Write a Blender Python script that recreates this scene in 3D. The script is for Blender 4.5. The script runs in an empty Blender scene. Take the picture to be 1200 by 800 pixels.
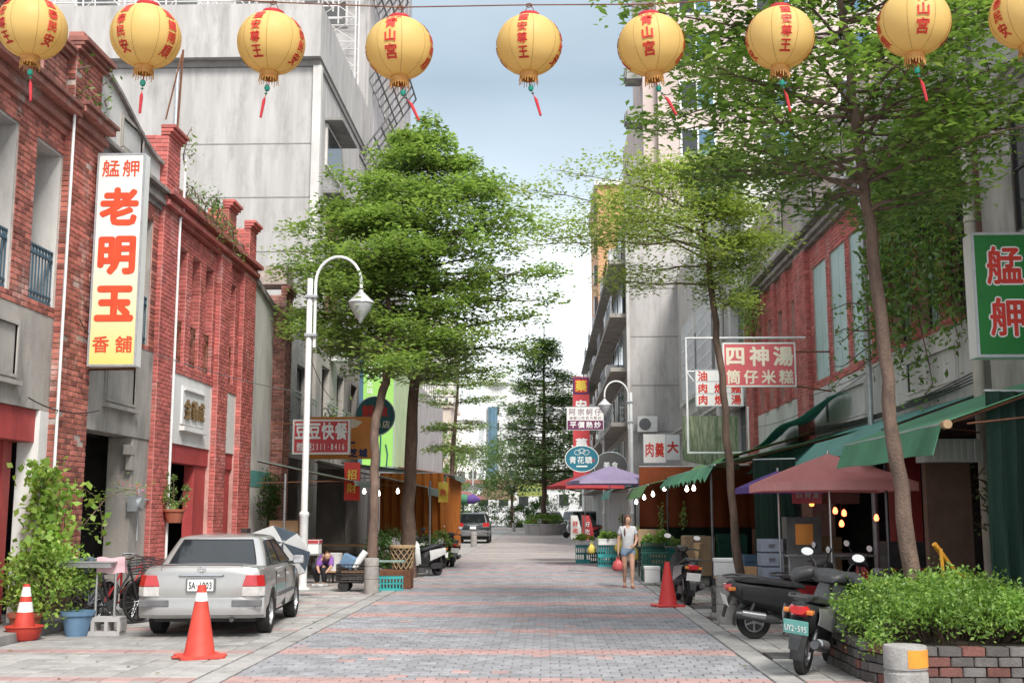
import bpy, bmesh, math, random
import numpy as np
from mathutils import Vector, Matrix, Euler
random.seed(7); np.random.seed(7)
S = bpy.context.scene
COL = S.collection
R = math.radians

# ------------------------------------------------------------------ camera
cd = bpy.data.cameras.new('camera'); cam = bpy.data.objects.new('camera', cd); COL.objects.link(cam)
cam.location = (0, 0, 1.7)
cam.rotation_euler = (R(90 + 8.427), 0, R(1.679))
cd.sensor_width = 36; cd.lens = 40.5; cd.clip_start = 0.1; cd.clip_end = 6000
S.camera = cam
# ------------------------------------------------------------------ sky, sun, exposure
SUN_EL, SUN_AZ = R(46), R(158)          # azimuth from +Y clockwise: behind the camera, a little to the right
w = bpy.data.worlds.new('World'); S.world = w; w.use_nodes = True
N = w.node_tree.nodes; LK = w.node_tree.links; N.clear()
sky = N.new('ShaderNodeTexSky'); sky.sky_type = 'NISHITA'; sky.sun_disc = False
sky.sun_elevation = SUN_EL; sky.sun_rotation = SUN_AZ; sky.air_density = 1.0; sky.dust_density = 2.5; sky.ozone_density = 1.2
tc = N.new('ShaderNodeTexCoord'); sp = N.new('ShaderNodeSeparateXYZ'); LK.new(tc.outputs['Generated'], sp.inputs[0])
ramp = N.new('ShaderNodeValToRGB'); LK.new(sp.outputs['Z'], ramp.inputs[0])          # veil of cloud: white low, grey-blue high
e = ramp.color_ramp.elements
e[0].position = 0.0; e[0].color = (7.0, 7.1, 7.2, 1)
e[1].position = 0.19; e[1].color = (5.6, 5.75, 5.95, 1)
for pos, c in ((0.27, (2.5, 2.85, 3.1)), (0.36, (1.52, 1.88, 2.12)), (0.6, (3.4, 3.8, 4.05)), (1.0, (6.6, 6.9, 7.2))):
    k = e.new(pos); k.color = (*c, 1)
nz = N.new('ShaderNodeTexNoise'); nz.inputs['Scale'].default_value = 2.3; nz.inputs['Detail'].default_value = 6
mp = N.new('ShaderNodeMapping'); mp.inputs['Scale'].default_value = (1, 1, 2.2); LK.new(tc.outputs['Generated'], mp.inputs[0]); LK.new(mp.outputs[0], nz.inputs['Vector'])
mr = N.new('ShaderNodeMapRange'); mr.inputs['From Min'].default_value = .3; mr.inputs['From Max'].default_value = .7; mr.inputs['To Min'].default_value = .8; mr.inputs['To Max'].default_value = 1.18
LK.new(nz.outputs['Fac'], mr.inputs['Value'])
cm = N.new('ShaderNodeVectorMath'); cm.operation = 'SCALE'; LK.new(ramp.outputs[0], cm.inputs[0]); LK.new(mr.outputs[0], cm.inputs['Scale'])
mx = N.new('ShaderNodeMix'); mx.data_type = 'RGBA'; mx.inputs[0].default_value = .86
LK.new(sky.outputs[0], mx.inputs[6]); LK.new(cm.outputs[0], mx.inputs[7])
bg = N.new('ShaderNodeBackground'); bg.inputs[1].default_value = 0.1; LK.new(mx.outputs[2], bg.inputs[0])
wo = N.new('ShaderNodeOutputWorld'); LK.new(bg.outputs[0], wo.inputs[0])
sl = bpy.data.lights.new('sun', 'SUN'); sl.energy = 1.5; sl.angle = R(16); sl.color = (1, .96, .9)
so = bpy.data.objects.new('sun', sl); COL.objects.link(so); so.location = (0, -20, 60)
sd = Vector((math.sin(SUN_AZ) * math.cos(SUN_EL), math.cos(SUN_AZ) * math.cos(SUN_EL), math.sin(SUN_EL)))
so.rotation_euler = (-sd).to_track_quat('-Z', 'Y').to_euler()
S.view_settings.view_transform = 'Standard'; S.view_settings.look = 'None'; S.view_settings.gamma = 1; S.view_settings.exposure = 1.6
S.view_settings.use_curve_mapping = False
S.render.engine = 'CYCLES'
try:
    S.cycles.max_bounces = 5; S.cycles.diffuse_bounces = 3; S.cycles.glossy_bounces = 2; S.cycles.transmission_bounces = 3; S.cycles.transparent_max_bounces = 4
    S.cycles.use_denoising = True
except Exception: pass

# ------------------------------------------------------------------ materials
MATS = {}
def newmat(name):
    m = bpy.data.materials.new(name); m.use_nodes = True
    n = m.node_tree.nodes; b = n['Principled BSDF']
    MATS[name] = m
    return m, n, m.node_tree.links, b
def mat(name, col, rough=.8, col2=None, scale=6., detail=5., bump=0., bscale=None, metal=0., spec=.3, isl=0., stretch=None, dirt=0., coat=0., emit=0., alpha=1., trans=0., contrast=(.35, .65), cloth=0., wash=0.):
    """principled surface whose colour wanders between col and col2 with noise; isl: variation from piece to piece; dirt: blotchy darker weathering"""
    m, n, l, b = newmat(name)
    b.inputs['Roughness'].default_value = rough; b.inputs['Metallic'].default_value = metal
    b.inputs['Specular IOR Level'].default_value = spec
    if coat: b.inputs['Coat Weight'].default_value = coat; b.inputs['Coat Roughness'].default_value = .06
    if trans: b.inputs['Transmission Weight'].default_value = trans
    if alpha < 1: b.inputs['Alpha'].default_value = alpha
    g = n.new('ShaderNodeNewGeometry'); vec = g.outputs['Position']
    if stretch:
        mpn = n.new('ShaderNodeMapping'); mpn.inputs['Scale'].default_value = stretch; l.new(vec, mpn.inputs[0]); vec = mpn.outputs[0]
    t = n.new('ShaderNodeTexNoise'); t.inputs['Scale'].default_value = scale; t.inputs['Detail'].default_value = detail; t.inputs['Roughness'].default_value = .62; l.new(vec, t.inputs['Vector'])
    if col2 is None: col2 = tuple(c * .72 for c in col)
    r = n.new('ShaderNodeMapRange'); r.inputs['From Min'].default_value = contrast[0]; r.inputs['From Max'].default_value = contrast[1]; l.new(t.outputs['Fac'], r.inputs['Value'])
    mix = n.new('ShaderNodeMix'); mix.data_type = 'RGBA'; mix.inputs[6].default_value = (*col, 1); mix.inputs[7].default_value = (*col2, 1); l.new(r.outputs[0], mix.inputs[0])
    out = mix.outputs[2]
    if dirt:
        d = n.new('ShaderNodeTexNoise'); d.inputs['Scale'].default_value = 1.1; d.inputs['Detail'].default_value = 8; d.inputs['Roughness'].default_value = .7
        dm = n.new('ShaderNodeMapping'); dm.inputs['Scale'].default_value = (1.6, 1.6, .45); l.new(g.outputs['Position'], dm.inputs[0]); l.new(dm.outputs[0], d.inputs['Vector'])
        dr = n.new('ShaderNodeMapRange'); dr.inputs['From Min'].default_value = .5; dr.inputs['From Max'].default_value = .72; dr.inputs['To Min'].default_value = 1; dr.inputs['To Max'].default_value = 1 - dirt; l.new(d.outputs['Fac'], dr.inputs['Value'])
        sc = n.new('ShaderNodeVectorMath'); sc.operation = 'SCALE'; l.new(out, sc.inputs[0]); l.new(dr.outputs[0], sc.inputs['Scale']); out = sc.outputs[0]
    if wash:
        d = n.new('ShaderNodeTexNoise'); d.inputs['Scale'].default_value = 1.7; d.inputs['Detail'].default_value = 9; d.inputs['Roughness'].default_value = .75
        dm = n.new('ShaderNodeMapping'); dm.inputs['Location'].default_value = (3.1, 7.7, 1.3); dm.inputs['Scale'].default_value = (1, 1, .6); l.new(g.outputs['Position'], dm.inputs[0]); l.new(dm.outputs[0], d.inputs['Vector'])
        dr = n.new('ShaderNodeMapRange'); dr.inputs['From Min'].default_value = .54; dr.inputs['From Max'].default_value = .68; dr.inputs['To Max'].default_value = wash; l.new(d.outputs['Fac'], dr.inputs['Value'])
        wm = n.new('ShaderNodeMix'); wm.data_type = 'RGBA'; wm.inputs[7].default_value = (.56, .49, .45, 1); l.new(out, wm.inputs[6]); l.new(dr.outputs[0], wm.inputs[0]); out = wm.outputs[2]
    if isl:
        oi = n.new('ShaderNodeObjectInfo'); ad = n.new('ShaderNodeMath'); ad.operation = 'ADD'; l.new(oi.outputs['Random'], ad.inputs[0]); l.new(g.outputs['Random Per Island'], ad.inputs[1])
        fr = n.new('ShaderNodeMath'); fr.operation = 'FRACT'; l.new(ad.outputs[0], fr.inputs[0])
        ir = n.new('ShaderNodeMapRange'); ir.inputs['To Min'].default_value = 1 - isl; ir.inputs['To Max'].default_value = 1 + isl * .7; l.new(fr.outputs[0], ir.inputs['Value'])
        sc = n.new('ShaderNodeVectorMath'); sc.operation = 'SCALE'; l.new(out, sc.inputs[0]); l.new(ir.outputs[0], sc.inputs['Scale']); out = sc.outputs[0]
    l.new(out, b.inputs['Base Color'])
    if emit: l.new(out, b.inputs['Emission Color']); b.inputs['Emission Strength'].default_value = emit
    if bump:
        t2 = n.new('ShaderNodeTexNoise'); t2.inputs['Scale'].default_value = bscale or scale * 4; t2.inputs['Detail'].default_value = 6; l.new(g.outputs['Position'], t2.inputs['Vector'])
        bp = n.new('ShaderNodeBump'); bp.inputs['Strength'].default_value = bump; bp.inputs['Distance'].default_value = .02; l.new(t2.outputs['Fac'], bp.inputs['Height']); l.new(bp.outputs[0], b.inputs['Normal'])
    if cloth:
        tr = n.new('ShaderNodeBsdfTranslucent'); l.new(out, tr.inputs[0]); ms = n.new('ShaderNodeMixShader'); ms.inputs[0].default_value = cloth; l.new(b.outputs[0], ms.inputs[1]); l.new(tr.outputs[0], ms.inputs[2]); l.new(ms.outputs[0], n['Material Output'].inputs[0])
    return m
def leafmat(name, c1, c2, c3=None):
    m, n, l, b = newmat(name)
    g = n.new('ShaderNodeNewGeometry'); rp = n.new('ShaderNodeValToRGB'); l.new(g.outputs['Random Per Island'], rp.inputs[0])
    el = rp.color_ramp.elements; el[0].color = (*c1, 1); el[1].color = (*c2, 1)
    if c3: k = el.new(.93); k.color = (*c2, 1); el[2].color = (*c3, 1)
    nz2 = n.new('ShaderNodeTexNoise'); nz2.inputs['Scale'].default_value = 1.6; nz2.inputs['Detail'].default_value = 3; l.new(g.outputs['Position'], nz2.inputs['Vector']); mr2 = n.new('ShaderNodeMapRange'); mr2.inputs['From Min'].default_value = .3; mr2.inputs['From Max'].default_value = .7; mr2.inputs['To Min'].default_value = .62; mr2.inputs['To Max'].default_value = 1.4; l.new(nz2.outputs['Fac'], mr2.inputs['Value'])
    vs = n.new('ShaderNodeVectorMath'); vs.operation = 'SCALE'; l.new(rp.outputs[0], vs.inputs[0]); l.new(mr2.outputs[0], vs.inputs['Scale'])
    l.new(vs.outputs[0], b.inputs['Base Color']); b.inputs['Roughness'].default_value = .45; b.inputs['Specular IOR Level'].default_value = .35
    tr = n.new('ShaderNodeBsdfTranslucent'); hs = n.new('ShaderNodeVectorMath'); hs.operation = 'MULTIPLY'; hs.inputs[1].default_value = (1.5, 1.6, .7); l.new(vs.outputs[0], hs.inputs[0]); l.new(hs.outputs[0], tr.inputs[0])
    ms = n.new('ShaderNodeMixShader'); ms.inputs[0].default_value = .38; l.new(b.outputs[0], ms.inputs[1]); l.new(tr.outputs[0], ms.inputs[2]); l.new(ms.outputs[0], n['Material Output'].inputs[0])
    return m

mat('brick', (.46, .155, .115), .85, (.32, .105, .083), 3.5, isl=.5, bump=.35, bscale=60, dirt=.45, wash=.6)
mat('brick_old', (.38, .15, .115), .9, (.25, .115, .095), 4, isl=.42, bump=.4, bscale=60, dirt=.5, wash=.5)
mat('brick_red', (.54, .145, .125), .8, (.43, .12, .105), 3, isl=.24, bump=.3, bscale=60, dirt=.38, wash=.42)
mat('mortar', (.48, .40, .36), .95, (.34, .27, .24), 7, bump=.4, dirt=.4)
mat('mortar_red', (.58, .33, .29), .9, (.46, .24, .21), 6, bump=.3, dirt=.35)
mat('plaster_grey', (.42, .39, .355), .9, (.3, .275, .25), 1.6, bump=.25, bscale=30, dirt=.45, stretch=(1, 1, .5))
mat('plaster_pale', (.62, .6, .57), .9, (.47, .45, .43), 1.3, bump=.15, bscale=30, dirt=.3, stretch=(1, 1, .35))
mat('plaster_white', (.74, .73, .71), .85, (.64, .62, .6), 1.5, bump=.08, dirt=.16, stretch=(1, 1, .3))
mat('concrete', (.47, .45, .435), .9, (.37, .352, .34), 1.5, bump=.12, bscale=14, dirt=.3, stretch=(1.6, 1.6, .16))
mat('concrete_joint', (.27, .25, .24), .9, (.2, .19, .18), 2)
mat('concrete_dark', (.33, .315, .3), .9, (.2, .195, .19), 2, bump=.2, dirt=.3)
mat('pink_stucco', (.55, .46, .42), .9, (.47, .39, .36), .7, dirt=.2, stretch=(1, 1, .3))
mat('orange_tile', (.60, .34, .18), .8, (.52, .29, .16), 1.2, dirt=.15)
mat('white_tile', (.70, .70, .69), .6, (.6, .6, .6), .6, dirt=.12)
mat('beige_tile', (.56, .47, .40), .7, (.48, .4, .34), .6, dirt=.12)
mat('stone_cap', (.34, .30, .28), .9, (.2, .17, .16), 3, bump=.4, dirt=.5)
mat('red_paint', (.44, .07, .07), .6, (.36, .055, .055), 2, bump=.1, dirt=.4)
mat('dark_wood', (.06, .045, .04), .7, (.035, .03, .028), 4, dirt=.2)
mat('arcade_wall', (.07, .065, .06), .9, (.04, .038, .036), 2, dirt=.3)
mat('window_glass', (.045, .05, .055), .08, (.03, .033, .036), 1.5, spec=.6)
mat('window_dusty', (.12, .12, .115), .35, (.07, .07, .07), 2, spec=.5)
mat('blue_glass', (.1, .19, .26), .12, (.07, .14, .2), .3, spec=.6)
mat('blue_iron', (.075, .14, .19), .55, (.05, .1, .14), 8, dirt=.3)
mat('black_iron', (.03, .03, .032), .5, (.05, .035, .03), 8)
mat('teal_board', (.40, .52, .49), .5, (.32, .44, .42), 1.2, dirt=.18)
mat('white_paint', (.78, .78, .77), .45, (.68, .68, .67), 4, dirt=.15)
mat('grey_metal', (.34, .35, .36), .4, (.26, .27, .28), 5, metal=.6, dirt=.2)
mat('galvanised', (.5, .52, .54), .45, (.4, .42, .44), 7, metal=.5, dirt=.15)
mat('rust', (.2, .085, .045), .9, (.12, .055, .035), 8, dirt=.3)
mat('corrugated', (.47, .45, .46), .6, (.38, .36, .37), 1.2, metal=.2, dirt=.3, stretch=(1, 1, .3))
mat('paver_grey', (.315, .312, .328), .9, (.255, .253, .266), 3, isl=.15, bump=.3, bscale=70, dirt=.34)
mat('paver_pink', (.44, .285, .265), .9, (.375, .245, .23), 3, isl=.12, bump=.3, bscale=70, dirt=.2)
mat('tile_pale', (.385, .37, .352), .9, (.31, .297, .283), 3, isl=.16, bump=.3, bscale=70, dirt=.42)
mat('grout', (.16, .15, .145), .95, (.11, .1, .1), 6, bump=.3)
mat('asphalt', (.17, .165, .165), .95, (.13, .13, .13), 3, bump=.4, bscale=80, dirt=.2)
mat('ground_far', (.25, .24, .235), .95, (.2, .19, .19), .5)

# ------------------------------------------------------------------ mesh building
WL = {}
class MB:
    def __init__(s): s.V = []; s.F = []; s.M = []
    def add(s, vs, fs, m=0):
        o = len(s.V); s.V.extend(tuple(v) for v in vs); s.F.extend(tuple(i + o for i in f) for f in fs)
        s.M.extend([m] * len(fs) if isinstance(m, int) else m); return s
    def box(s, x0, y0, z0, x1, y1, z1, m=0, T=None):
        vs = [(x, y, z) for z in (z0, z1) for y in (y0, y1) for x in (x0, x1)]
        if T is not None: vs = [T @ Vector(v) for v in vs]
        return s.add(vs, [(0, 2, 3, 1), (4, 5, 7, 6), (0, 1, 5, 4), (2, 6, 7, 3), (0, 4, 6, 2), (1, 3, 7, 5)], m)
    def cbox(s, c, d, m=0, rot=None):
        T = Matrix.Translation(c) @ (Euler(rot).to_matrix().to_4x4() if rot else Matrix())
        return s.box(-d[0] / 2, -d[1] / 2, -d[2] / 2, d[0] / 2, d[1] / 2, d[2] / 2, m, T)
    def loft(s, rings, closed=True, cap0=True, cap1=True, m=0):
        n = len(rings[0]); vs = [v for r_ in rings for v in r_]; fs = []; k = n if closed else n - 1
        for i in range(len(rings) - 1):
            for j in range(k):
                a = i * n + j; b = i * n + (j + 1) % n; fs.append((a, b, b + n, a + n))
        if closed and cap0: fs.append(tuple(range(n - 1, -1, -1)))
        if closed and cap1: o = (len(rings) - 1) * n; fs.append(tuple(range(o, o + n)))
        return s.add(vs, fs, m)
    def tube(s, pts, r, n=8, m=0, caps=True):
        pts = [Vector(p) for p in pts]; rs = r if isinstance(r, (list, tuple)) else [r] * len(pts); rings = []
        up = None
        for i, p in enumerate(pts):
            t = (pts[min(i + 1, len(pts) - 1)] - pts[max(i - 1, 0)])
            if t.length < 1e-9: t = Vector((0, 0, 1))
            t.normalize()
            if up is None: up = Vector((1, 0, 0)) if abs(t.x) < .8 else Vector((0, 1, 0))
            a = t.cross(up)
            if a.length < 1e-6: a = t.orthogonal()
            a.normalize(); b = a.cross(t).normalized(); up = b
            rings.append([p + (a * math.cos(2 * math.pi * k / n) - b * math.sin(2 * math.pi * k / n)) * -rs[i] for k in range(n)])
        return s.loft(rings, True, caps, caps, m)
    def cyl(s, p0, p1, r0, r1=None, n=12, m=0): return s.tube([p0, p1], [r0, r0 if r1 is None else r1], n, m)
    def lathe(s, prof, n=16, c=(0, 0, 0), m=0, T=None):
        rings = []
        for r_, z in prof:
            ring = [Vector((c[0] + max(r_, 1e-4) * math.cos(2 * math.pi * k / n), c[1] + max(r_, 1e-4) * math.sin(2 * math.pi * k / n), c[2] + z)) for k in range(n)]
            if T is not None: ring = [T @ v for v in ring]
            rings.append(ring)
        return s.loft(rings, True, True, True, m)
    def prism(s, poly, d0, d1, axis='x', m=0):
        f = {'x': lambda a, b, d: (d, a, b), 'y': lambda a, b, d: (a, d, b), 'z': lambda a, b, d: (a, b, d)}[axis]
        n = len(poly); vs = [f(a, b, d0) for a, b in poly] + [f(a, b, d1) for a, b in poly]
        return s.add(vs, [tuple(range(n - 1, -1, -1)), tuple(range(n, 2 * n))] + [(i, (i + 1) % n, n + (i + 1) % n, n + i) for i in range(n)], m)
    def sheet(s, fn, nu, nv, m=0, thick=0.):
        vs = [Vector(fn(i / nu, j / nv)) for j in range(nv + 1) for i in range(nu + 1)]; k = nu + 1
        fs = [(j * k + i, j * k + i + 1, (j + 1) * k + i + 1, (j + 1) * k + i) for j in range(nv) for i in range(nu)]
        if thick:
            o = len(vs); nrm = (vs[1] - vs[0]).cross(vs[k] - vs[0]).normalized() * thick
            vs += [v - nrm for v in vs]; fs += [tuple(i + o for i in reversed(f)) for f in fs]
            rim = [i for i in range(k)] + [j * k + nu for j in range(1, nv + 1)] + [nv * k + i for i in range(nu - 1, -1, -1)] + [j * k for j in range(nv - 1, 0, -1)]
            fs += [(rim[i], rim[i] + o, rim[(i + 1) % len(rim)] + o, rim[(i + 1) % len(rim)]) for i in range(len(rim))]
        return s.add(vs, fs, m)
    def xf(s, T): s.V = [tuple(T @ Vector(v)) for v in s.V]; return s
    def build(s, name, mats, parent=None, smooth=False, bevel=0., kind=None, fix=True):
        if not isinstance(mats, (list, tuple)): mats = [mats]
        off = WL.get(parent.name) if parent is not None else None
        V = s.V if off is None else [(v[0] - off[0], v[1] - off[1], v[2] - off[2]) for v in s.V]
        me = bpy.data.meshes.new(name); me.from_pydata(V, [], s.F)
        for mm in mats: me.materials.append(MATS[mm] if isinstance(mm, str) else mm)
        if len(mats) > 1: me.polygons.foreach_set('material_index', s.M)
        if fix or bevel:
            b = bmesh.new(); b.from_mesh(me)
            if bevel:
                bmesh.ops.recalc_face_normals(b, faces=b.faces)
                bmesh.ops.bevel(b, geom=[ed for ed in b.edges if len(ed.link_faces) == 2 and ed.calc_face_angle(0) > .5], offset=bevel, segments=2, affect='EDGES', profile=.6, clamp_overlap=True)
            else: bmesh.ops.recalc_face_normals(b, faces=b.faces)
            b.to_mesh(me); b.free()
        if smooth:
            me.polygons.foreach_set('use_smooth', [True] * len(me.polygons))
            me.set_sharp_from_angle(angle=R(38) if smooth is True else R(smooth))
        o = bpy.data.objects.new(name, me); COL.objects.link(o)
        if parent is not None:
            o.parent = parent
            if off is not None: WL[o.name] = off
        if kind: o['kind'] = kind
        return o
def tag(o, label, cat, group=None):
    o['label'] = label; o['category'] = cat
    if group: o['group'] = group
    return o
def thing(name, label, cat, loc=(0, 0, 0), rz=0., group=None, world=False):
    o = bpy.data.objects.new(name, None); COL.objects.link(o); o.location = loc; o.rotation_euler = (0, 0, rz); o.empty_display_size = .2
    if world: WL[o.name] = tuple(loc)
    return tag(o, label, cat, group)
def struct(o, kind='structure'): o['kind'] = kind; return o
def kids(o):
    return [c for c in bpy.data.objects if c.parent == o]
def dup(root, loc=None, rz=None, label=None, mats=None, scale=None):
    def cp(o, par):
        c = o.copy(); COL.objects.link(c); c.parent = par
        if mats and o.type == 'MESH' and any(ms.material and ms.material.name in mats for ms in o.material_slots):
            c.data = o.data.copy()
            for i, mt in enumerate(c.data.materials):
                if mt and mt.name in mats: c.data.materials[i] = MATS[mats[mt.name]]
        for k_ in CH.get(o.name, []): cp(k_, c)
        return c
    CH = {}
    for o in bpy.data.objects:
        if o.parent: CH.setdefault(o.parent.name, []).append(o)
    r_ = cp(root, None)
    if loc is not None: r_.location = loc
    if rz is not None: r_.rotation_euler = (0, 0, rz)
    if scale: r_.scale = (scale,) * 3
    if label: r_['label'] = label
    return r_

# writing: the built-in font, each character turned into a thin mesh
TXC = {}
TMP = bpy.data.scenes.new('workbench')           # an empty scene in which glyphs, cuts and skins are evaluated, so that nothing else is re-evaluated
def evaluated(o):
    TMP.collection.objects.link(o); vl = TMP.view_layers[0]; vl.update(); me = bpy.data.meshes.new_from_object(o.evaluated_get(vl.depsgraph)); TMP.collection.objects.unlink(o); return me
def glyph(ch):
    if ch not in TXC:
        cu = bpy.data.curves.new('glyph', 'FONT'); cu.body = ch; cu.size = 1; cu.resolution_u = 2
        o = bpy.data.objects.new('glyph', cu); me = evaluated(o)
        V = np.array([v.co[:2] for v in me.vertices]) if len(me.vertices) else np.zeros((0, 2)); Fs = [tuple(p.vertices) for p in me.polygons]
        if len(V): V = V - (V.min(0) + V.max(0)) / 2
        TXC[ch] = (V, Fs); bpy.data.objects.remove(o); bpy.data.curves.remove(cu); bpy.data.meshes.remove(me)
    return TXC[ch]
def strokes(ch, bold):
    """the glyph and, for bold writing, shifted layers of it (offsets in em, layer number)"""
    V, Fs = glyph(ch); L = [(V, Fs, 0)]
    if bold:
        for k in range(8): a = math.pi * k / 4; L.append((V + np.array([math.cos(a), math.sin(a)]) * bold, Fs, k + 1))
    return L
def frame(c, right, up):
    r_ = Vector(right).normalized(); u_ = Vector(up).normalized(); n_ = r_.cross(u_)
    return Matrix(((r_.x, u_.x, n_.x, c[0]), (r_.y, u_.y, n_.y, c[1]), (r_.z, u_.z, n_.z, c[2]), (0, 0, 0, 1)))
def put_text(mb, T, s_, size, step=None, vertical=False, bold=.02, sx=1., sy=1., m=0):
    step = step or size * 1.08; n_ = len(s_)
    for i, ch in enumerate(s_):
        if ch == ' ': continue
        d = (i - (n_ - 1) / 2) * step; ox, oy = (0, -d) if vertical else (d, 0)
        for V, Fs, ly in strokes(ch, bold): mb.add([T @ Vector((x * size * sx + ox, y * size * sy + oy, ly * .0004)) for x, y in V], Fs, m)
    return mb
def lettering(parent, mtl, lines, T, name='lettering'):
    """lines: (string, x, y, size, kwargs) in the plane of T"""
    split = []
    for s_, x, y, size, kw in lines:
        st = kw.get('step', size)
        if st > 1.3 * size:
            k2 = {k: v for k, v in kw.items() if k not in ('step', 'vertical')}
            for i, ch in enumerate(s_): d = (i - (len(s_) - 1) / 2) * st; split.append((ch, x + (0 if kw.get('vertical') else d), y - (d if kw.get('vertical') else 0), size, k2))
        else: split.append((s_, x, y, size, kw))
    for s_, x, y, size, kw in split: mb = MB(); put_text(mb, T @ Matrix.Translation((x, y, 0)), s_, size, **kw); mb.build(name, mtl, parent, fix=False)
# ------------------------------------------------------------------ ground, road, pavements
g = MB(); g.add([(-1500, -60, -.05), (1500, -60, -.05), (1500, 4000, -.05), (-1500, 4000, -.05)], [(0, 1, 2, 3)])
struct(g.build('ground', 'ground_far'))
def flat(name, x0, y0, x1, y1, z, m): 
    b = MB(); b.add([(x0, y0, z), (x1, y0, z), (x1, y1, z), (x0, y1, z)], [(0, 1, 2, 3)]); return struct(b.build(name, m))
def unit_block(name, m, bev):
    b = MB(); q = .5; i = .5 - bev
    b.add([(-q, -q, -1), (q, -q, -1), (q, q, -1), (-q, q, -1), (-q, -q, -.25), (q, -q, -.25), (q, q, -.25), (-q, q, -.25), (-i, -i, 0), (i, -i, 0), (i, i, 0), (-i, i, 0)],
          [(0, 1, 5, 4), (1, 2, 6, 5), (2, 3, 7, 6), (3, 0, 4, 7), (4, 5, 9, 8), (5, 6, 10, 9), (6, 7, 11, 10), (7, 4, 8, 11), (8, 9, 10, 11)])
    me = bpy.data.meshes.new(name); me.from_pydata(b.V, [], b.F); me.materials.append(MATS[m]); return me, b
BLK = {m: unit_block('paving_block', m, .04) for m in ('paver_grey', 'paver_pink', 'tile_pale')}
def lay(parent, rows, name, near=300, depth=.03):
    """rows: (x, y, w, d, mat, z). The nearest become objects, the rest one mesh per material"""
    rows = sorted(rows, key=lambda q: q[1]); big = {}
    first = [q for q in rows if q[1] > 11.3 and abs(q[0]) < q[1] * .47][:near]; ids = set(map(id, first))
    for q in first:
        o = bpy.data.objects.new(name, BLK[q[4]][0]); COL.objects.link(o); o.parent = parent
        o.location = (q[0], q[1], q[5]); o.scale = (q[2], q[3], depth); o.rotation_euler = (random.gauss(0, .004), random.gauss(0, .004), random.gauss(0, .004))
    for q in rows:
        if id(q) in ids: continue
        big.setdefault(q[4], MB()); U = BLK[q[4]][1]
        big[q[4]].add([(q[0] + v[0] * q[2], q[1] + v[1] * q[3], q[5] + v[2] * depth) for v in U.V], U.F)
    for m, b in big.items():
        b.build('paving', m, parent, kind='stuff', fix=False)
RX0, RX1 = -3.3, 2.3
PINK0, PSTEP = 12.1, 2.55
def is_pink(y, half=.3): return abs((y - PINK0 + PSTEP / 2) % PSTEP - PSTEP / 2) < half
road = flat('road', RX0 - .02, 4, RX1 + .02, 40, -.014, 'grout')
rows = []; j = 0; y = 8.6
while y < 39.8:
    n = 26; wd = (RX1 - RX0) / n; off = (j % 2) * .5
    for i in range(n + (j % 2)):
        a = RX0 + max(0, (i - off)) * wd; b_ = RX0 + min(n, i + 1 - off) * wd
        if b_ - a < .03: continue
        pk = is_pink(y + .09)
        if random.random() < .012: pk = not pk
        rows.append(((a + b_) / 2, y + .09, b_ - a - .009, .171, 'paver_pink' if pk else 'paver_grey', random.gauss(0, .0022)))
    y += .18; j += 1
lay(road, rows, 'paver')
# where the blocks are too small to tell apart the courses run on as bands
far_road = MB(); y = 40.0; cuts = []
k = math.ceil((40 - PINK0) / PSTEP)
while y < 118:
    p0 = PINK0 + k * PSTEP - .28
    for a, b_, m in ((y, p0, 0), (p0, p0 + .56, 1)):
        far_road.add([(RX0, a, -.002), (RX1, a, -.002), (RX1, b_, -.002), (RX0, b_, -.002)], [(0, 1, 2, 3)], m)
    y = p0 + .56; k += 1
struct(far_road.build('road', ['tile_pale', 'paver_pink']))
flat('side_street', -60, 118, 60, 150, -.006, 'asphalt')
def pavement(x0, x1, y0, y1, tile, seedx):
    pv = flat('pavement', x0, 4, x1, 118, -.016, 'grout'); rows = []; y = y0; j = 0
    n = max(1, round((x1 - x0 - .32) / tile)); edge = (x0, x0 + .3) if x0 > 0 else (x1 - .3, x1); a0 = x0 + .32 if x0 > 0 else x0
    wd = (x1 - x0 - .32) / n
    while y < y1:
        for i in range(n):
            rows.append((a0 + (i + .5) * wd, y + tile / 2, wd - .012, tile - .012, 'paver_pink' if is_pink(y + tile / 2, .2) else 'tile_pale', random.gauss(0, .002)))
        y += tile
    y = y0
    while y < y1:                                   # long kerb slabs laid flush
        rows.append(((edge[0] + edge[1]) / 2, y + .45, edge[1] - edge[0] - .016, .884, 'tile_pale', .002)); y += .9
    lay(pv, rows, 'paving_slab')
    b = MB(); b.add([(x0, y1, -.003), (x1, y1, -.003), (x1, 118, -.003), (x0, 118, -.003)], [(0, 1, 2, 3)]); b.build('paving', 'tile_pale', pv, kind='stuff')
pavement(-7.02, RX0 - .02, 8.4, 46, .3, 1)
pavement(RX1 + .02, 6.0, 8.4, 46, .3, 2)
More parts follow.
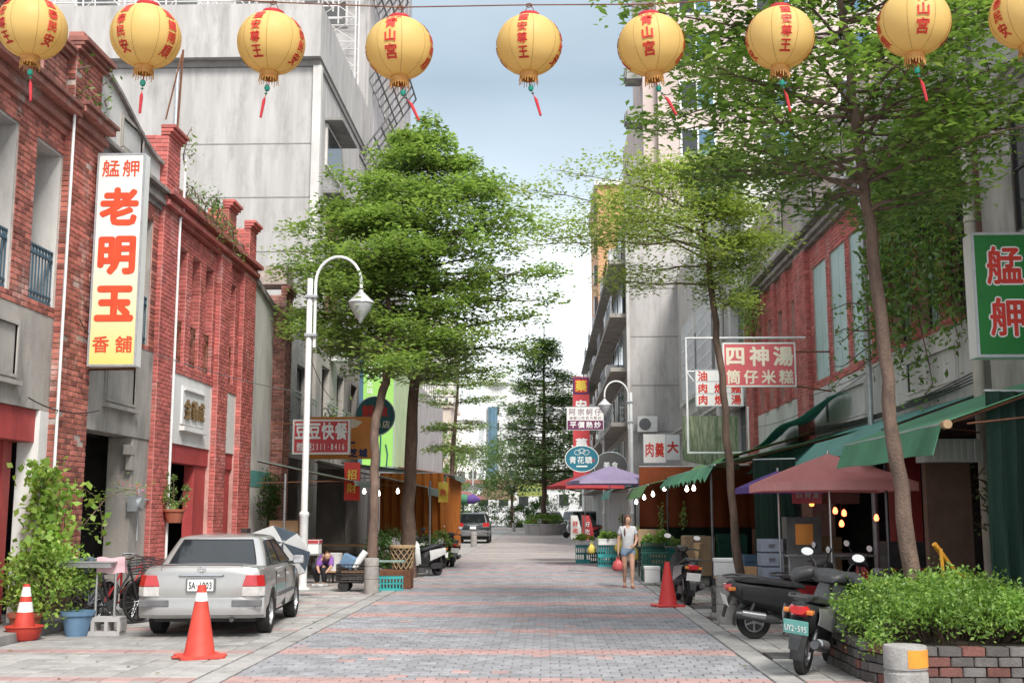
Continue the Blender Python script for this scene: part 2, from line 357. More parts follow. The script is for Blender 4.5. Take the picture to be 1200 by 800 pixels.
# drain gratings along the right kerb
GL = {14.0: 'iron drain grating beside the rear wheel of the black scooter', 18.9: 'iron drain grating next to the round block tree ring', 21.2: 'iron drain grating just past the lone orange cone', 24.6: 'iron drain grating beside the walking woman', 29.5: 'last iron drain grating near the vegetable crates'}
for y in (14.0, 18.9, 21.2, 24.6, 29.5):
    d = MB(); d.box(2.64, y, -.004, 3.0, y + .62, .006)
    for i in range(9): d.box(2.67 + i * .036, y + .03, .006, 2.685 + i * .036, y + .59, .0085, 1)
    tag(d.build('drain_grating', ['black_iron', 'grey_metal']), GL[y], 'grating', 'drain gratings along the kerb')
for i, (x, y, l_) in enumerate(((.9, 34.5, 'round iron manhole cover in the road before the walking woman'), (-5.2, 24.3, 'iron manhole cover in the pavement near the lamp post foot'))):
    d = MB(); d.lathe([(.0, .004), (.36, .004), (.38, -.01)], 24, (x, y, 0))
    for r_ in (.1, .2, .3): d.lathe([(r_ - .02, .004), (r_ - .015, .007), (r_ + .015, .007), (r_ + .02, .004)], 24, (x, y, 0))
    tag(d.build('manhole_cover', 'grey_metal'), l_, 'manhole')
# raised arcade floors (a step of 12 cm)
for nm, x0, x1, y0, y1 in (('arcade_floor', -14, -7.05, 8, 36), ('arcade_floor', 6.02, 12, 8, 56)):
    b = MB(); b.box(x0, y0, -.04, x1, y1, .12); struct(b.build(nm, 'concrete_dark', bevel=.012))

# ------------------------------------------------------------------ bricks
BU = {}
def brick_unit(m):
    if m not in BU:
        b = MB(); q = .5; i = .44
        b.add([(-q, -q, 0), (q, -q, 0), (q, q, 0), (-q, q, 0), (-q, -q, .7), (q, -q, .7), (q, q, .7), (-q, q, .7), (-i, -i * .94, 1), (i, -i * .94, 1), (i, i * .94, 1), (-i, i * .94, 1)],
              [(0, 1, 5, 4), (1, 2, 6, 5), (2, 3, 7, 6), (3, 0, 4, 7), (4, 5, 9, 8), (5, 6, 10, 9), (6, 7, 11, 10), (7, 4, 8, 11), (8, 9, 10, 11)])
        me = bpy.data.meshes.new('brick'); me.from_pydata(b.V, [], b.F); me.materials.append(MATS[m]); BU[m] = (me, b)
    return BU[m]
def bricks(parent, faces, m='brick', course=.082, length=.23, proud=.014, near=300, holes=0.):
    """faces: ('x', X, sign, y0, y1, z0, z1) a face looking along +-x, or ('y', Y, sign, x0, x1, z0, z1)"""
    me, U = brick_unit(m); L = []; off = WL.get(parent.name, (0, 0, 0))
    for ax, P, sg, a0, a1, z0, z1 in faces:
        nz_ = max(1, round((z1 - z0) / course)); ch = (z1 - z0) / nz_
        for j in range(nz_):
            n = max(1, round((a1 - a0) / length)); st = (j % 2) * .5 if n > 1 else 0; wd = (a1 - a0) / n
            for i in range(n + (1 if st else 0)):
                a = a0 + max(0, i - st) * wd; b_ = a0 + min(n, i + 1 - st) * wd
                if b_ - a < .03 or random.random() < holes: continue
                c = (a + b_) / 2; z = z0 + (j + .5) * ch; d = proud * random.uniform(.6, 1.25)
                if ax == 'x': pos = (P, c, z); r_, u_ = (0, sg, 0), (0, 0, 1)
                else: pos = (c, P, z); r_, u_ = (-sg, 0, 0), (0, 0, 1)
                T = frame((pos[0] - off[0], pos[1] - off[1], pos[2] - off[2]), r_, u_) @ Matrix.Rotation(random.gauss(0, .008), 4, 'Z') @ Matrix.Diagonal((b_ - a - .013, ch - .013, d, 1))
                D = math.dist(pos, (0, 0, 1.7)); face = abs(pos[0]) / D if ax == 'x' else pos[1] / D
                L.append((-(ch * (b_ - a)) * face / D ** 2, T))
    L.sort(key=lambda q: q[0])
    for s_, T in L[:near]:
        o = bpy.data.objects.new('brick', me); COL.objects.link(o); o.parent = parent; o.matrix_local = T
    if len(L) > near:
        b = MB(); UV = np.c_[np.array(U.V), np.ones(len(U.V))]
        for s_, T in L[near:]: b.add((UV @ np.array(T).T)[:, :3], U.F)
        o = MB(); o.V, o.F, o.M = b.V, b.F, b.M
        w_ = WL.pop(parent.name, None); ob = o.build('brickwork', m, parent, kind='stuff', fix=False)
        if w_: WL[parent.name] = w_; WL[ob.name] = w_

def wall_open(b, ax, P0, P1, a0, a1, z0, z1, ops, m=0):
    """a wall slab from P0 to P1 (thickness) spanning a0..a1 x z0..z1 with rectangular openings (a, a', z, z')"""
    As = sorted({a0, a1, *[q for o in ops for q in o[:2]]}); Zs = sorted({z0, z1, *[q for o in ops for q in o[2:]]})
    for i in range(len(As) - 1):
        run = None
        for j in range(len(Zs) - 1):
            ca, cz = (As[i] + As[i + 1]) / 2, (Zs[j] + Zs[j + 1]) / 2
            hole = any(o[0] < ca < o[1] and o[2] < cz < o[3] for o in ops)
            if not hole:
                if run is None: run = Zs[j]
            if (hole or j == len(Zs) - 2) and run is not None:
                top = Zs[j] if hole else Zs[j + 1]
                if ax == 'x': b.box(min(P0, P1), As[i], run, max(P0, P1), As[i + 1], top, m)
                else: b.box(As[i], min(P0, P1), run, As[i + 1], max(P0, P1), top, m)
                run = None
    return b
def moulded_panel(parent, X, sg, y0, y1, z0, z1, m='plaster_grey', wdt=.09, d=.05):
    """a raised moulding round a rectangle on a wall face at X looking sg"""
    b = MB()
    for k, (dd, ww) in enumerate(((d, wdt * .5), (d * .55, wdt))):
        a = [y0 - ww, y1 + ww, z0 - ww, z1 + ww]
        for (p0, p1, q0, q1) in ((a[0], a[1], z1, a[3]), (a[0], a[1], a[2], z0), (a[0], y0, z0, z1), (y1, a[1], z0, z1)):
            b.box(min(X, X + sg * dd), p0, q0, max(X, X + sg * dd), p1, q1)
    b.box(min(X, X + sg * (d + .05)), y0 - wdt * 1.3, z0 - wdt * 1.7, max(X, X + sg * (d + .05)), y1 + wdt * 1.3, z0 - wdt)
    return b.build('moulding', m, parent)
def sash(parent, X, sg, y0, y1, z0, z1, nv=2, nh=3, glass='window_glass', fr='dark_wood', back=.25, th=.05):
    """a window set back in its opening: frame with bars and one pane per light"""
    Xg = X - sg * back; b = MB()
    def bx(a0, a1, c0, c1, d=.04): b.box(min(Xg - sg * d, Xg + sg * d), a0, c0, max(Xg - sg * d, Xg + sg * d), a1, c1)
    bx(y0, y1, z0, z0 + th); bx(y0, y1, z1 - th, z1); bx(y0, y0 + th, z0 + th, z1 - th); bx(y1 - th, y1, z0 + th, z1 - th)
    for i in range(1, nv): c = y0 + (y1 - y0) * i / nv; bx(c - th * .35, c + th * .35, z0 + th, z1 - th, .03)
    for i in range(1, nh): c = z0 + (z1 - z0) * i / nh; bx(y0 + th, y1 - th, c - th * .35, c + th * .35, .026)
    w_ = b.build('window', fr, parent)
    for i in range(nv):
        for j in range(nh):
            p = MB(); a0 = y0 + (y1 - y0) * i / nv + .02; a1 = y0 + (y1 - y0) * (i + 1) / nv - .02; c0 = z0 + (z1 - z0) * j / nh + .02; c1 = z0 + (z1 - z0) * (j + 1) / nh - .02
            p.box(Xg - .006, a0, c0, Xg + .006, a1, c1); p.build('pane', glass, w_)
    return w_
def railing(parent, X, y0, y1, z0, z1, m='blue_iron', n=9, th=.018, curl=True, name='railing'):
    b = MB()
    for z in (z0, z0 + .1, z1 - .12, z1): b.box(X - th, y0, z - th * .8, X + th, y1, z + th * .8)
    for i in range(n + 1):
        y = y0 + .01 + (y1 - y0 - .02) * i / n; b.box(X - th * .5, y - th * .5, z0, X + th * .5, y + th * .5, z1)
    if curl:
        for i in range(n):
            y = y0 + (y1 - y0) * (i + .5) / n; b.tube([(X, y + .028 * math.cos(a), z1 - .06 + .04 * math.sin(a)) for a in np.linspace(0, 2 * math.pi, 7)], .006, 4)
    return b.build(name, m, parent)
def cornice(parent, X, sg, y0, y1, z0, steps, m, name='cornice'):
    """stepped band; steps: (height, projection)"""
    b = MB(); z = z0
    for h, p in steps:
        b.box(min(X - sg * .12, X + sg * p), y0 - p * .25, z, max(X - sg * .12, X + sg * p), y1 + p * .25, z + h - .001); z += h
    return b.build(name, m, parent, bevel=.008)

# ------------------------------------------------------------------ left row of brick shophouses
LX = -7.5
def shell(parent, x0, x1, y0, y1, z1, m='arcade_wall', z_c=3.05, door_y=None):
    """the dark ground floor behind the arcade and the upper rooms: rear wall, party walls, ceiling, roof"""
    b = MB(); s_ = 1 if x1 > x0 else -1
    xb = x1; lo, hi = min(x0, x1), max(x0, x1)
    b.box(min(xb, xb + s_ * .2), y0, .1, max(xb, xb + s_ * .2), y1, z1)
    b.box(lo, y0, .1, hi, y0 + .15, z1 - .02); b.box(lo, y1 - .15, .1, hi, y1, z1 - .02)
    b.box(lo, y0 + .15, z_c, hi, y1 - .15, z_c + .25)
    b.box(lo, y0 + .15, z1 - .25, hi, y1 - .15, z1 - .03)
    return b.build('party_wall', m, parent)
# --- house with blue railings at the frame's edge (bay A and its brick pillar)
A = thing('shop_house', 'brick shophouse with blue railings and a red shopfront, cut by the frame edge', 'building', (LX, 15, 0), world=True)
opsA = [(13.2, 14.0, 4.78, 7.2), (14.75, 15.62, 4.78, 7.2), (16.2, 17.13, 4.78, 7.2)]
b = MB(); wall_open(b, 'x', LX, LX - .72, 12, 17.13, 4.62, 7.5, opsA); b.build('wall', 'mortar', A)
b = MB(); b.box(LX - .42, 12, 3.2, LX, 17.13, 4.618); b.build('plaster_panel', 'plaster_grey', A)
for o in opsA:
    b = MB(); b.box(LX - .7, o[1] - .03, o[2], LX - .02, o[1] + .004, o[3]); b.box(LX - .7, o[0], o[3] - .03, LX - .02, o[1] - .03, o[3] + .004); b.build('jamb', 'plaster_pale', A)
    sash(A, LX, 1, o[0], o[1] - .03, o[2], o[3] - .03, 2, 4, back=.6); railing(A, LX - .06, o[0] + .02, o[1] - .05, 4.82, 5.62, n=8)
bricks(A, [('x', LX, 1, 12.0, 13.2, 4.62, 7.5), ('x', LX, 1, 14.0, 14.75, 4.62, 7.5), ('x', LX, 1, 15.62, 16.2, 4.62, 7.5), ('x', LX, 1, 16.2, 17.13, 7.2, 7.5), ('x', LX, 1, 14.75, 15.62, 7.2, 7.5), ('x', LX, 1, 16.2, 17.13, 4.62, 4.78), ('x', LX, 1, 14.75, 15.62, 4.62, 4.78)], 'brick')
moulded_panel(A, LX, 1, 14.0, 15.9, 3.62, 4.32)
cornice(A, LX, 1, 12, 17.1, 7.5, ((.1, .06), (.1, .14), (.12, .1), (.1, .26), (.07, .32)), 'brick_old')
b = MB(); wall_open(b, 'x', LX - .02, LX - .3, 12, 17.1, 7.99, 8.75, [(12.4, 13.3, 8.12, 8.6), (13.7, 14.6, 8.12, 8.6), (15.1, 16.3, 8.12, 8.6)]); b.build('parapet', 'mortar_red', A)
bricks(A, [('x', LX - .02, 1, 13.3, 13.7, 8.0, 8.75), ('x', LX - .02, 1, 14.6, 15.1, 8.0, 8.75), ('x', LX - .02, 1, 16.3, 17.1, 8.0, 8.75), ('x', LX - .02, 1, 13.7, 16.3, 8.6, 8.75)], 'brick_old', near=60)
cornice(A, LX - .02, 1, 12, 17.1, 8.75, ((.07, .06), (.08, .12), (.05, .16)), 'brick_old', 'coping')
b = MB(); b.box(LX - .5, 12, 2.72, LX - .05, 17.0, 3.198); b.build('lintel', 'red_paint', A, bevel=.01)
b = MB(); b.box(LX - .62, 15.45, .12, LX - .3, 16.35, 2.719); b.build('door_panel', 'red_paint', A, bevel=.012)
b = MB(); b.box(LX - .4, 16.35, .12, LX - .28, 16.62, 2.719); b.build('door_post', 'red_paint', A, bevel=.008)
b = MB(); b.box(LX - .45, 13.0, .12, LX - .36, 15.44, 2.719); b.build('shutter', 'plaster_grey', A)
shell(A, LX - .74, LX - 6, 12, 17.3, 8.7)
# pillar 1 with peeling base
b = MB(); b.box(LX - .45, 17.13, .1, LX + .12, 18.3, 7.6); b.box(LX - .5, 17.2, 7.6, LX + .1, 18.24, 8.95); P1 = b.build('pillar', 'mortar', A)
bricks(A, [('x', LX + .12, 1, 17.13, 18.3, 1.0, 7.6), ('y', 17.13, -1, LX - .0, LX + .12, .8, 7.6), ('x', LX + .1, 1, 17.2, 18.24, 8.05, 8.95), ('y', 17.2, -1, LX - .4, LX + .1, 8.05, 8.95)], 'brick', holes=.03)
b = MB(); b.box(LX - .3, 16.82, .1, LX + .02, 17.11, 3.19); b.build('plaster_render', 'plaster_white', A)
cornice(A, LX + .1, 1, 17.13, 18.3, 7.62, ((.08, .06), (.1, .14), (.1, .1), (.1, .24), (.06, .3)), 'brick_old', 'capital')
cornice(A, LX + .1, 1, 17.15, 18.28, 8.95, ((.06, .08), (.06, .14), (.08, .2), (.08, .12)), 'brick_old', 'capital')
b = MB(); b.tube([(LX + .19, 17.02, .2), (LX + .19, 17.02, 8.0)], .022, 8); b.build('pipe', 'white_paint', A, smooth=True)

# --- grey plaster house carrying the tall white sign (bay B)
B = thing('shop_house', 'grey plastered shophouse with rounded parapet behind the tall white sign', 'building', (LX, 20, 0), world=True)
opsB = [(18.5, 19.5, 4.8, 7.2), (20.2, 21.3, 4.8, 7.2)]
b = MB(); wall_open(b, 'x', LX, LX - .65, 18.3, 21.6, 4.7, 7.5, opsB); b.build('wall', 'mortar_red', B)
b = MB(); b.box(LX - .4, 18.3, 3.05, LX + .02, 21.6, 4.699); b.build('plaster_panel', 'plaster_grey', B)
for o in opsB:
    b = MB(); b.box(LX - .63, o[1] - .04, o[2], LX - .015, o[1] + .004, o[3]); b.build('jamb', 'plaster_grey', B)
    sash(B, LX, 1, o[0], o[1] - .04, o[2], o[3], 2, 4, back=.55, glass='window_dusty'); railing(B, LX - .05, o[0] + .02, o[1] - .06, 4.84, 5.7, n=9)
bricks(B, [('x', LX, 1, 18.3, 18.5, 4.7, 7.5), ('x', LX, 1, 19.5, 20.2, 4.7, 7.5), ('x', LX, 1, 21.3, 21.6, 4.7, 7.5), ('x', LX, 1, 20.2, 21.3, 7.2, 7.5), ('x', LX, 1, 20.2, 21.3, 4.7, 4.8)], 'brick', near=160)
moulded_panel(B, LX + .02, 1, 19.3, 20.6, 3.62, 4.32)
cornice(B, LX, 1, 18.3, 21.6, 7.5, ((.1, .06), (.1, .14), (.12, .1), (.08, .22)), 'stone_cap')
top = [(18.3, 7.9), (21.6, 7.9)] + [(21.6 - 3.3 * t, 8.42 + .72 * (math.sin(t * math.pi * .5) ** 2.2)) for t in np.linspace(0, 1, 15)]
b = MB(); b.prism(top, LX - .25, LX - .02); b.build('parapet', 'plaster_pale', B)
b = MB()
for i in range(14):
    t0, t1 = i / 14, (i + 1) / 14
    p = [(21.6 - 3.3 * t, 8.42 + .72 * (math.sin(t * math.pi * .5) ** 2.2)) for t in (t0, t1)]
    b.prism([(p[0][0], p[0][1]), (p[0][0], p[0][1] + .07), (p[1][0], p[1][1] + .07), (p[1][0], p[1][1])], LX - .3, LX + .06)
b.build('coping', 'stone_cap', B)
moulded_panel(B, LX - .02, 1, 19.5, 20.5, 8.15, 8.65, 'plaster_grey')
b = MB(); b.box(LX - .45, 20.75, .1, LX + .0, 21.6, 3.049); b.build('pilaster', 'plaster_grey', B, bevel=.01)
b = MB(); b.box(LX - .06, 20.45, 2.72, LX + .05, 20.78, 2.9); b.box(LX - .06, 20.6, 2.45, LX + .04, 20.8, 2.721); b.build('bracket', 'plaster_grey', B, bevel=.01)
shell(B, LX - .67, LX - 6, 18.31, 21.7, 7.9, z_c=3.06)
b = MB(); b.box(LX - 2.4, 19.0, .12, LX - 2.2, 20.4, 2.6); b.build('door', 'dark_wood', B)
mbx = MB(); mbx.box(LX + .0, 20.62, 1.72, LX + .16, 20.95, 2.0); mbx.cyl((LX + .16, 20.78, 1.86), (LX + .22, 20.78, 1.86), .1, n=14)
mbx.tube([(LX + .05, 21.05, 1.2), (LX + .05, 21.05, 2.15)], .018); mbx.tube([(LX + .05, 20.9, 1.93), (LX + .05, 22.2, 1.93)], .018)
tag(mbx.build('meter_box', 'galvanised', bevel=.0), 'small grey electricity meter on the plastered pilaster beside the arcade', 'meter')

# --- red brick house with the gold plaque (C)
Cc = thing('shop_house', 'bright red brick shophouse with three narrow windows and gold plaque characters', 'building', (LX, 25, 0), world=True)
opsC = [(22.85, 23.45, 4.72, 7.1), (23.8, 24.42, 4.72, 7.1), (24.78, 25.4, 4.72, 7.1), (26.55, 27.25, 4.72, 7.1)]
b = MB(); wall_open(b, 'x', LX, LX - .5, 21.6, 28.7, 4.5, 7.5, opsC); b.box(LX - .62, 21.6, 4.5, LX - .51, 28.7, 7.5); b.build('wall', 'mortar_red', Cc)
b = MB(); b.box(LX - .3, 21.6, 3.08, LX - .01, 28.7, 4.499); b.build('plaster_panel', 'plaster_white', Cc)
pil = [(21.6, 22.5, .1), (25.6, 26.4, .12), (27.6, 28.7, .12)]
b = MB()
for y0, y1, p in pil: b.box(LX - .32, y0, .1, LX + p, y1, 7.55)
b.build('pilaster', 'mortar_red', Cc)
Fc = []
for y0, y1, p in pil: Fc += [('x', LX + p, 1, y0, y1, .3, 7.5), ('y', y0, -1, LX - .0, LX + p, .3, 7.5)]
for y0, y1 in ((22.5, 22.85), (23.45, 23.8), (24.42, 24.78), (25.4, 25.6), (26.4, 26.55), (27.25, 27.6)): Fc.append(('x', LX, 1, y0, y1, 4.5, 7.5))
for o in opsC: Fc += [('y', o[1], -1, LX - .49, LX, 4.72, 7.1), ('x', LX, 1, o[0], o[1], 7.1, 7.5), ('x', LX, 1, o[0], o[1], 4.5, 4.72)]
bricks(Cc, Fc, 'brick_red')
for o in opsC: railing(Cc, LX - .07, o[0] + .02, o[1] - .02, 4.76, 5.6, 'rust', 5, .012)
cornice(Cc, LX + .05, 1, 21.6, 28.7, 7.52, ((.1, .06), (.1, .16), (.1, .1), (.1, .24)), 'brick_red')
b = MB(); b.box(LX - .25, 22.4, 7.93, LX - .02, 28.0, 8.3); b.build('parapet', 'mortar_red', Cc)
bricks(Cc, [('x', LX - .02, 1, 22.4, 26.1, 7.95, 8.3), ('x', LX - .02, 1, 26.7, 28.0, 7.95, 8.3)], 'brick_old', near=40)
for y0, y1, z in ((21.65, 22.4, 9.05), (26.05, 26.7, 8.75), (28.0, 28.65, 8.75)):
    b = MB(); b.box(LX - .4, y0, 7.93, LX + .1, y1, z); pp = b.build('parapet_pier', 'mortar_red', Cc)
    bricks(Cc, [('x', LX + .1, 1, y0, y1, 7.95, z), ('y', y0, -1, LX - .4, LX + .1, 7.95, z)], 'brick_red', near=30)
    cornice(Cc, LX + .08, 1, y0 - .02, y1 + .02, z, ((.06, .06), (.07, .12), (.07, .17)), 'brick_red', 'capital')
b = MB(); b.box(LX - .28, 22.5, 2.7, LX - .04, 28.6, 3.079); b.build('lintel', 'red_paint', Cc, bevel=.01)
for y0, y1 in ((24.75, 25.58), (27.15, 27.55)):
    b = MB(); b.box(LX - .3, y0, .12, LX - .08, y1, 2.699); b.build('door_panel', 'red_paint', Cc, bevel=.01)
b = MB(); b.box(LX - .26, 26.42, .12, LX - .1, 26.9, 1.6); b.build('door_leaf', 'dark_wood', Cc)
# plaque
pl = MB(); pl.box(LX - .01, 23.45, 3.5, LX + .03, 24.95, 4.28); pl.box(LX - .01, 23.4, 3.36, LX + .1, 25.0, 3.45); pl.box(LX - .01, 23.5, 4.2, LX + .075, 24.9, 4.235)
plq = pl.build('plaque', 'plaster_white', Cc, bevel=.006)
mat('gold_relief', (.42, .28, .12), .5, (.25, .15, .07), 9, metal=.2, dirt=.3)
lt = MB()
for dz in (0.0, .02, .04): put_text(lt, frame((LX + .034 + dz, 24.2, 3.83), (0, 1, 0), (0, 0, 1)), '金義成', .44, .47, bold=.012)
lt.build('lettering', 'gold_relief', plq, fix=False)
shell(Cc, LX - .64, LX - 6, 21.72, 28.7, 7.9, z_c=3.1)
b = MB(); b.tube([(LX + .14, 22.45, .3), (LX + .14, 22.45, 7.55), (LX + .14, 22.62, 7.7), (LX + .14, 22.62, 9.0)], .026, 8); b.build('pipe', 'white_paint', Cc, smooth=True)
# ------------------------------------------------------------------ left side further on
H1 = thing('shop_house', 'narrow house with stained white plaster wall and a bare brick pier', 'building', (-7.5, 30.5, 0), world=True)
b = MB(); b.prism([(28.72, .1), (30.9, .1), (30.9, 7.1), (28.72, 7.5)], -8.2, -7.42); b.build('wall', 'plaster_pale', H1)
b = MB(); b.prism([(28.72, 7.5), (30.9, 7.1), (30.9, 7.25), (28.72, 7.65)], -8.2, -7.34); b.build('coping', 'stone_cap', H1)
mat('teal_paint', (.12, .36, .33), .7, (.1, .28, .26), 3, dirt=.3)
b = MB(); b.box(-7.419, 28.75, 2.35, -7.41, 30.88, 2.75); b.build('painted_band', 'teal_paint', H1)
b = MB(); b.box(-7.9, 30.9, .1, -7.1, 31.7, 7.6); b.box(-7.9, 30.9, 7.9, -7.1, 31.7, 8.4); b.build('pier', 'mortar', H1)
bricks(H1, [('x', -7.1, 1, 30.9, 31.7, .3, 7.6), ('y', 30.9, -1, -7.6, -7.1, .3, 7.6)], 'brick_old')
cornice(H1, -7.12, 1, 30.88, 31.72, 7.6, ((.07, .05), (.08, .1), (.1, .14)), 'brick_old', 'capital')
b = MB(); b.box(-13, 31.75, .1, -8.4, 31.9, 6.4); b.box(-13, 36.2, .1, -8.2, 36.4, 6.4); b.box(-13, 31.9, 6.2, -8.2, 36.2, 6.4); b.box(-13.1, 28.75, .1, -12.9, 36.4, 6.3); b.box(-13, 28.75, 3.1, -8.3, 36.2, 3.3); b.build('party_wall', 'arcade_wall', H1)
b = MB(); wall_open(b, 'x', -7.6, -7.9, 31.72, 37.15, 3.31, 7.6, [(32.4, 34.0, 4.3, 6.2), (34.8, 36.4, 4.3, 6.2)]); b.build('upper_wall', 'concrete_dark', H1)
for y0 in (32.4, 34.8): sash(H1, -7.6, 1, y0, y0 + 1.6, 4.3, 6.2, 2, 2, glass='window_dusty'); railing(H1, -7.3, y0 - .1, y0 + 1.7, 4.2, 5.2, 'galvanised', 7, .02, False, 'window_grille')
H2 = thing('shop_house', 'weathered grey two storey house behind the fast food sign', 'building', (-7.5, 40, 0), world=True)
b = MB(); wall_open(b, 'x', -7.5, -8, 37.2, 46.8, .1, 8.3, [(37.8, 46.2, .1, 3.4), (38.2, 39.6, 4.6, 6.6), (41, 42.4, 4.6, 6.6), (44, 45.4, 4.6, 6.6)]); b.box(-13, 37.2, 3.4, -8.01, 46.8, 3.6); b.box(-13, 37.2, .1, -12.8, 46.8, 8.2); b.box(-12.8, 46.6, .1, -8.01, 46.8, 8.2); b.box(-12.8, 37.2, 8.0, -8.01, 46.6, 8.2); b.build('wall', 'plaster_grey', H2)
for y0 in (38.2, 41, 44): sash(H2, -7.5, 1, y0, y0 + 1.4, 4.6, 6.6, 2, 2, glass='window_dusty')
for y0 in (38.0, 40.8, 43.8): railing(H2, -7.25, y0, y0 + 1.8, 4.3, 5.3, 'galvanised', 7, .02, False, 'window_grille')
# big bare concrete building
D = thing('concrete_building', 'large bare concrete gable wall rising behind the red brick house', 'building', (-15, 37, 0), world=True)
b = MB(); b.box(-30, 37, 8.32, -7.62, 47, 16.6); b.build('wall', 'concrete', D)
b = MB(); b.box(-30, 37.05, 0, -13.3, 47, 8.32); b.build('wall', 'concrete', D)
for z in (10.2, 12.05, 13.9): b = MB(); b.box(-29.9, 36.99, z, -7.7, 37.0, z + .035); b.build('joint', 'concrete_joint', D)
b = MB(); b.box(-30, 36.9, 16.6, -7.55, 47, 16.82); b.build('ledge', 'concrete_joint', D)
b = MB(); b.box(-30, 36.6, 16.82, -7.5, 47, 18.7); b.build('parapet', 'concrete', D)
b = MB(); b.box(-7.78, 36.85, 9.0, -7.5, 37.15, 16.6); b.build('corner_pier', 'plaster_pale', D)
for z in (8.2, 11.0, 13.6):
    b = MB(); b.box(-7.63, 38.4, z, -7.55, 41.2, z + 1.5); w_ = b.build('window', 'plaster_pale', D)
    p = MB(); p.box(-7.6, 38.55, z + .12, -7.54, 41.05, z + 1.38); p.build('pane', 'window_glass', w_)
    b = MB(); b.box(-7.62, 38.2, z + 1.55, -7.0, 41.4, z + 1.65); b.build('canopy', 'concrete_dark', D)
E_ = thing('tower_block', 'tall grey tower with ribbed panels rising behind scaffolding', 'building', (-14, 52, 0), world=True)
b = MB(); b.box(-40, 47.2, 0, -7.7, 63, 36); b.build('wall', 'concrete', E_)
for i in range(9):
    b = MB(); b.box(-7.699, 47.3 + i * 1.72, 15, -7.58, 48.72 + i * 1.72, 35.5); b.build('panel', 'corrugated' if i % 3 else 'concrete', E_)
for z in (19.5, 22.5, 25.5, 28.5):
    for x in (-24, -20.5, -17, -13.5, -10.5):
        b = MB(); b.box(x, 47.1, z, x + 2, 47.25, z + 1.6); w_ = b.build('window', 'plaster_pale', E_)
        p = MB(); p.box(x + .1, 47.08, z + .1, x + 1.9, 47.12, z + 1.5); p.build('pane', 'window_dusty', w_)
mat('scaffold', (.68, .68, .68), .5, (.55, .5, .48), 3, metal=.2)
sc_ = thing('scaffolding', 'white pipe scaffolding standing along the roof of the concrete building', 'scaffolding', (-14, 40, 18.7), world=True)
b = MB()
for i in range(16):
    x = -29 + i * 1.45
    for y in (37.3, 38.3): b.cyl((x, y, 18.7), (x, y, 25), .03, n=5)
    for z in (20.4, 22.1, 23.8): b.cyl((x, 37.3, z), (x, 38.3, z), .025, n=4)
b.build('standard', 'scaffold', sc_)
b = MB()
for z in (18.9, 19.6, 20.4, 21.2, 22.1, 23, 23.8):
    for y in (37.3, 38.3): b.cyl((-29.2, y, z), (-7.1, y, z), .028, n=5)
b.build('ledger', 'scaffold', sc_)
b = MB()
for i in range(15):
    x = -29 + i * 1.45
    for k, z in enumerate((18.8, 20.5, 22.2)):
        b.cyl((x, 37.25, z), (x + 1.45, 37.25, z + 1.6), .018, n=4); b.cyl((x, 37.25, z + 1.6), (x + 1.45, 37.25, z), .018, n=4)
b.build('brace', 'scaffold', sc_)
sc2 = thing('scaffolding', 'slim white scaffold tower climbing the corner of the grey tower', 'scaffolding', (-8.4, 45.5, 14), world=True)
b = MB()
for x, y in ((-9.6, 47.0), (-8.0, 47.0), (-9.6, 46.2), (-8.0, 46.2)): b.cyl((x, y, 10), (x, y, 27), .04, n=5)
for i in range(15):
    z = 10.4 + i * 1.1
    for y in (46.2, 47.0): b.cyl((-9.6, y, z), (-8, y, z), .03, n=4)
    b.cyl((-9.6, 46.2, z), (-8, 46.2, z + 1.1), .02, n=4); b.cyl((-8, 46.2, z), (-9.6, 46.2, z + 1.1), .02, n=4)
b.build('frame_tower', 'scaffold', sc2)
mat('net', (.12, .12, .12), .8, (.2, .2, .2), 4)
ns = thing('safety_screen', 'dark tilted safety screens fixed to the street side of the grey tower', 'screen', (-7, 55, 20), world=True)
for (y0, y1, z0, xo, rise) in ((45.5, 51.5, 16.2, 1.15, 1.6), (47.5, 54.5, 20.2, 1.25, 1.7), (46.2, 52, 24.2, 1.1, 1.6)):
    b = MB(); n = 8
    for i in range(n + 1):
        ya = y0 + (y1 - y0) * i / n; b.cyl((-7.6, ya, z0), (-7.6 + xo, ya, z0 + rise), .045, n=4)
    for k in range(5):
        f = k / 4; b.cyl((-7.6 + xo * f, y0, z0 + rise * f), (-7.6 + xo * f, y1, z0 + rise * f), .04, n=4)
    b.build('screen_frame', 'net', ns)
# shed with corrugated wall
G_ = thing('metal_shed', 'long corrugated grey metal wall further along beyond the green hoarding', 'building', (-7.5, 66, 0), world=True)
b = MB(); b.box(-20, 50, 0, -7.56, 84, 8.8); b.build('wall', 'corrugated', G_)
b = MB()
for i in range(113): y = 50 + i * .3; b.box(-7.57, y, 3.2, -7.5, y + .13, 9.2)
b.build('cladding_rib', 'corrugated', G_)
b = MB()
for i in range(24): y = 50 + i * 1.45; b.tube([(-7.6, y, 8.8), (-7.6, y, 10.2), (-7.2, y, 10.6)], .03, 4)
for z in (9.2, 9.6, 10.0, 10.5): b.cyl((-7.6 + max(0, z - 10.2), 50, z), (-7.6 + max(0, z - 10.2), 84, z), .02, n=4)
b.build('wire_fence', 'galvanised', G_)

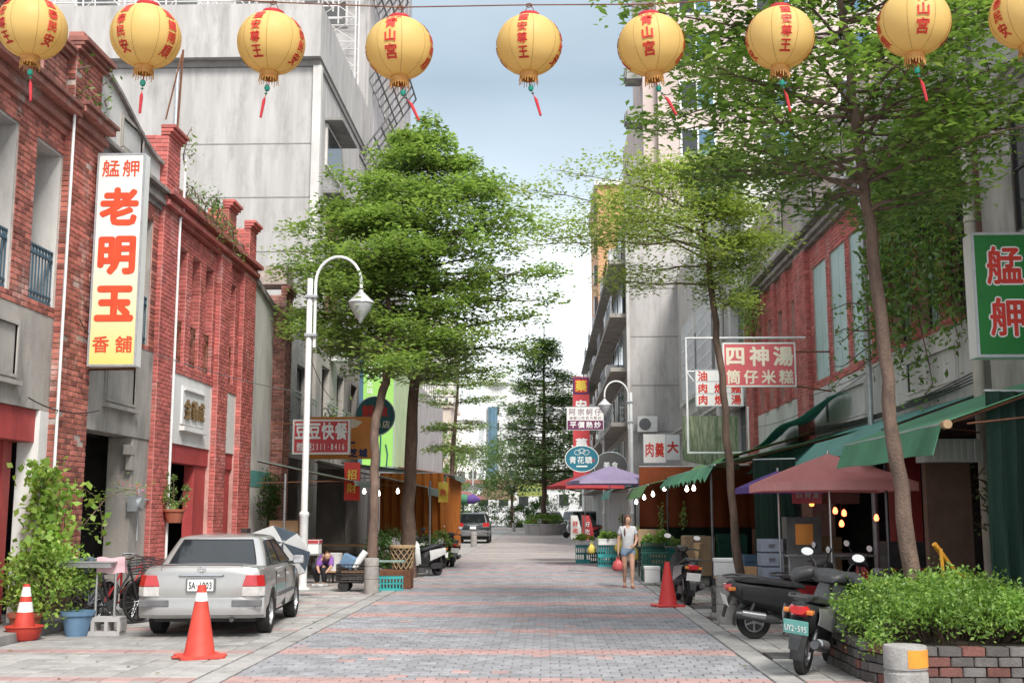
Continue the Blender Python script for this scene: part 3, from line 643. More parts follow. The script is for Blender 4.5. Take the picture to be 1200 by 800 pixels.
# ------------------------------------------------------------------ right row
RX = 6.5
RA = thing('shop_house', 'grey rendered house with black window above the green sign, cut by the frame edge', 'building', (RX, 14, 0), world=True)
opsR = [(11.6, 13.2, 5.6, 7.6), (14.2, 15.75, 5.5, 7.3)]
b = MB(); wall_open(b, 'x', RX, RX + .4, 9, 16.9, 3.3, 9.9, opsR); b.box(RX + .05, 16.4, .1, RX + .5, 16.9, 3.29); b.box(RX + .05, 12.2, .1, RX + .5, 12.7, 3.29); b.build('wall', 'plaster_grey', RA)
b = MB(); b.box(RX - .06, 9, 3.5, RX - .001, 16.2, 7.9); b.build('render_panel', 'plaster_pale', RA) if False else None
for o in opsR:
    sash(RA, RX, -1, *o, 2, 2, fr='black_iron', back=.06)
    cornice(RA, RX, -1, o[0] - .25, o[1] + .2, o[3] + .25, ((.08, .06), (.08, .12), (.06, .18)), 'plaster_grey', 'window_hood')
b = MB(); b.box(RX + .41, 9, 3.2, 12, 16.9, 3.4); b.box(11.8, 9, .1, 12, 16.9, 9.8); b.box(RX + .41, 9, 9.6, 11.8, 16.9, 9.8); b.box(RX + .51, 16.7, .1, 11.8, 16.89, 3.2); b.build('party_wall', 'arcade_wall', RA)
cornice(RA, RX, -1, 9, 16.9, 9.4, ((.12, .08), (.1, .16), (.08, .24)), 'plaster_grey')
dp = MB(); dp.tube([(RX - .12, 17.05, .2), (RX - .12, 17.05, 10.4)], .085, 10)
for z in (2, 4, 6, 8, 10): dp.lathe([(.085, 0), (.1, .01), (.1, .05), (.085, .06)], 10, (RX - .12, 17.05, z))
tag(dp.build('drain_pipe', mat('cream_pvc', (.55, .5, .42), .5, (.42, .38, .32), 2, dirt=.35), smooth=True), 'cream plastic drain pipe running up between the grey house and the vines', 'pipe')
RB = thing('shop_house', 'old red brick house half hidden under creepers behind the big tree', 'building', (RX, 20, 0), world=True)
opsB2 = [(17.5, 18.4, 4.75, 7.3), (18.9, 19.9, 4.75, 7.3), (20.4, 21.4, 4.75, 7.3)]
b = MB(); wall_open(b, 'x', RX, RX + .4, 17.2, 22.3, 4.65, 8.1, opsB2); b.build('wall', 'mortar_red', RB)
b = MB(); b.box(RX - .02, 17.2, 3.2, RX + .4, 22.3, 4.649); b.build('plaster_panel', 'plaster_pale', RB)
moulded_panel(RB, RX - .02, -1, 18.2, 20.6, 3.8, 4.3, 'plaster_pale')
for o in opsB2: sash(RB, RX, -1, *o, 1, 3, glass='teal_board' if o[0] > 18 else 'window_dusty', back=.2, fr='dark_wood')
fb = [('x', RX, -1, a, c, 4.65, 8.1) for a, c in ((17.2, 17.5), (18.4, 18.9), (19.9, 20.4), (21.4, 22.3))] + [('x', RX, -1, a, c, z0, z1) for a, c in ((17.5, 18.4), (18.9, 19.9), (20.4, 21.4)) for z0, z1 in ((4.65, 4.75), (7.3, 8.1))]
bricks(RB, fb, 'brick_red')
cornice(RB, RX, -1, 17.2, 22.3, 8.1, ((.1, .08), (.1, .18), (.1, .12), (.08, .28)), 'stone_cap')
b = MB(); b.box(RX + .02, 17.2, 8.49, RX + .3, 22.3, 10.2); b.build('parapet', 'plaster_grey', RB)
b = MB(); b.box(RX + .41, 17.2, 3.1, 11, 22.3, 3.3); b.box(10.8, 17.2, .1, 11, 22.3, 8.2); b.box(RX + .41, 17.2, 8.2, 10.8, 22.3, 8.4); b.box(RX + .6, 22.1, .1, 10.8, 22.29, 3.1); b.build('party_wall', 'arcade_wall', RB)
for y0, y1 in ((17.15, 17.55), (21.9, 22.29)): b = MB(); b.box(RX, y0, .1, RX + .5, y1, 3.199); b.build('pillar', 'red_paint', RB)
RC = thing('shop_house', 'red brick house with three tall pale teal boarded windows', 'building', (RX, 27, 0), world=True)
opsC2 = [(22.9, 24.3, 4.8, 7.55), (24.65, 26.0, 4.8, 7.55), (26.35, 27.7, 4.8, 7.55), (29.6, 30.2, 4.75, 7.2), (31.2, 31.9, 4.75, 7.2), (32.7, 33.4, 4.75, 7.2), (34.2, 34.9, 4.75, 7.2)]
b = MB(); wall_open(b, 'x', RX, RX + .4, 22.3, 36.6, 4.6, 8.1, opsC2); b.build('wall', 'mortar_red', RC)
b = MB(); b.box(RX - .015, 22.3, 3.3, RX + .4, 36.6, 4.599); b.build('plaster_panel', 'plaster_pale', RC)
moulded_panel(RC, RX - .015, -1, 23.4, 26.6, 3.72, 4.3, 'plaster_pale')
for o in opsC2[:3]:
    for k in range(2):
        c0 = o[0] + (o[1] - o[0]) * k / 2; b = MB(); b.box(RX + .03, c0 + .012, o[2], RX + .07, c0 + (o[1] - o[0]) / 2 - .012, o[3]); b.build('board', 'teal_board', RC)
for o in opsC2[3:]: sash(RC, RX, -1, *o, 1, 3, back=.25)
pil = [(28.0, 29.2, .14), (35.4, 36.6, .14), (30.5, 31.0, .08), (32.1, 32.5, .08), (33.6, 34.0, .08)]
b = MB()
for y0, y1, p in pil: b.box(RX - p, y0, .1 if p > .1 else 4.6, RX + .39, y1, 8.1)
b.build('pilaster', 'mortar_red', RC)
fc = []
for y0, y1, p in pil: fc += [('x', RX - p, -1, y0, y1, 3.3 if p > .1 else 4.6, 8.08), ('y', y0, -1, RX - p, RX + .0, 3.3 if p > .1 else 4.6, 8.08)]
for a, c in ((22.3, 22.9), (24.3, 24.65), (26.0, 26.35), (27.7, 28.0), (29.2, 29.6), (30.2, 30.5), (31.0, 31.2), (31.9, 32.1), (32.5, 32.7), (33.4, 33.6), (34.0, 34.2), (34.9, 35.4)): fc.append(('x', RX, -1, a, c, 4.6, 8.08))
for o in opsC2: fc += [('x', RX, -1, o[0], o[1], o[3], 8.08), ('x', RX, -1, o[0], o[1], 4.6, o[2])]
bricks(RC, fc, 'brick_red')
cornice(RC, RX - .05, -1, 22.3, 36.6, 8.1, ((.1, .08), (.1, .18), (.1, .12), (.1, .3)), 'stone_cap')
b = MB(); b.box(RX + .02, 22.3, 8.51, RX + .3, 36.6, 10.6); b.build('parapet', mat('plaster_rosy', (.46, .37, .33), .9, (.34, .27, .245), 1.2, bump=.2, dirt=.4, stretch=(1, 1, .4)), RC)
for y0, y1 in ((22.8, 24.6), (25.2, 27.4), (29.2, 31.0), (31.8, 33.6)): moulded_panel(RC, RX + .02, -1, y0, y1, 8.95, 10.0, 'plaster_pale')
b = MB(); b.box(RX - .14, 28.0, 8.51, RX + .3, 29.0, 10.8); b.build('parapet_pier', 'plaster_grey', RC)
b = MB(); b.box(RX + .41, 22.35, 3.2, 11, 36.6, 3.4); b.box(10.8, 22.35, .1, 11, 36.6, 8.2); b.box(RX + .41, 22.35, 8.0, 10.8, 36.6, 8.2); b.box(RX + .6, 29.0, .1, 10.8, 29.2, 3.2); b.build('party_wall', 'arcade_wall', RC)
b = MB(); b.tube([(RX - .2, 22.5, .2), (RX - .2, 22.5, 8.2)], .06, 10); b.build('pipe', 'galvanised', RC, smooth=True)
# white house with curved balconies
RD = thing('balcony_house', 'pale grey house with stepped balconies and barred windows beside the concrete wall', 'building', (RX, 45, 0), world=True)
b = MB(); wall_open(b, 'x', RX, RX + .4, 36.8, 56, 3.2, 13.2, [(37.6, 40.2, 6.4, 9.2), (41.6, 45, 6.2, 9.4), (46.2, 50, 6.2, 9.4), (37.6, 40.2, 3.6, 5.6), (41.6, 45, 3.4, 5.6), (37.6, 40, 10.2, 12.2), (41.6, 45, 10.2, 12.2)])
b.box(RX + .41, 36.8, 3.1, 11, 56, 3.3); b.box(11, 36.8, .1, 11.2, 56, 13); b.box(RX + .41, 36.8, 13, 11, 56, 13.2); b.box(RX + .41, 36.81, .1, 11, 36.95, 13); b.build('wall', 'plaster_pale', RD)
for o in ((37.6, 40.2, 6.4, 9.2), (41.6, 45, 6.2, 9.4), (46.2, 50, 6.2, 9.4), (41.6, 45, 3.4, 5.6), (37.6, 40.2, 3.6, 5.6), (37.6, 40, 10.2, 12.2), (41.6, 45, 10.2, 12.2)): sash(RD, RX, -1, *o, 2, 2, back=.3, fr='grey_metal')
for (y0, y1, z) in ((37.3, 40.6, 5.6), (41.2, 45.4, 5.5), (45.8, 50.4, 5.5)):
    b = MB(); b.prism([(RX - .01, z), (RX - .01, z + .9), (RX - .62, z + .9), (RX - .62, z + .72), (RX - .45, z + .68), (RX - .45, z + .2), (RX - .3, z)], y0, y1, 'y'); b.build('balcony', 'plaster_pale', RD)
b = MB()
for (y0, y1, z0, z1) in ((41.3, 45.2, 6.4, 9.6), (46, 50.2, 6.4, 9.6), (41.4, 45.2, 10, 12.4)):
    n = int((y1 - y0) / .16)
    for i in range(n + 1): y = y0 + i * (y1 - y0) / n; b.box(RX - .55, y - .012, z0, RX - .52, y + .012, z1)
    for z in np.linspace(z0, z1, 7): b.box(RX - .555, y0, z - .015, RX - .515, y1, z + .015)
b.build('window_grille', 'white_paint', RD)
b = MB(); b.cyl((RX - .3, 40.9, .1), (RX - .3, 40.9, 13), .16, n=14); b.build('column', 'plaster_pale', RD, smooth=True)
cornice(RD, RX, -1, 36.8, 56, 5.2, ((.1, .1), (.12, .25), (.1, .4)), 'plaster_pale')
# concrete side wall with the air conditioner
RF = thing('concrete_building', 'plain concrete side wall carrying one air conditioner above the stalls', 'building', (4.05, 56, 0), world=True)
b = MB(); b.box(4.12, 56, 0, 14, 104, 16.6); b.build('wall', 'concrete', RF)
for z in (3.3, 5.55, 7.8, 10.2, 12.6, 14.9): b = MB(); b.box(4.2, 55.985, z, 14, 56, z + .035); b.build('joint', 'concrete_joint', RF)
b = MB(); b.box(3.98, 55.8, 0, 4.12, 56.3, 16.8); b.build('corner_pier', 'plaster_pale', RF)
random.seed(5)
for fl in range(5):
    z = 3.4 + fl * 2.7
    b = MB(); b.box(3.2, 56.4, z - .25, 4.11, 103, z - .05); b.build('floor_slab', 'plaster_grey', RF)
    for i in range(11):
        y = 57 + i * 4.1
        b = MB(); b.box(3.9, y, z, 4.11, y + 3.4, z + 1.9); w_ = b.build('window', random.choice(['grey_metal', 'dark_wood', 'plaster_grey']), RF)
        for k in range(2): p = MB(); p.box(3.86, y + .12 + k * 1.65, z + .12, 3.9, y + 1.6 + k * 1.65, z + 1.78); p.build('pane', random.choice(['window_glass', 'window_dusty', 'blue_glass']), w_)
        if random.random() < .45:
            b = MB(); b.box(3.25, y + .2, z + .05, 3.85, y + 1.2, z + .7); b.box(3.2, y + .3, z + .12, 3.25, y + .9, z + .62); b.build('cooling_unit', 'white_paint', RF, bevel=.02)
        if random.random() < .4: railing(RF, 3.3, y, y + 3.2, z - .05, z + .9, random.choice(['rust', 'grey_metal']), 12, .03, False, 'balcony_rail')
RG = thing('apartment_block', 'tall pinkish tiled apartment block behind the concrete wall, top hidden by leaves', 'building', (8, 64, 0), world=True)
b = MB(); b.box(6.4, 104.5 - 42, 16.7, 24, 80, 40); b.box(5.6, 104.5 - 41.5, 16.7, 6.39, 80, 27); b.build('wall', 'pink_stucco', RG)
for z in (18.5, 21.3, 24.1, 26.9, 29.7, 32.5):
    for x in (7.6, 12, 16.5):
        b = MB(); b.box(x, 62.42, z, x + 2.0, 62.52, z + 1.7); w_ = b.build('window', 'white_paint', RG)
        p = MB(); p.box(x + .12, 62.4, z + .12, x + .95, 62.44, z + 1.58); p.build('pane', 'window_glass', w_)
        p = MB(); p.box(x + 1.05, 62.4, z + .12, x + 1.88, 62.44, z + 1.58); p.build('pane', 'blue_glass', w_)
for z in (18, 20.8, 23.6, 26.2):
    b = MB(); b.box(4.7, 63.1, z, 5.59, 64.4, z + .8); b.box(4.6, 63.2, z + .1, 4.7, 64.3, z + .7); b.build('cooling_unit', 'concrete_dark', RG, bevel=.03)
RO = thing('apartment_block', 'orange tiled tower standing behind the far street fronts', 'building', (6, 105, 0), world=True)
b = MB(); b.box(4.9, 104.3, 0, 16, 120, 31.8); b.build('wall', 'orange_tile', RO)
b = MB(); b.box(4.6, 104.0, 31.8, 16.2, 120.2, 32.3); b.build('roof_edge', 'white_tile', RO)
for z in range(8, 31, 3):
    b = MB(); b.box(4.6, 106, z, 4.91, 108, z + 1.6); b.build('window', 'window_dusty', RO)
RW = thing('apartment_block', 'low white tiled house with tank, end of the far street front', 'building', (4, 108, 0), world=True)
b = MB(); b.box(3.6, 106, 0, 4.88, 117, 15); b.build('wall', 'white_tile', RW)
for z in (4.5, 7.5, 10.5, 13): b = MB(); b.box(3.5, 107, z, 3.61, 112, z + 1.5); b.build('window', 'window_glass', RW)
b = MB(); b.lathe([(.6, 0), (.62, 1.2), (.2, 1.5)], 12, (4.3, 108, 15)); b.build('water_tank', 'galvanised', RW, smooth=True)

# ------------------------------------------------------------------ the far end
def block(label, x0, x1, y0, d, h, m, nx, z0, dz, pane='window_glass', ww=.6, hh=.55, cat='building', name='apartment_block'):
    t = thing(name, label, cat, ((x0 + x1) / 2, y0, 0), world=True)
    b = MB(); b.box(x0, y0, 0, x1, y0 + d, h); b.build('wall', m, t)
    b = MB(); b.box(x0 - .3, y0 - .3, h, x1 + .3, y0 + d, h + .6); b.build('parapet', m, t)
    z = z0
    while z + dz < h:
        for i in range(nx):
            c = x0 + (x1 - x0) * (i + .5) / nx; wd = (x1 - x0) / nx * ww / 2
            b = MB(); b.box(c - wd, y0 - .12, z, c + wd, y0 - .02, z + dz * hh); w_ = b.build('window', 'white_tile', t)
            p = MB(); p.box(c - wd * .86, y0 - .16, z + .12, c + wd * .86, y0 - .11, z + dz * hh - .12); p.build('pane', pane, w_)
        z += dz
    return t
T1 = block('white office tower with rounded blue glass strip at the far end', -11.8, 6, 225, 20, 26.5, 'white_tile', 5, 5, 3.1)
b = MB(); b.cyl((-10.4, 224.6, 4), (-10.4, 224.6, 22), 1.0, n=18); b.build('glass_strip', 'blue_glass', T1, smooth=True)
b = MB(); b.lathe([(2.6, 0), (2.6, .6), (1.6, 1.0)], 20, (-9.2, 226, 26.8)); b.build('roof_drum', 'white_tile', T1)
block('tan apartment block with rows of balconies beyond the corrugated shed', -19, -12.4, 150, 14, 15.2, 'beige_tile', 4, 3, 2.9)
block('narrow grey apartment block beside the tan one', -12.3, -9.2, 158, 14, 14.2, 'white_tile', 2, 3, 2.8, 'window_dusty', .75)
block('pale cream high rise rising behind the tan apartments', -26, -16.5, 205, 14, 36, mat('cream_tile', (.66, .6, .54), .8, (.6, .55, .5), .4), 4, 6, 3.0, 'window_dusty', .25, .35)
block('grey block seen between the leaves of the tall planter tree', 2, 26, 190, 14, 24, 'white_tile', 7, 4, 3.0, 'window_dusty', .6)
LB = block('low white hall with dark windows across the far side street', -20, 22, 152, 10, 5.4, 'white_tile', 16, 2.4, 2.9, 'window_glass', .55, .6, name='low_building')
b = MB(); b.box(-20.3, 151.2, 5.41, 22.3, 152, 5.9); b.build('eave', 'brick_old', LB)
# ------------------------------------------------------------------ trees and plants
mat('bark', (.17, .115, .085), .95, (.10, .07, .055), 9, bump=.8, bscale=35, stretch=(1, 1, .35), dirt=.35)
mat('bark_pale', (.2, .135, .105), .95, (.12, .085, .068), 9, bump=.8, bscale=35, stretch=(1, 1, .35), dirt=.3)
leafmat('leaf_mid', (.13, .2, .07), (.26, .35, .12), (.38, .45, .18))
leafmat('leaf_light', (.17, .24, .07), (.32, .38, .13), (.42, .45, .2))
leafmat('leaf_dark', (.038, .085, .026), (.09, .165, .042))
leafmat('leaf_deep', (.095, .17, .05), (.205, .295, .085), (.3, .38, .13))  # deeper green for the crown of the leaning tree
leafmat('leaf_far', (.09, .15, .065), (.17, .245, .1))
leafmat('leaf_bright', (.11, .21, .045), (.23, .35, .08), (.34, .44, .13))
leafmat('leaf_pothos', (.15, .28, .05), (.33, .45, .10), (.5, .55, .2))
leafmat('leaf_vine', (.07, .14, .035), (.16, .25, .07), (.24, .15, .07))
rng = np.random.default_rng(11)
def leaf_mesh(name, C, size, m, parent, up=.75, aspect=.5, D=None):
    """one small folded blade per centre; up: how strongly the blades lie flat"""
    C = np.asarray(C, float); n = len(C)
    nr = rng.normal(size=(n, 3)); nr /= np.linalg.norm(nr, axis=1)[:, None]; nr = nr * (1 - up) + np.array([0, 0, up]); nr /= np.linalg.norm(nr, axis=1)[:, None]
    t = rng.normal(size=(n, 3)) if D is None else D + rng.normal(size=(n, 3)) * .45
    t -= nr * (t * nr).sum(1)[:, None]; t /= np.linalg.norm(t, axis=1)[:, None] + 1e-9; s_ = np.cross(nr, t)
    L = (size * rng.uniform(.5, 1.45, n))[:, None]; W = L * aspect
    V = np.empty((n, 4, 3)); V[:, 0] = C - t * L * .5; V[:, 1] = C + s_ * W * .5 + nr * L * .08; V[:, 2] = C + t * L * .5 - nr * L * .06; V[:, 3] = C - s_ * W * .5 + nr * L * .08
    off = WL.get(parent.name) if parent is not None else None
    V = V.reshape(-1, 3)
    if off is not None: V = V - np.array(off)
    me = bpy.data.meshes.new(name); me.vertices.add(4 * n); me.loops.add(4 * n); me.polygons.add(n)
    me.vertices.foreach_set('co', V.ravel().astype(np.float32)); me.loops.foreach_set('vertex_index', np.arange(4 * n, dtype=np.int32))
    me.polygons.foreach_set('loop_start', np.arange(0, 4 * n, 4, dtype=np.int32)); me.update(calc_edges=True); me.materials.append(MATS[m])
    o = bpy.data.objects.new(name, me); COL.objects.link(o); o.parent = parent
    return o
def tier_tree(name, label, path, radii, whorls, leaf, m, bark='bark', dens=46, pad=(.34, .1), group=None, up=.7, spray=.5, side=.5, jit=1., skip=.3):
    """path: trunk points; whorls: (height, limbs, length, rise, azimuth0, squash(fn of azimuth -> length factor))"""
    base = path[0]; t = thing(name, label, 'tree', base, group=group, world=True); P = [Vector(p) for p in path]
    def at(z):
        for i in range(len(P) - 1):
            if P[i].z <= z <= P[i + 1].z or i == len(P) - 2:
                f = (z - P[i].z) / (P[i + 1].z - P[i].z); return P[i].lerp(P[i + 1], f), radii[i] + (radii[i + 1] - radii[i]) * min(1, max(0, f))
    b = MB(); fine = []; fr_ = []
    for i in range(len(P) - 1):
        for k in range(5):
            f = k / 5; q = P[i].lerp(P[i + 1], f); w_ = .02 * radii[0] / .15
            fine.append(q + Vector((rng.normal() * w_, rng.normal() * w_, 0))); fr_.append((radii[i] + (radii[i + 1] - radii[i]) * f) * rng.uniform(.94, 1.07))
    fine.append(P[-1]); fr_.append(radii[-1]); fr_[0] *= 1.25
    b.tube(fine, fr_, 10); pads = []
    for z, n, ln, rise, az0, sq in whorls:
        o_, r0 = at(z)
        for k in range(n):
            o, r0 = at(max(path[0][2] + .5, z + rng.uniform(-.22, .22) * jit))
            az = az0 + 2 * math.pi * (k + rng.uniform(-.22, .22)) / n; l_ = ln * rng.uniform(.72, 1.12) * (sq(az) if sq else 1)
            if l_ < .25: continue
            d = Vector((math.cos(az), math.sin(az), 0)); sd_ = Vector((-d.y, d.x, 0)); pts = []; ns = 6; bend = rng.uniform(-.25, .25); rs_ = rise * rng.uniform(.6, 1.3)
            for i in range(ns + 1):
                f = i / ns; pts.append(o + d * (l_ * f) + sd_ * (bend * l_ * f * f) + Vector((0, 0, rs_ * l_ * (f - .45 * f * f) + rng.normal() * .02)))
            rr = min(r0 * .5, .022 + .016 * l_); b.tube(pts, [rr * .8 * (1 - .88 * i / ns) + .003 for i in range(ns + 1)], 5)
            for i in range(1, ns + 1):
                if i / ns < .22: continue
                for sgn in (-1, 1):
                    sl = l_ * side * (1.08 - i / ns) * rng.uniform(.5, 1.1) + .12
                    e0 = pts[i]; e1 = e0 + (d * .75 + sd_ * sgn).normalized() * sl + Vector((0, 0, sl * rng.uniform(-.02, .16)))
                    b.tube([e0, e0.lerp(e1, .5) + Vector((0, 0, .02)), e1], [rr * .2 + .002, rr * .12 + .002, .002], 4)
                    m_ = max(1, int(sl / spray + .5))
                    for q in range(m_): pads.append((e0.lerp(e1, (q + 1) / m_), min(1, .55 + .5 * l_)))
                pads.append((pts[i], 1))
    o, _ = at(path[-1][2])
    for k in range(6): pads.append((P[-1] + Vector((rng.normal() * .12, rng.normal() * .12, rng.uniform(-.2, .25))), .7))
    b.build('trunk', bark, t, smooth=50)
    C = []
    for p, s_ in pads:
        if rng.random() < skip: continue
        k = int(dens * s_ * rng.uniform(.5, 1.4)); a = rng.uniform(0, 2 * math.pi, k); rad = pad[0] * s_ * np.sqrt(rng.uniform(0, 1, k)) * 1.15
        C.append(np.c_[p.x + np.cos(a) * rad, p.y + np.sin(a) * rad, p.z + rng.normal(0, pad[1], k) + .04 - rad * .12])
    leaf_mesh('crown', np.concatenate(C), leaf, m, t, up=up)
    return t
# the pair of big layered trees by the street lamp
wh = []
for i, (z, l_) in enumerate(((5.6, 2.6), (6.4, 3.6), (7.2, 3.9), (8.0, 3.75), (8.8, 3.4), (9.6, 2.85), (10.3, 2.2), (10.9, 1.5), (11.4, .85))): wh.append((z, 8 if l_ > 2 else 6, l_, .2, i * .7, lambda a: .86 if math.cos(a) > .2 else 1.0))
tier_tree('almond_tree', 'big layered green street tree with dark straight trunk behind the orange tarpaulin stall', [(-3.65, 30.8, 0), (-3.62, 30.7, 3), (-3.4, 30.6, 6), (-3.2, 30.4, 9), (-3.2, 30.4, 12.1)], [.2, .165, .13, .08, .02], wh, .15, 'leaf_mid', dens=66, pad=(.4, .13), spray=.55, jit=2.0, skip=.36)
wh = []
for i, (z, l_) in enumerate(((5.3, 2.0), (6.0, 2.8), (6.8, 3.0), (7.7, 2.6), (8.5, 2.0), (9.2, 1.2))): wh.append((z, 8, l_, .2, i * .8 + .3, lambda a: (.62 if math.sin(a) < 0 else 1.0) * (1.12 if math.cos(a) < 0 else .9)))
tier_tree('almond_tree', 'layered green street tree whose pale bent trunk stands behind the concrete bollard and teal crate', [(-3.82, 25.6, 0), (-3.78, 25.6, 2), (-3.86, 25.8, 3.6), (-3.72, 26.6, 4.7), (-3.9, 28.4, 6.5), (-4.3, 28.9, 9.4)], [.125, .1, .095, .1, .075, .02], wh, .145, 'leaf_mid', 'bark_pale', dens=62, pad=(.4, .13), spray=.55, jit=2.0, skip=.36)
# right: the tall dark tree over the scooters, the pale one by the market and the ones further off
wh = []
for i, (z, l_) in enumerate(((5.3, 2.0), (5.75, 2.8), (6.15, 3.0), (6.6, 2.9), (7.05, 2.8), (7.5, 2.6), (8.0, 2.3), (8.5, 1.7), (9.0, 1.0))): wh.append((z, 7, l_, .17 if i else .3, i * .75 + .2, lambda a: 1.0 if math.cos(a) < 0 else .74))
tier_tree('almond_tree', 'leaning tree with bare trunk rising from the brick planter, crown under the lanterns', [(4.17, 13.3, .3), (4.02, 13.3, 2), (3.92, 13.3, 3.2), (3.82, 13.3, 5), (3.66, 13.3, 6.6), (3.5, 13.3, 9.3)], [.1, .085, .075, .068, .056, .016], wh, .115, 'leaf_deep', 'bark_pale', dens=36, pad=(.3, .1), spray=.36, jit=1.4, skip=.36)
wh = [(5.35, 4, 1.9, .1, 2.7, lambda a: 1.15 if math.cos(a) < -.2 else .3), (6.05, 7, 2.2, .18, .4, lambda a: 1.35 if math.cos(a) < 0 else .5), (6.4, 8, 2.3, .22, 1.1, lambda a: 1.35 if math.cos(a) < 0 else .5), (6.8, 7, 2.0, .25, .2, lambda a: 1.3 if math.cos(a) < 0 else .5), (7.15, 6, 1.3, .3, .6, lambda a: 1.3 if math.cos(a) < 0 else .6), (7.45, 5, .8, .3, .2, None)]
tier_tree('almond_tree', 'slender tree with pale yellow green leaves spreading over the market side', [(3.28, 19.5, 0), (3.14, 19.5, 1.2), (3.03, 19.5, 3.4), (2.9, 19.5, 4.9), (2.78, 19.5, 6.3), (2.6, 19.4, 7.6)], [.085, .07, .06, .055, .046, .012], wh, .078, 'leaf_light', dens=70, pad=(.36, .09), spray=.42, skip=.3)
wh = [(4.2 + i * .95, 8, (2.6, 3.6, 3.9, 3.6, 3.7, 3.2, 2.9, 2.5, 2.2, 1.7, 1.2, .8)[i] * 1.05, .05, i * .9, None) for i in range(12)]
tier_tree('almond_tree', 'tall narrow tiered tree growing from the round planter at the end of the street', [(-.1, 90.3, .4), (-.15, 90.3, 5), (-.1, 90.3, 16.3)], [.24, .18, .04], wh, .28, 'leaf_far', dens=22, pad=(.7, .22), spray=.8, jit=2.2, skip=.4)
wh = [(6.2 + i * .55, 7, l_, .06, i * .8, None) for i, l_ in enumerate((2.4, .9, 3.0, .8, 1.6))]
tier_tree('almond_tree', 'small flat topped tree growing behind the orange tarpaulin near the corrugated wall', [(-5.1, 62, 0), (-5.0, 62, 5), (-4.7, 62, 9.2)], [.16, .12, .04], [(5.0, 6, 1.4, .05, 0, None), (6.2, 6, 1.8, .05, .4, None), (7.6, 7, 2.6, .08, .2, None), (8.5, 7, 3.2, .06, .5, None), (8.9, 6, 2.0, .05, .9, None)], .2, 'leaf_mid', dens=16, pad=(.5, .09), spray=.8)
def bushy(name, label, c, rx, ry, rz, leaf, m, n, cat='tree', trunk=None, clumps=40, up=.4, base=None, bark='bark', group=None):
    """rounded crown: leaf clumps spread over an uneven ellipsoid, hollow enough for gaps"""
    t = thing(name, label, cat, base or (c[0], c[1], 0), group=group, world=True)
    b = MB(); C = []; per = n // clumps; root = Vector(trunk[0]) if trunk else Vector((c[0], c[1], max(0, c[2] - rz)))
    fork = Vector(trunk[1]) if trunk else root
    if trunk: b.tube([root, root.lerp(fork, .5) + Vector((.03, 0, 0)), fork], [trunk[2], trunk[2] * .85, trunk[2] * .7], 8)
    for i in range(clumps):
        v = rng.normal(size=3); v /= np.linalg.norm(v); f = rng.uniform(.45, 1.02) ** .6
        p = np.array([c[0] + v[0] * rx * f, c[1] + v[1] * ry * f, c[2] + v[2] * rz * f]); s_ = rng.uniform(.16, .34)
        C.append(p + rng.normal(size=(per, 3)) * np.array([rx, ry, rz * .8]) * s_ * .62)
        if i % 2 == 0: b.tube([fork, fork.lerp(Vector(p), .5) + Vector((0, 0, -.04 * rz)), Vector(p)], [.02 * rz + .004, .012 * rz + .003, .003], 4)
    C = np.concatenate(C); C[:, 2] = np.maximum(C[:, 2], root.z + .02)
    b.build('trunk' if cat == 'tree' else 'stem', bark, t, smooth=True); leaf_mesh('crown' if cat == 'tree' else 'foliage', C, leaf, m, t, up=up)
    return t
bushy('broadleaf_tree', 'round leafy tree before the white office tower at the far end', (-3.3, 112, 5.9), 4.0, 3.5, 3.4, .26, 'leaf_far', 5200, trunk=((-3.3, 112, 0), (-3.3, 112, 3.6), .16), clumps=60)
bushy('broadleaf_tree', 'dense green tree behind the tiered planter tree', (5.6, 124, 8), 7, 4, 6, .36, 'leaf_far', 6500, trunk=((5.6, 124, 0), (5.6, 124, 3.6), .25), clumps=70)
bushy('broadleaf_tree', 'bright green tree beside the slim far lamp post', (-8.6, 95, 4.6), 2.8, 2.5, 3.8, .25, 'leaf_mid', 4200, trunk=((-8.6, 95, 0), (-8.6, 95, 2.4), .16), clumps=50)
for i, (x, y, rx, rz, l_) in enumerate(((-5.8, 112, 1.9, 1.35, 'dark clipped bush next to the parked black car'), (-2.7, 113, 1.7, 1.2, 'rounded bush in the middle of the far verge'), (-.5, 113, 1.7, 1.5, 'dark bush behind the far parked vans'), (-10, 112, 2.3, 1.4, 'dark bush behind the rolled market umbrella'))):
    bushy('bush', l_, (x, y, rz), rx, 1.3, rz, .17, 'leaf_dark', 3000, 'bush', clumps=40, group='bushes on the far verge')
kb = MB(); kb.box(-14, 109.5, -.01, 3, 110, .28); tag(kb.build('verge_kerb', 'concrete', bevel=.03), 'low pale kerb in front of the far bushes', 'kerb')
# shrub in the brick planter (right foreground)
mat('planter_brick', (.15, .135, .13), .9, (.1, .09, .086), 5, isl=.35, bump=.5, bscale=50, dirt=.35)
mat('planter_red', (.2, .085, .07), .9, (.14, .065, .055), 5, isl=.3, bump=.5, bscale=50, dirt=.3)
mat('soil', (.06, .042, .032), 1, (.035, .026, .02), 9, bump=.8)
pt = thing('brick_planter', 'long planter of rough grey and red blocks beneath the leaning tree', 'planter', (4.5, 12.6, 0), world=True)
pcore = [(3.3, 12.35), (3.5, 11.85), (6.05, 11.85), (6.05, 14.3), (3.5, 14.3), (3.3, 13.9)]
b = MB(); b.prism(pcore, 0, .33, 'z'); b.build('core', 'mortar', pt)
b = MB(); b.prism([(x + (4.5 - x) * .06, y + (12.9 - y) * .06) for x, y in pcore], .33, .37, 'z'); b.build('soil_bed', 'soil', pt)
blk = {m: None for m in ('planter_brick', 'planter_red')}
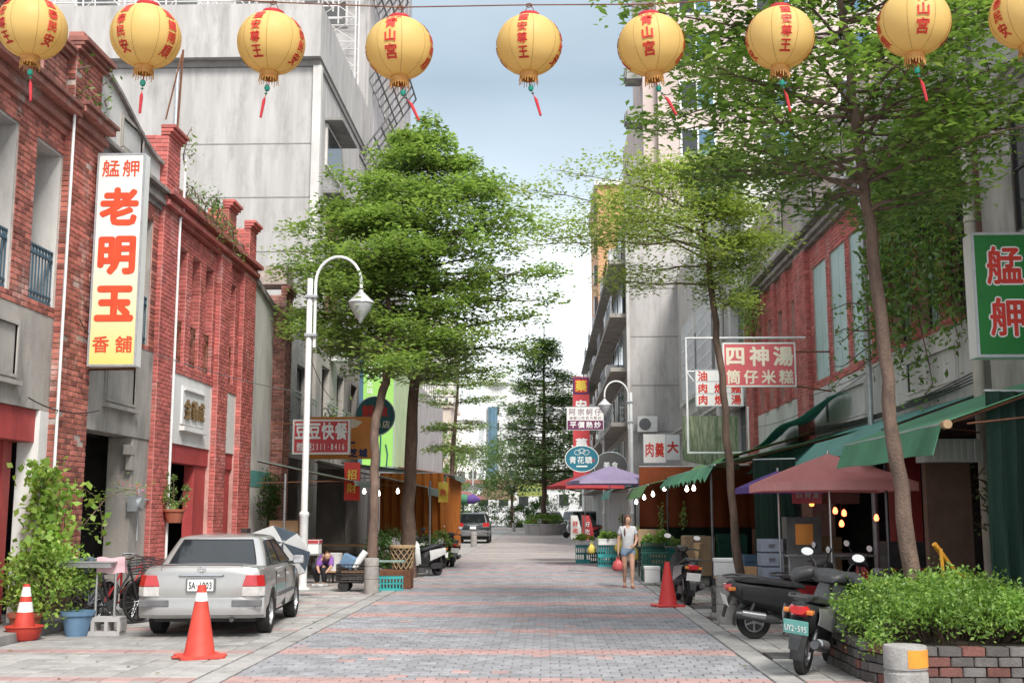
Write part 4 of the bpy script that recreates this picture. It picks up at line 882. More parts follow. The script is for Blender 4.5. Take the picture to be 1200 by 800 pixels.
for m in blk:
    u_ = MB(); u_.box(-.5, -.5, -.5, .5, .5, .5); bm_ = bmesh.new()
    me = bpy.data.meshes.new('block'); me.from_pydata(u_.V, [], u_.F); bm_.from_mesh(me); bmesh.ops.bevel(bm_, geom=bm_.edges, offset=.06, segments=1, affect='EDGES'); bm_.to_mesh(me); bm_.free(); me.materials.append(MATS[m]); blk[m] = me
for i in range(len(pcore)):
    p, q = Vector((*pcore[i], 0)), Vector((*pcore[(i + 1) % len(pcore)], 0)); ln = (q - p).length; n = max(1, round(ln / .235)); d = (q - p).normalized(); nn = Vector((d.y, -d.x, 0))
    for j in range(4):
        st = (j % 2) * .5
        for k in range(n + (1 if st else 0)):
            a = max(0, k - st) / n * ln; c = min(n, k + 1 - st) / n * ln
            if c - a < .05: continue
            o = bpy.data.objects.new('brick', blk['planter_red' if random.random() < .2 else 'planter_brick']); COL.objects.link(o); o.parent = pt
            ce = p + d * ((a + c) / 2) + nn * random.uniform(.0, .02); o.location = (ce.x - 4.5, ce.y - 12.6, .05 + j * .098)
            o.rotation_euler = (random.gauss(0, .01), random.gauss(0, .01), math.atan2(d.y, d.x) + random.gauss(0, .02)); o.scale = (c - a - .012, .15, .088)
t = thing('shrub', 'rounded light green shrub filling the brick planter', 'shrub', (4.3, 12.7, .45), world=True)
C = []; st = MB()
for i in range(150):
    u_ = rng.uniform(-1, 1); v = rng.uniform(-1, 1); hh = math.sqrt(max(.04, 1 - abs(u_) ** 3 * .8 - v * v * .55))
    p = np.array([4.22 + u_ * .98, 12.78 + v * .95, .36 + .6 * hh * rng.uniform(.55, 1.12)])
    st.tube([(p[0] * .6 + 4.28 * .4, p[1] * .6 + 12.85 * .4, .34), tuple(p)], [.008, .003], 4)
    C.append(p + rng.normal(size=(150, 3)) * np.array([.105, .105, .07]))
    if i % 5 == 0: C.append(p + np.array([0, 0, .1]) + rng.normal(size=(25, 3)) * np.array([.03, .03, .05]))
C = np.concatenate(C); C = C[C[:, 2] > .24]
st.build('stem', 'bark', t); leaf_mesh('foliage', C, .05, 'leaf_bright', t, up=.4)
t = thing('shrub', 'straggling low foliage spilling over the far end of the brick planter', 'shrub', (5.3, 12.4, .45), world=True)
C = np.concatenate([np.array([rng.uniform(4.9, 5.6), rng.uniform(11.8, 13.4), rng.uniform(.5, .78)]) + rng.normal(size=(60, 3)) * .08 for i in range(26)])
leaf_mesh('foliage', C[C[:, 2] > .44], .05, 'leaf_mid', t, up=.4)
# creepers on the right houses
def vine(label, pts, n, m, leaf=.09, spread=.22, name='creeper', stems=True, cat='creeper', parent_bark='bark', out=-1, group=None):
    t = thing(name, label, cat, pts[0][0], group=group, world=True); b = MB(); C = []
    for path in pts:
        P = [Vector(p) for p in path]; b.tube(P, [.012 * (1 - .6 * i / len(P)) + .003 for i in range(len(P))], 4)
        for i in range(len(P) - 1):
            k = max(3, int(n * (P[i + 1] - P[i]).length)); f = rng.uniform(0, 1, k)[:, None]
            C.append(np.array(P[i]) * (1 - f) + np.array(P[i + 1]) * f + rng.normal(size=(k, 3)) * np.array([spread * .5, spread, spread]) + np.array([out * spread * .4, 0, 0]))
    b.build('stem', parent_bark, t); leaf_mesh('foliage', np.concatenate(C), leaf, m, t, up=.35, aspect=.4)
    return t
def wander(x, y, z, dy, dz, n, jig=.12, dx=0):
    P = [(x, y, z)]
    for i in range(n): P.append((x + dx * (i + 1) + rng.normal() * .05, P[-1][1] + dy + rng.normal() * jig, P[-1][2] + dz + rng.normal() * jig))
    return P
vine('dense green creeper hanging over the brick house between pipe and tree trunk', [wander(6.36, 17.4 + rng.uniform(0, 4.4), 9.0 - rng.uniform(0, 1.5), rng.uniform(-.1, .12), -.42, rng.integers(5, 10)) for i in range(26)], 85, 'leaf_vine', .13, .26, 'creeper')
vine('bushy clump of green weeds growing on the brick cornice', [wander(6.3, 34.5 + rng.uniform(-.9, .9), 9.0, rng.uniform(-.1, .1), -.3, 6) for i in range(9)], 60, 'leaf_mid', .13, .26)
vine('weeds and dry grass growing along the red house parapet', [wander(-7.4, 22.7 + i * .27, 8.3, rng.uniform(-.1, .1), .1, 3, .1) for i in range(13)] + [wander(-7.25, 23 + i * .42, 8.25, .05, -.14, 4, .06, .03) for i in range(8)], 45, 'leaf_vine', .08, .1, 'weeds', cat='weeds', out=1)
vine('thin sapling growing out of the brick pier top', [wander(-7.35, 22.6, 8.6, .12, .25, 4, .06), wander(-7.3, 22.7, 8.9, .2, .1, 3, .06)], 26, 'leaf_mid', .1, .12, 'sapling', cat='sapling', out=1)
vine('scrappy green weeds on the cornice beneath the first lantern', [wander(-7.25, 16.9 + i * .2, 7.95 + rng.uniform(0, .7), .02, .08, 3, .08) for i in range(7)], 26, 'leaf_vine', .08, .1, 'weeds', cat='weeds', out=1)
vine('leafy twig reaching out by the white boarded windows', [wander(6.2, 21.6, 4.6 + .25 * i, .3, rng.uniform(-.1, .15), 4, .06, -.12) for i in range(5)], 22, 'leaf_vine', .12, .12, 'twig', cat='twig')
vine('small plant growing on the wall below the green awning', [wander(6.3, 16.6, 1.5 + .1 * i, rng.uniform(-.1, .1), .1, 4, .06, -.05) for i in range(5)], 30, 'leaf_mid', .07, .12, 'wall_plant', cat='plant')
vine('green creeper mass draped over the arcade opening beside the red house', [wander(-7.2, 29.2 + rng.uniform(0, 1.5), 2.7 - rng.uniform(0, .3), .0, -.2, 5) for i in range(12)], 70, 'leaf_dark', .1, .14, out=1)
vine('overgrown green shrub on the roof edge above the fast food sign', [wander(-6.6, 36 + rng.uniform(-1.5, 1.5), 3.6, .0, .25, 4, .15) for i in range(12)], 40, 'leaf_mid', .13, .22, 'roof_shrub', cat='shrub', out=1)
# pots on the left
mat('terracotta', (.38, .12, .07), .8, (.3, .1, .06), 5, dirt=.3)
mat('blue_pot', (.14, .24, .36), .6, (.1, .18, .28), 4, dirt=.3)
def pot(label, x, y, r_, h, m, z=0, cat='pot', name='flower_pot'):
    b = MB(); b.lathe([(r_ * .68, 0), (r_ * .95, h * .82), (r_ * 1.06, h * .83), (r_ * 1.08, h), (r_ * .94, h), (r_ * .9, h * .85), (.01, h * .84)], 18, (x, y, z)); return tag(b.build(name, m, smooth=True), label, cat)
pot('blue plastic plant pot at the foot of the bush by the traffic cone', -6.55, 16.3, .22, .34, 'blue_pot'); pot('terracotta pot at the frame edge behind the traffic cone', -7.2, 16.1, .22, .33, 'terracotta')
t = thing('potted_bush', 'yellow green leafy bush growing in the blue pot by the arcade', 'bush', (-6.9, 16.35, .3), world=True)
C = []; st = MB()
for i in range(95):
    v = rng.normal(size=3); v /= np.linalg.norm(v); p = np.array([-7.0, 16.35, .72]) + v * np.array([.62, .45, .5]) * rng.uniform(.5, 1.05)
    st.tube([(-6.8, 16.3, .3), tuple(p)], [.008, .003], 4); C.append(p + rng.normal(size=(36, 3)) * .085)
C = np.concatenate(C); st.build('stem', 'bark', t); leaf_mesh('foliage', C[C[:, 2] > .1], .075, 'leaf_pothos', t, up=.4)
t = thing('climbing_plant', 'broad leaved yellow green climber growing up the brick pillar', 'climber', (-7.0, 16.9, .4), world=True)
C = []; st = MB()
for i in range(6):
    x, y, z = -7.2 + rng.normal() * .08, 16.7 + rng.normal() * .14, .5; P = [(x, y, z)]
    for k in range(8): z += .22; P.append((x + rng.normal() * .07, y + rng.normal() * .1, z))
    st.tube(P, .008, 4)
    for p in P: C.append(np.array(p) + rng.normal(size=(20, 3)) * np.array([.11, .15, .1]))
P = [(-7.1, 17.0, 2.0), (-6.95, 17.3, 2.05), (-6.8, 17.5, 1.9), (-6.75, 17.55, 1.55), (-6.75, 17.55, 1.3)]; st.tube(P, .006, 4)
for p in P: C.append(np.array(p) + rng.normal(size=(7, 3)) * .08)
st.build('stem', 'bark', t); leaf_mesh('foliage', np.concatenate(C), .12, 'leaf_pothos', t, up=.3, aspect=.75)
t = thing('bougainvillea', 'thin flowering sprig with pink petals leaning over the bicycles', 'flower', (-6.6, 17.9, 1.2), world=True)
P = [(-7.1, 17.7, 1.5), (-6.9, 18, 1.9), (-6.75, 18.3, 2.05), (-6.6, 18.5, 2.05)]; st = MB(); st.tube(P, [.012, .009, .006, .004], 5); st.build('stem', 'bark', t)
C = np.concatenate([np.array(p) + rng.normal(size=(40, 3)) * np.array([.13, .1, .1]) for p in P]); leaf_mesh('foliage', C, .07, 'leaf_mid', t)
leafmat('petal_pink', (.6, .12, .3), (.72, .3, .5)); C = np.concatenate([np.array(p) + rng.normal(size=(14, 3)) * .05 for p in ((-6.75, 18.3, 2.15), (-6.6, 18.5, 2.08), (-6.52, 18.5, 2.05))]); leaf_mesh('petal', C, .055, 'petal_pink', t, aspect=.9)['kind'] = 'stuff'
pot('hanging terracotta pot fixed to the red brick pillar', -7.2, 22.35, .2, .26, 'terracotta', 1.5)
bushy('hanging_plant', 'green plant in the hanging terracotta pot on the red pillar', (-7.2, 22.35, 2.1), .26, .26, .42, .07, 'leaf_mid', 420, 'plant', clumps=14, base=(-7.2, 22.35, 1.75))
# ------------------------------------------------------------------ vehicles
mat('paint_silver', (.41, .405, .395), .3, (.375, .37, .36), 2, metal=.4, spec=.5, coat=.8, dirt=.1)
mat('paint_black', (.028, .036, .038), .28, (.022, .028, .03), 2, spec=.5, coat=.7)
mat('paint_grey', (.3, .31, .33), .35, (.27, .28, .3), 2, metal=.3, coat=.5)
mat('plastic_black', (.022, .022, .024), .5, (.03, .03, .03), 8, spec=.4)
mat('plastic_grey', (.16, .16, .165), .55, (.12, .12, .125), 6)
mat('rubber', (.022, .022, .022), .85, (.035, .034, .033), 10, bump=.2)
mat('car_glass', (.012, .015, .017), .05, (.02, .024, .027), 1, spec=.5)
mat('lamp_red', (.5, .02, .022), .15, (.38, .015, .018), 12, spec=.6, coat=.6)
mat('lamp_clear', (.62, .6, .58), .15, (.5, .48, .46), 14, spec=.6, coat=.6)
mat('lamp_amber', (.6, .2, .04), .2, (.5, .15, .03), 10, coat=.5)
mat('chrome', (.62, .62, .63), .14, (.55, .55, .56), 4, metal=1)
mat('alloy', (.5, .5, .51), .35, (.4, .4, .41), 6, metal=.8)
mat('plate_white', (.78, .78, .76), .5, (.72, .72, .7), 8)
mat('plate_green', (.16, .42, .38), .5, (.13, .36, .33), 8)
mat('ink_black', (.02, .02, .022), .6, (.03, .03, .03), 8)
mat('ink_white', (.82, .82, .81), .6, (.76, .76, .75), 8)
mat('seat_vinyl', (.03, .03, .032), .42, (.045, .045, .047), 12, bump=.2)
mat('steel_dark', (.12, .12, .125), .4, (.08, .08, .085), 6, metal=.6)
def boolean_cut(o, cutters):
    tmp = []
    for c in cutters:
        me = bpy.data.meshes.new('c'); me.from_pydata(c.V, [], c.F); bm_ = bmesh.new(); bm_.from_mesh(me); bmesh.ops.recalc_face_normals(bm_, faces=bm_.faces); bm_.to_mesh(me); bm_.free()
        co = bpy.data.objects.new('c', me); TMP.collection.objects.link(co); tmp.append(co)
        md = o.modifiers.new('b', 'BOOLEAN'); md.operation = 'DIFFERENCE'; md.object = co; md.solver = 'EXACT'
    par = o.parent; o.parent = None
    me = evaluated(o); o.modifiers.clear(); o.data = me; o.parent = par
    for co in tmp: bpy.data.objects.remove(co)
    me.polygons.foreach_set('use_smooth', [True] * len(me.polygons)); me.set_sharp_from_angle(angle=R(32))
def wheel(parent, x, y, r_, wd, side, spokes=7, car=True, name='wheel', rimmat='alloy'):
    """axle along x; side: +1 outer face to +x"""
    T = Matrix.Translation((x, y, r_)) @ Matrix.Rotation(R(90) * side, 4, 'Y')
    b = MB(); h = wd / 2; ri = r_ * (.66 if car else .6)
    b.lathe([(ri, -h * .9), (r_ * .9, -h), (r_ * .985, -h * .75), (r_, -h * .3), (r_, h * .3), (r_ * .985, h * .75), (r_ * .9, h), (ri, h * .9), (ri, -h * .9)], 32, T=T)
    w_ = b.build('tyre', 'rubber', parent, smooth=True); w_.name = name
    rm = MB(); rm.lathe([(ri, -h * .8), (ri, h * .82), (ri * .9, h * .85), (ri * .86, h * .5), (ri * .86, -h * .8)], 28, T=T)
    for k in range(spokes):
        a = 2 * math.pi * k / spokes; d = Vector((math.cos(a), math.sin(a), 0)); n_ = Vector((-d.y, d.x, 0)); z = Vector((0, 0, h * .62)); ws = ri * (.17 if car else .1)
        q = [d * .1 * ri + n_ * ws * .7 + z, d * ri * .88 + n_ * ws + z * .9, d * ri * .88 - n_ * ws + z * .9, d * .1 * ri - n_ * ws * .7 + z]; q2 = [v - Vector((0, 0, .02)) for v in q]
        rm.add([T @ v for v in q + q2], [(0, 1, 2, 3), (7, 6, 5, 4), (0, 4, 5, 1), (1, 5, 6, 2), (2, 6, 7, 3), (3, 7, 4, 0)])
    rm.lathe([(.01, h * .3), (ri * .22, h * .3), (ri * .22, h * .72), (.01, h * .78)], 14, T=T)
    rm.build('rim', rimmat, w_, smooth=True)
    dk = MB(); dk.lathe([(.01, h * .05), (ri * .86, h * .05), (ri * .86, -h * .1), (.01, -h * .1)], 20, T=T); dk.build('brake_disc', 'steel_dark', w_)
    return w_
def car(label, loc, rz, P, name='parked_car', cat='car', group=None):
    t = thing(name, label, cat, loc, rz, group); W = P['W'] / 2; pm = P['paint']
    rings = []
    for (y, wf, zb, zs, zt) in P['st']:
        w_ = W * wf; half = [(0, zb), (w_ * .8, zb), (w_ * .95, zb + .07), (w_, zb + .2), (w_ * 1.0, (zb + zs) / 2 + .05), (w_ * .985, zs - .12), (w_ * .955, zs - .035), (w_ * .9, zs), (w_ * .6, zt - .008), (w_ * .3, zt), (0, zt)]
        rings.append([Vector((x, y, z)) for x, z in half] + [Vector((-x, y, z)) for x, z in half[-2:0:-1]])
    b = MB(); b.loft(rings); body = b.build('body', pm, t, smooth=True); wr = P['wr']
    boolean_cut(body, [MB().cyl((s_ * (W * .58), y, wr), (s_ * (W + .3), y, wr), wr * 1.17, n=28) for y in P['axles'] for s_ in (-1, 1)])
    yb0, yb1, yt0, yt1, wb, wt, zb, zt = P['cab']; wb *= W; wt *= W
    def cabring(f, dz=0, ins=0):
        y0 = yb0 + (yt0 - yb0) * f + ins; y1 = yb1 + (yt1 - yb1) * f - ins; w_ = wb + (wt - wb) * f ** 1.15 - ins; z = zb + (zt - zb) * f + dz; r_ = .1
        pts = []
        for (cx, cy, a0) in ((w_ - r_, y1 - r_, 0), (-w_ + r_, y1 - r_, 90), (-w_ + r_, y0 + r_, 180), (w_ - r_, y0 + r_, 270)):
            for k in range(4): a = R(a0 + 30 * k); pts.append(Vector((cx + r_ * math.cos(a), cy + r_ * math.sin(a), z)))
        return pts
    b = MB(); b.loft([cabring(f) for f in (0, .25, .5, .75, .93)] + [cabring(.985, 0, .03), cabring(1, .012, .12), cabring(1, .03, .3)]); b.build('cabin', pm, t, smooth=True)
    def P3(face, u, v, off=.006):
        f = v; y0 = yb0 + (yt0 - yb0) * f; y1 = yb1 + (yt1 - yb1) * f; w_ = wb + (wt - wb) * f ** 1.15; z = zb + (zt - zb) * f
        if face == 'rear': return Vector((-w_ * .93 + 1.86 * w_ * u, y0 - off - .012 * math.sin(math.pi * u), z))
        if face == 'front': return Vector((w_ * .93 - 1.86 * w_ * u, y1 + off, z))
        s_ = 1 if face == 'right' else -1
        return Vector((s_ * (w_ + off), y0 + (y1 - y0) * u, z))
    def pane(nm, face, u0, u1, v0, v1, skew0=0, skew1=0):
        b = MB(); b.sheet(lambda a, c: P3(face, (u0 + skew0 * c) + ((u1 + skew1 * c) - (u0 + skew0 * c)) * a, v0 + (v1 - v0) * c), 8, 6, thick=.004); o = b.build(nm, 'car_glass', t, smooth=True)
        e = MB(); eu = lambda a, c: P3(face, (u0 + skew0 * c) + ((u1 + skew1 * c) - (u0 + skew0 * c)) * a, v0 + (v1 - v0) * c, .008)
        loop = [eu(i / 6, 0) for i in range(7)] + [eu(1, i / 5) for i in range(1, 6)] + [eu(1 - i / 6, 1) for i in range(1, 7)] + [eu(0, 1 - i / 5) for i in range(1, 5)]
        e.tube(loop + [loop[0]], .009, 4); e.build('seal', 'plastic_black', o)
    pane('rear_window', 'rear', .05, .95, .1, .9); pane('windscreen', 'front', .04, .96, .06, .92)
    for f in ('left', 'right'):
        for u0, u1, k0, k1 in P['side']: pane('side_window', f, u0, u1, .1, .86, k0, k1)
        # rear bumper, lamps, plate
    bw = W * 1.0; bp = P['bump']
    b = MB(); prof = [(bp[0], .02), (bp[0] + .05, -.045), (bp[1] - .06, -.06), (bp[1], -.03), (bp[1], .1), (bp[0], .1)]
    rg = []
    for k in range(13):
        u = -1 + 2 * k / 12; x = u * bw * 1.005; bend = .16 * max(0, abs(u) - .72) / .28
        rg.append([Vector((x, P['y0'] + y + bend ** 1.4 * 1.3, z)) for z, y in prof])
    b.loft(rg); bo = b.build('rear_bumper', P.get('bumpmat', pm), t, smooth=True)
    for s_ in (-1, 1):
        b = MB(); b.box(min(s_ * bw * .98, s_ * bw * .5), P['y0'] - .068, bp[1] - .14, max(s_ * bw * .98, s_ * bw * .5), P['y0'] + .0, bp[1] - .05); b.build('bumper_strip', 'plastic_grey', bo, bevel=.012)
        b = MB(); x0, x1, z0, z1, zc = P['lamp']
        T0 = P['y0'] - .055
        b.loft([[Vector((s_ * x, T0 + dy, z)) for x, dy, z in ((x0, .0, zc), (x1 * .9, .005, zc), (x1, .09, zc), (x1, .2, zc), (x1 * .9, .2, zc), (x0, .1, zc))], [Vector((s_ * x, T0 + dy, z)) for x, dy, z in ((x0 + .04, .02, z1), (x1 * .87, .025, z1), (x1 * .97, .1, z1), (x1 * .97, .2, z1), (x1 * .87, .2, z1), (x0 + .04, .1, z1))]])
        lo = b.build('tail_light', 'lamp_red', t, bevel=.008)
        b = MB(); b.loft([[Vector((s_ * x, T0 + dy, z)) for x, dy, z in ((x0, .0, z0), (x1 * .9, .005, z0), (x1, .09, z0), (x1, .2, z0), (x1 * .9, .2, z0), (x0, .1, z0))], [Vector((s_ * x, T0 + dy, z)) for x, dy, z in ((x0, 0, zc - .006), (x1 * .9, .005, zc - .006), (x1, .09, zc - .006), (x1, .2, zc - .006), (x1 * .9, .2, zc - .006), (x0, .1, zc - .006))]])
        b.build('reverse_light', 'lamp_clear', lo, bevel=.006)
        b = MB(); zz = P['cab'][6] + .06; ym = yb1 - .42; b.cbox((s_ * (W + .1), ym, zz), (.17, .1, .13)); mo = b.build('wing_mirror', P.get('mirmat', pm), t, bevel=.03)
        b = MB(); b.cbox((s_ * (W + .1), ym - .052, zz), (.14, .006, .1)); b.build('mirror_glass', 'chrome', mo)
        b = MB(); b.cbox((s_ * (W - .03), ym + .02, zz - .05), (.14, .05, .05)); b.build('mirror_arm', 'plastic_black', mo)
        for yh in P['handles']:
            b = MB(); b.cbox((s_ * (W * .985 + .012), yh, P['cab'][6] - .13), (.03, .17, .035)); b.build('door_handle', pm, t, bevel=.01)
        b = MB(); b.box(min(s_ * W * .99, s_ * (W + .018)), P['axles'][0] + .42, .48, max(s_ * W * .99, s_ * (W + .018)), P['axles'][1] - .42, .54); b.build('rub_strip', 'plastic_grey', t, bevel=.006)
        for yd in P['seams']:
            b = MB(); b.box(min(s_ * W * .93, s_ * (W + .0015)), yd - .004, .3, max(s_ * W * .93, s_ * (W + .0015)), yd + .004, P['cab'][6] - .05); b.build('door_gap', 'plastic_black', t)
        for i, y in enumerate(P['axles']): wheel(t, s_ * (W - .1), y, wr, .19, s_)
        hx = MB(); fy = P['st'][-1][0]; hx.cbox((s_ * W * .68, fy - .06, .62), (.36, .16, .13)); hx.build('headlight', 'lamp_clear', t, bevel=.03)
    zp = P['plate']
    b = MB(); b.box(-.2, P['y0'] - .075, zp - .01, .2, P['y0'] - .03, zp + .17); b.build('plate_recess', P.get('recess', 'plastic_grey'), t, bevel=.01)
    b = MB(); b.box(-.175, P['y0'] - .086, zp, .175, P['y0'] - .076, zp + .155); pl = b.build('number_plate', 'plate_white', t, bevel=.003)
    if P.get('reg'): lettering(pl, 'ink_black', [(P['reg'], 0, 0, .125, dict(step=.046, bold=.015, sx=.66, sy=1.05))], frame((0, P['y0'] - .088, zp + .075), (1, 0, 0), (0, 0, 1)))
    b = MB(); b.tube([(-.3, P['y0'] - .035, zp + .2), (-.29, P['y0'] - .06, zp + .21), (.29, P['y0'] - .06, zp + .21), (.3, P['y0'] - .035, zp + .2)], .014, 6); b.build('boot_trim', 'chrome', t, smooth=True)
    b = MB(); b.tube([(.055 * math.cos(a), P['y0'] - .04, zp + .285 + .036 * math.sin(a)) for a in np.linspace(0, 2 * math.pi, 17)], .003, 5); b.tube([(.025 * math.cos(a), P['y0'] - .04, zp + .285 + .034 * math.sin(a)) for a in np.linspace(0, 2 * math.pi, 13)], .003, 5); b.build('badge', 'chrome', t)
    b = MB(); b.box(-W * .82, P['y0'] + .3, .2, W * .82, P['st'][-1][0] - .3, .3); b.build('underbody', 'plastic_black', t)
    b = MB(); b.cyl((W * .5, P['y0'] - .02, .25), (W * .5, P['y0'] + .3, .25), .03); b.build('exhaust_pipe', 'steel_dark', t)
    if P.get('lid'):
        z0, z1, wl = P['lid']
        b = MB(); b.tube([(-wl, P['y0'] - .022, z0), (-wl * .98, P['y0'] - .008, z1), (wl * .98, P['y0'] - .008, z1), (wl, P['y0'] - .022, z0), (-wl, P['y0'] - .022, z0)], .005, 4); b.build('boot_gap', 'plastic_black', t)
    return t
SED = dict(W=1.69, paint='paint_silver', wr=.3, axles=(.83, 3.33), y0=0.02, bump=(.27, .57), lamp=(.56, .855, .57, .85, .7), plate=.64, reg='5A·1803', lid=(.62, .985, .56), handles=(1.36, 2.3), seams=(1.15, 2.02, 2.98),
           cab=(.62, 3.12, 1.1, 2.42, .9, .68, .9, 1.35), side=((.05, .2, .1, .0), (.23, .53, 0, 0), (.56, .95, 0, -.12)),
           st=[(-.02, .74, .34, .82, .86), (0, .88, .3, .88, .925), (.04, .955, .27, .935, .975), (.12, .975, .26, .95, .99), (.25, .985, .25, .96, 1.0), (.6, 1, .24, .95, .99), (1.2, 1, .22, .93, .95), (2.2, 1, .22, .92, .94), (3.0, 1, .22, .9, .92), (3.4, .985, .23, .85, .88), (3.8, .96, .25, .78, .82), (4.1, .9, .28, .68, .73), (4.22, .78, .33, .58, .62)])
car('silver saloon car parked beside the arcade with cones around it', (-4.72, 15.95, 0), R(4.2), SED)
SUV = dict(W=1.84, paint='paint_black', wr=.35, axles=(.85, 3.5), y0=0.02, bump=(.38, .72), bumpmat='plastic_grey', lamp=(.52, .9, .9, 1.13, .92), plate=.78, reg=None, handles=(1.4, 2.4), seams=(1.1, 2.1, 3.1), recess='paint_black', mirmat='paint_black',
           cab=(.1, 3.5, .42, 2.6, .93, .74, 1.05, 1.66), side=((.05, .25, .05, 0), (.28, .55, 0, 0), (.58, .95, 0, -.12)),
           st=[(0, .88, .4, 1.0, 1.05), (.03, .96, .36, 1.07, 1.1), (.3, 1, .33, 1.08, 1.1), (1.2, 1, .3, 1.06, 1.08), (2.6, 1, .3, 1.04, 1.07), (3.5, 1, .32, 1.0, 1.05), (4.0, .97, .34, .95, 1.0), (4.4, .88, .4, .8, .85), (4.55, .75, .45, .66, .7)])
car('black sport utility car seen from behind parked on the far pavement edge', (-4.05, 64.5, 0), R(1), SUV)
VAN = dict(SUV); VAN.update(W=1.75, paint='paint_grey', cab=(.06, 3.7, .25, 2.9, .95, .82, 1.0, 1.78), bumpmat='paint_grey')
car('grey van parked beyond the round planter, partly behind the tall tree', (1.6, 96, 0), R(-62), VAN, 'parked_van', 'van')
VAN2 = dict(VAN); VAN2.update(paint='paint_silver')
car('silver van parked in front of the far bushes', (-.4, 103, 0), R(-20), VAN2, 'parked_van', 'van')

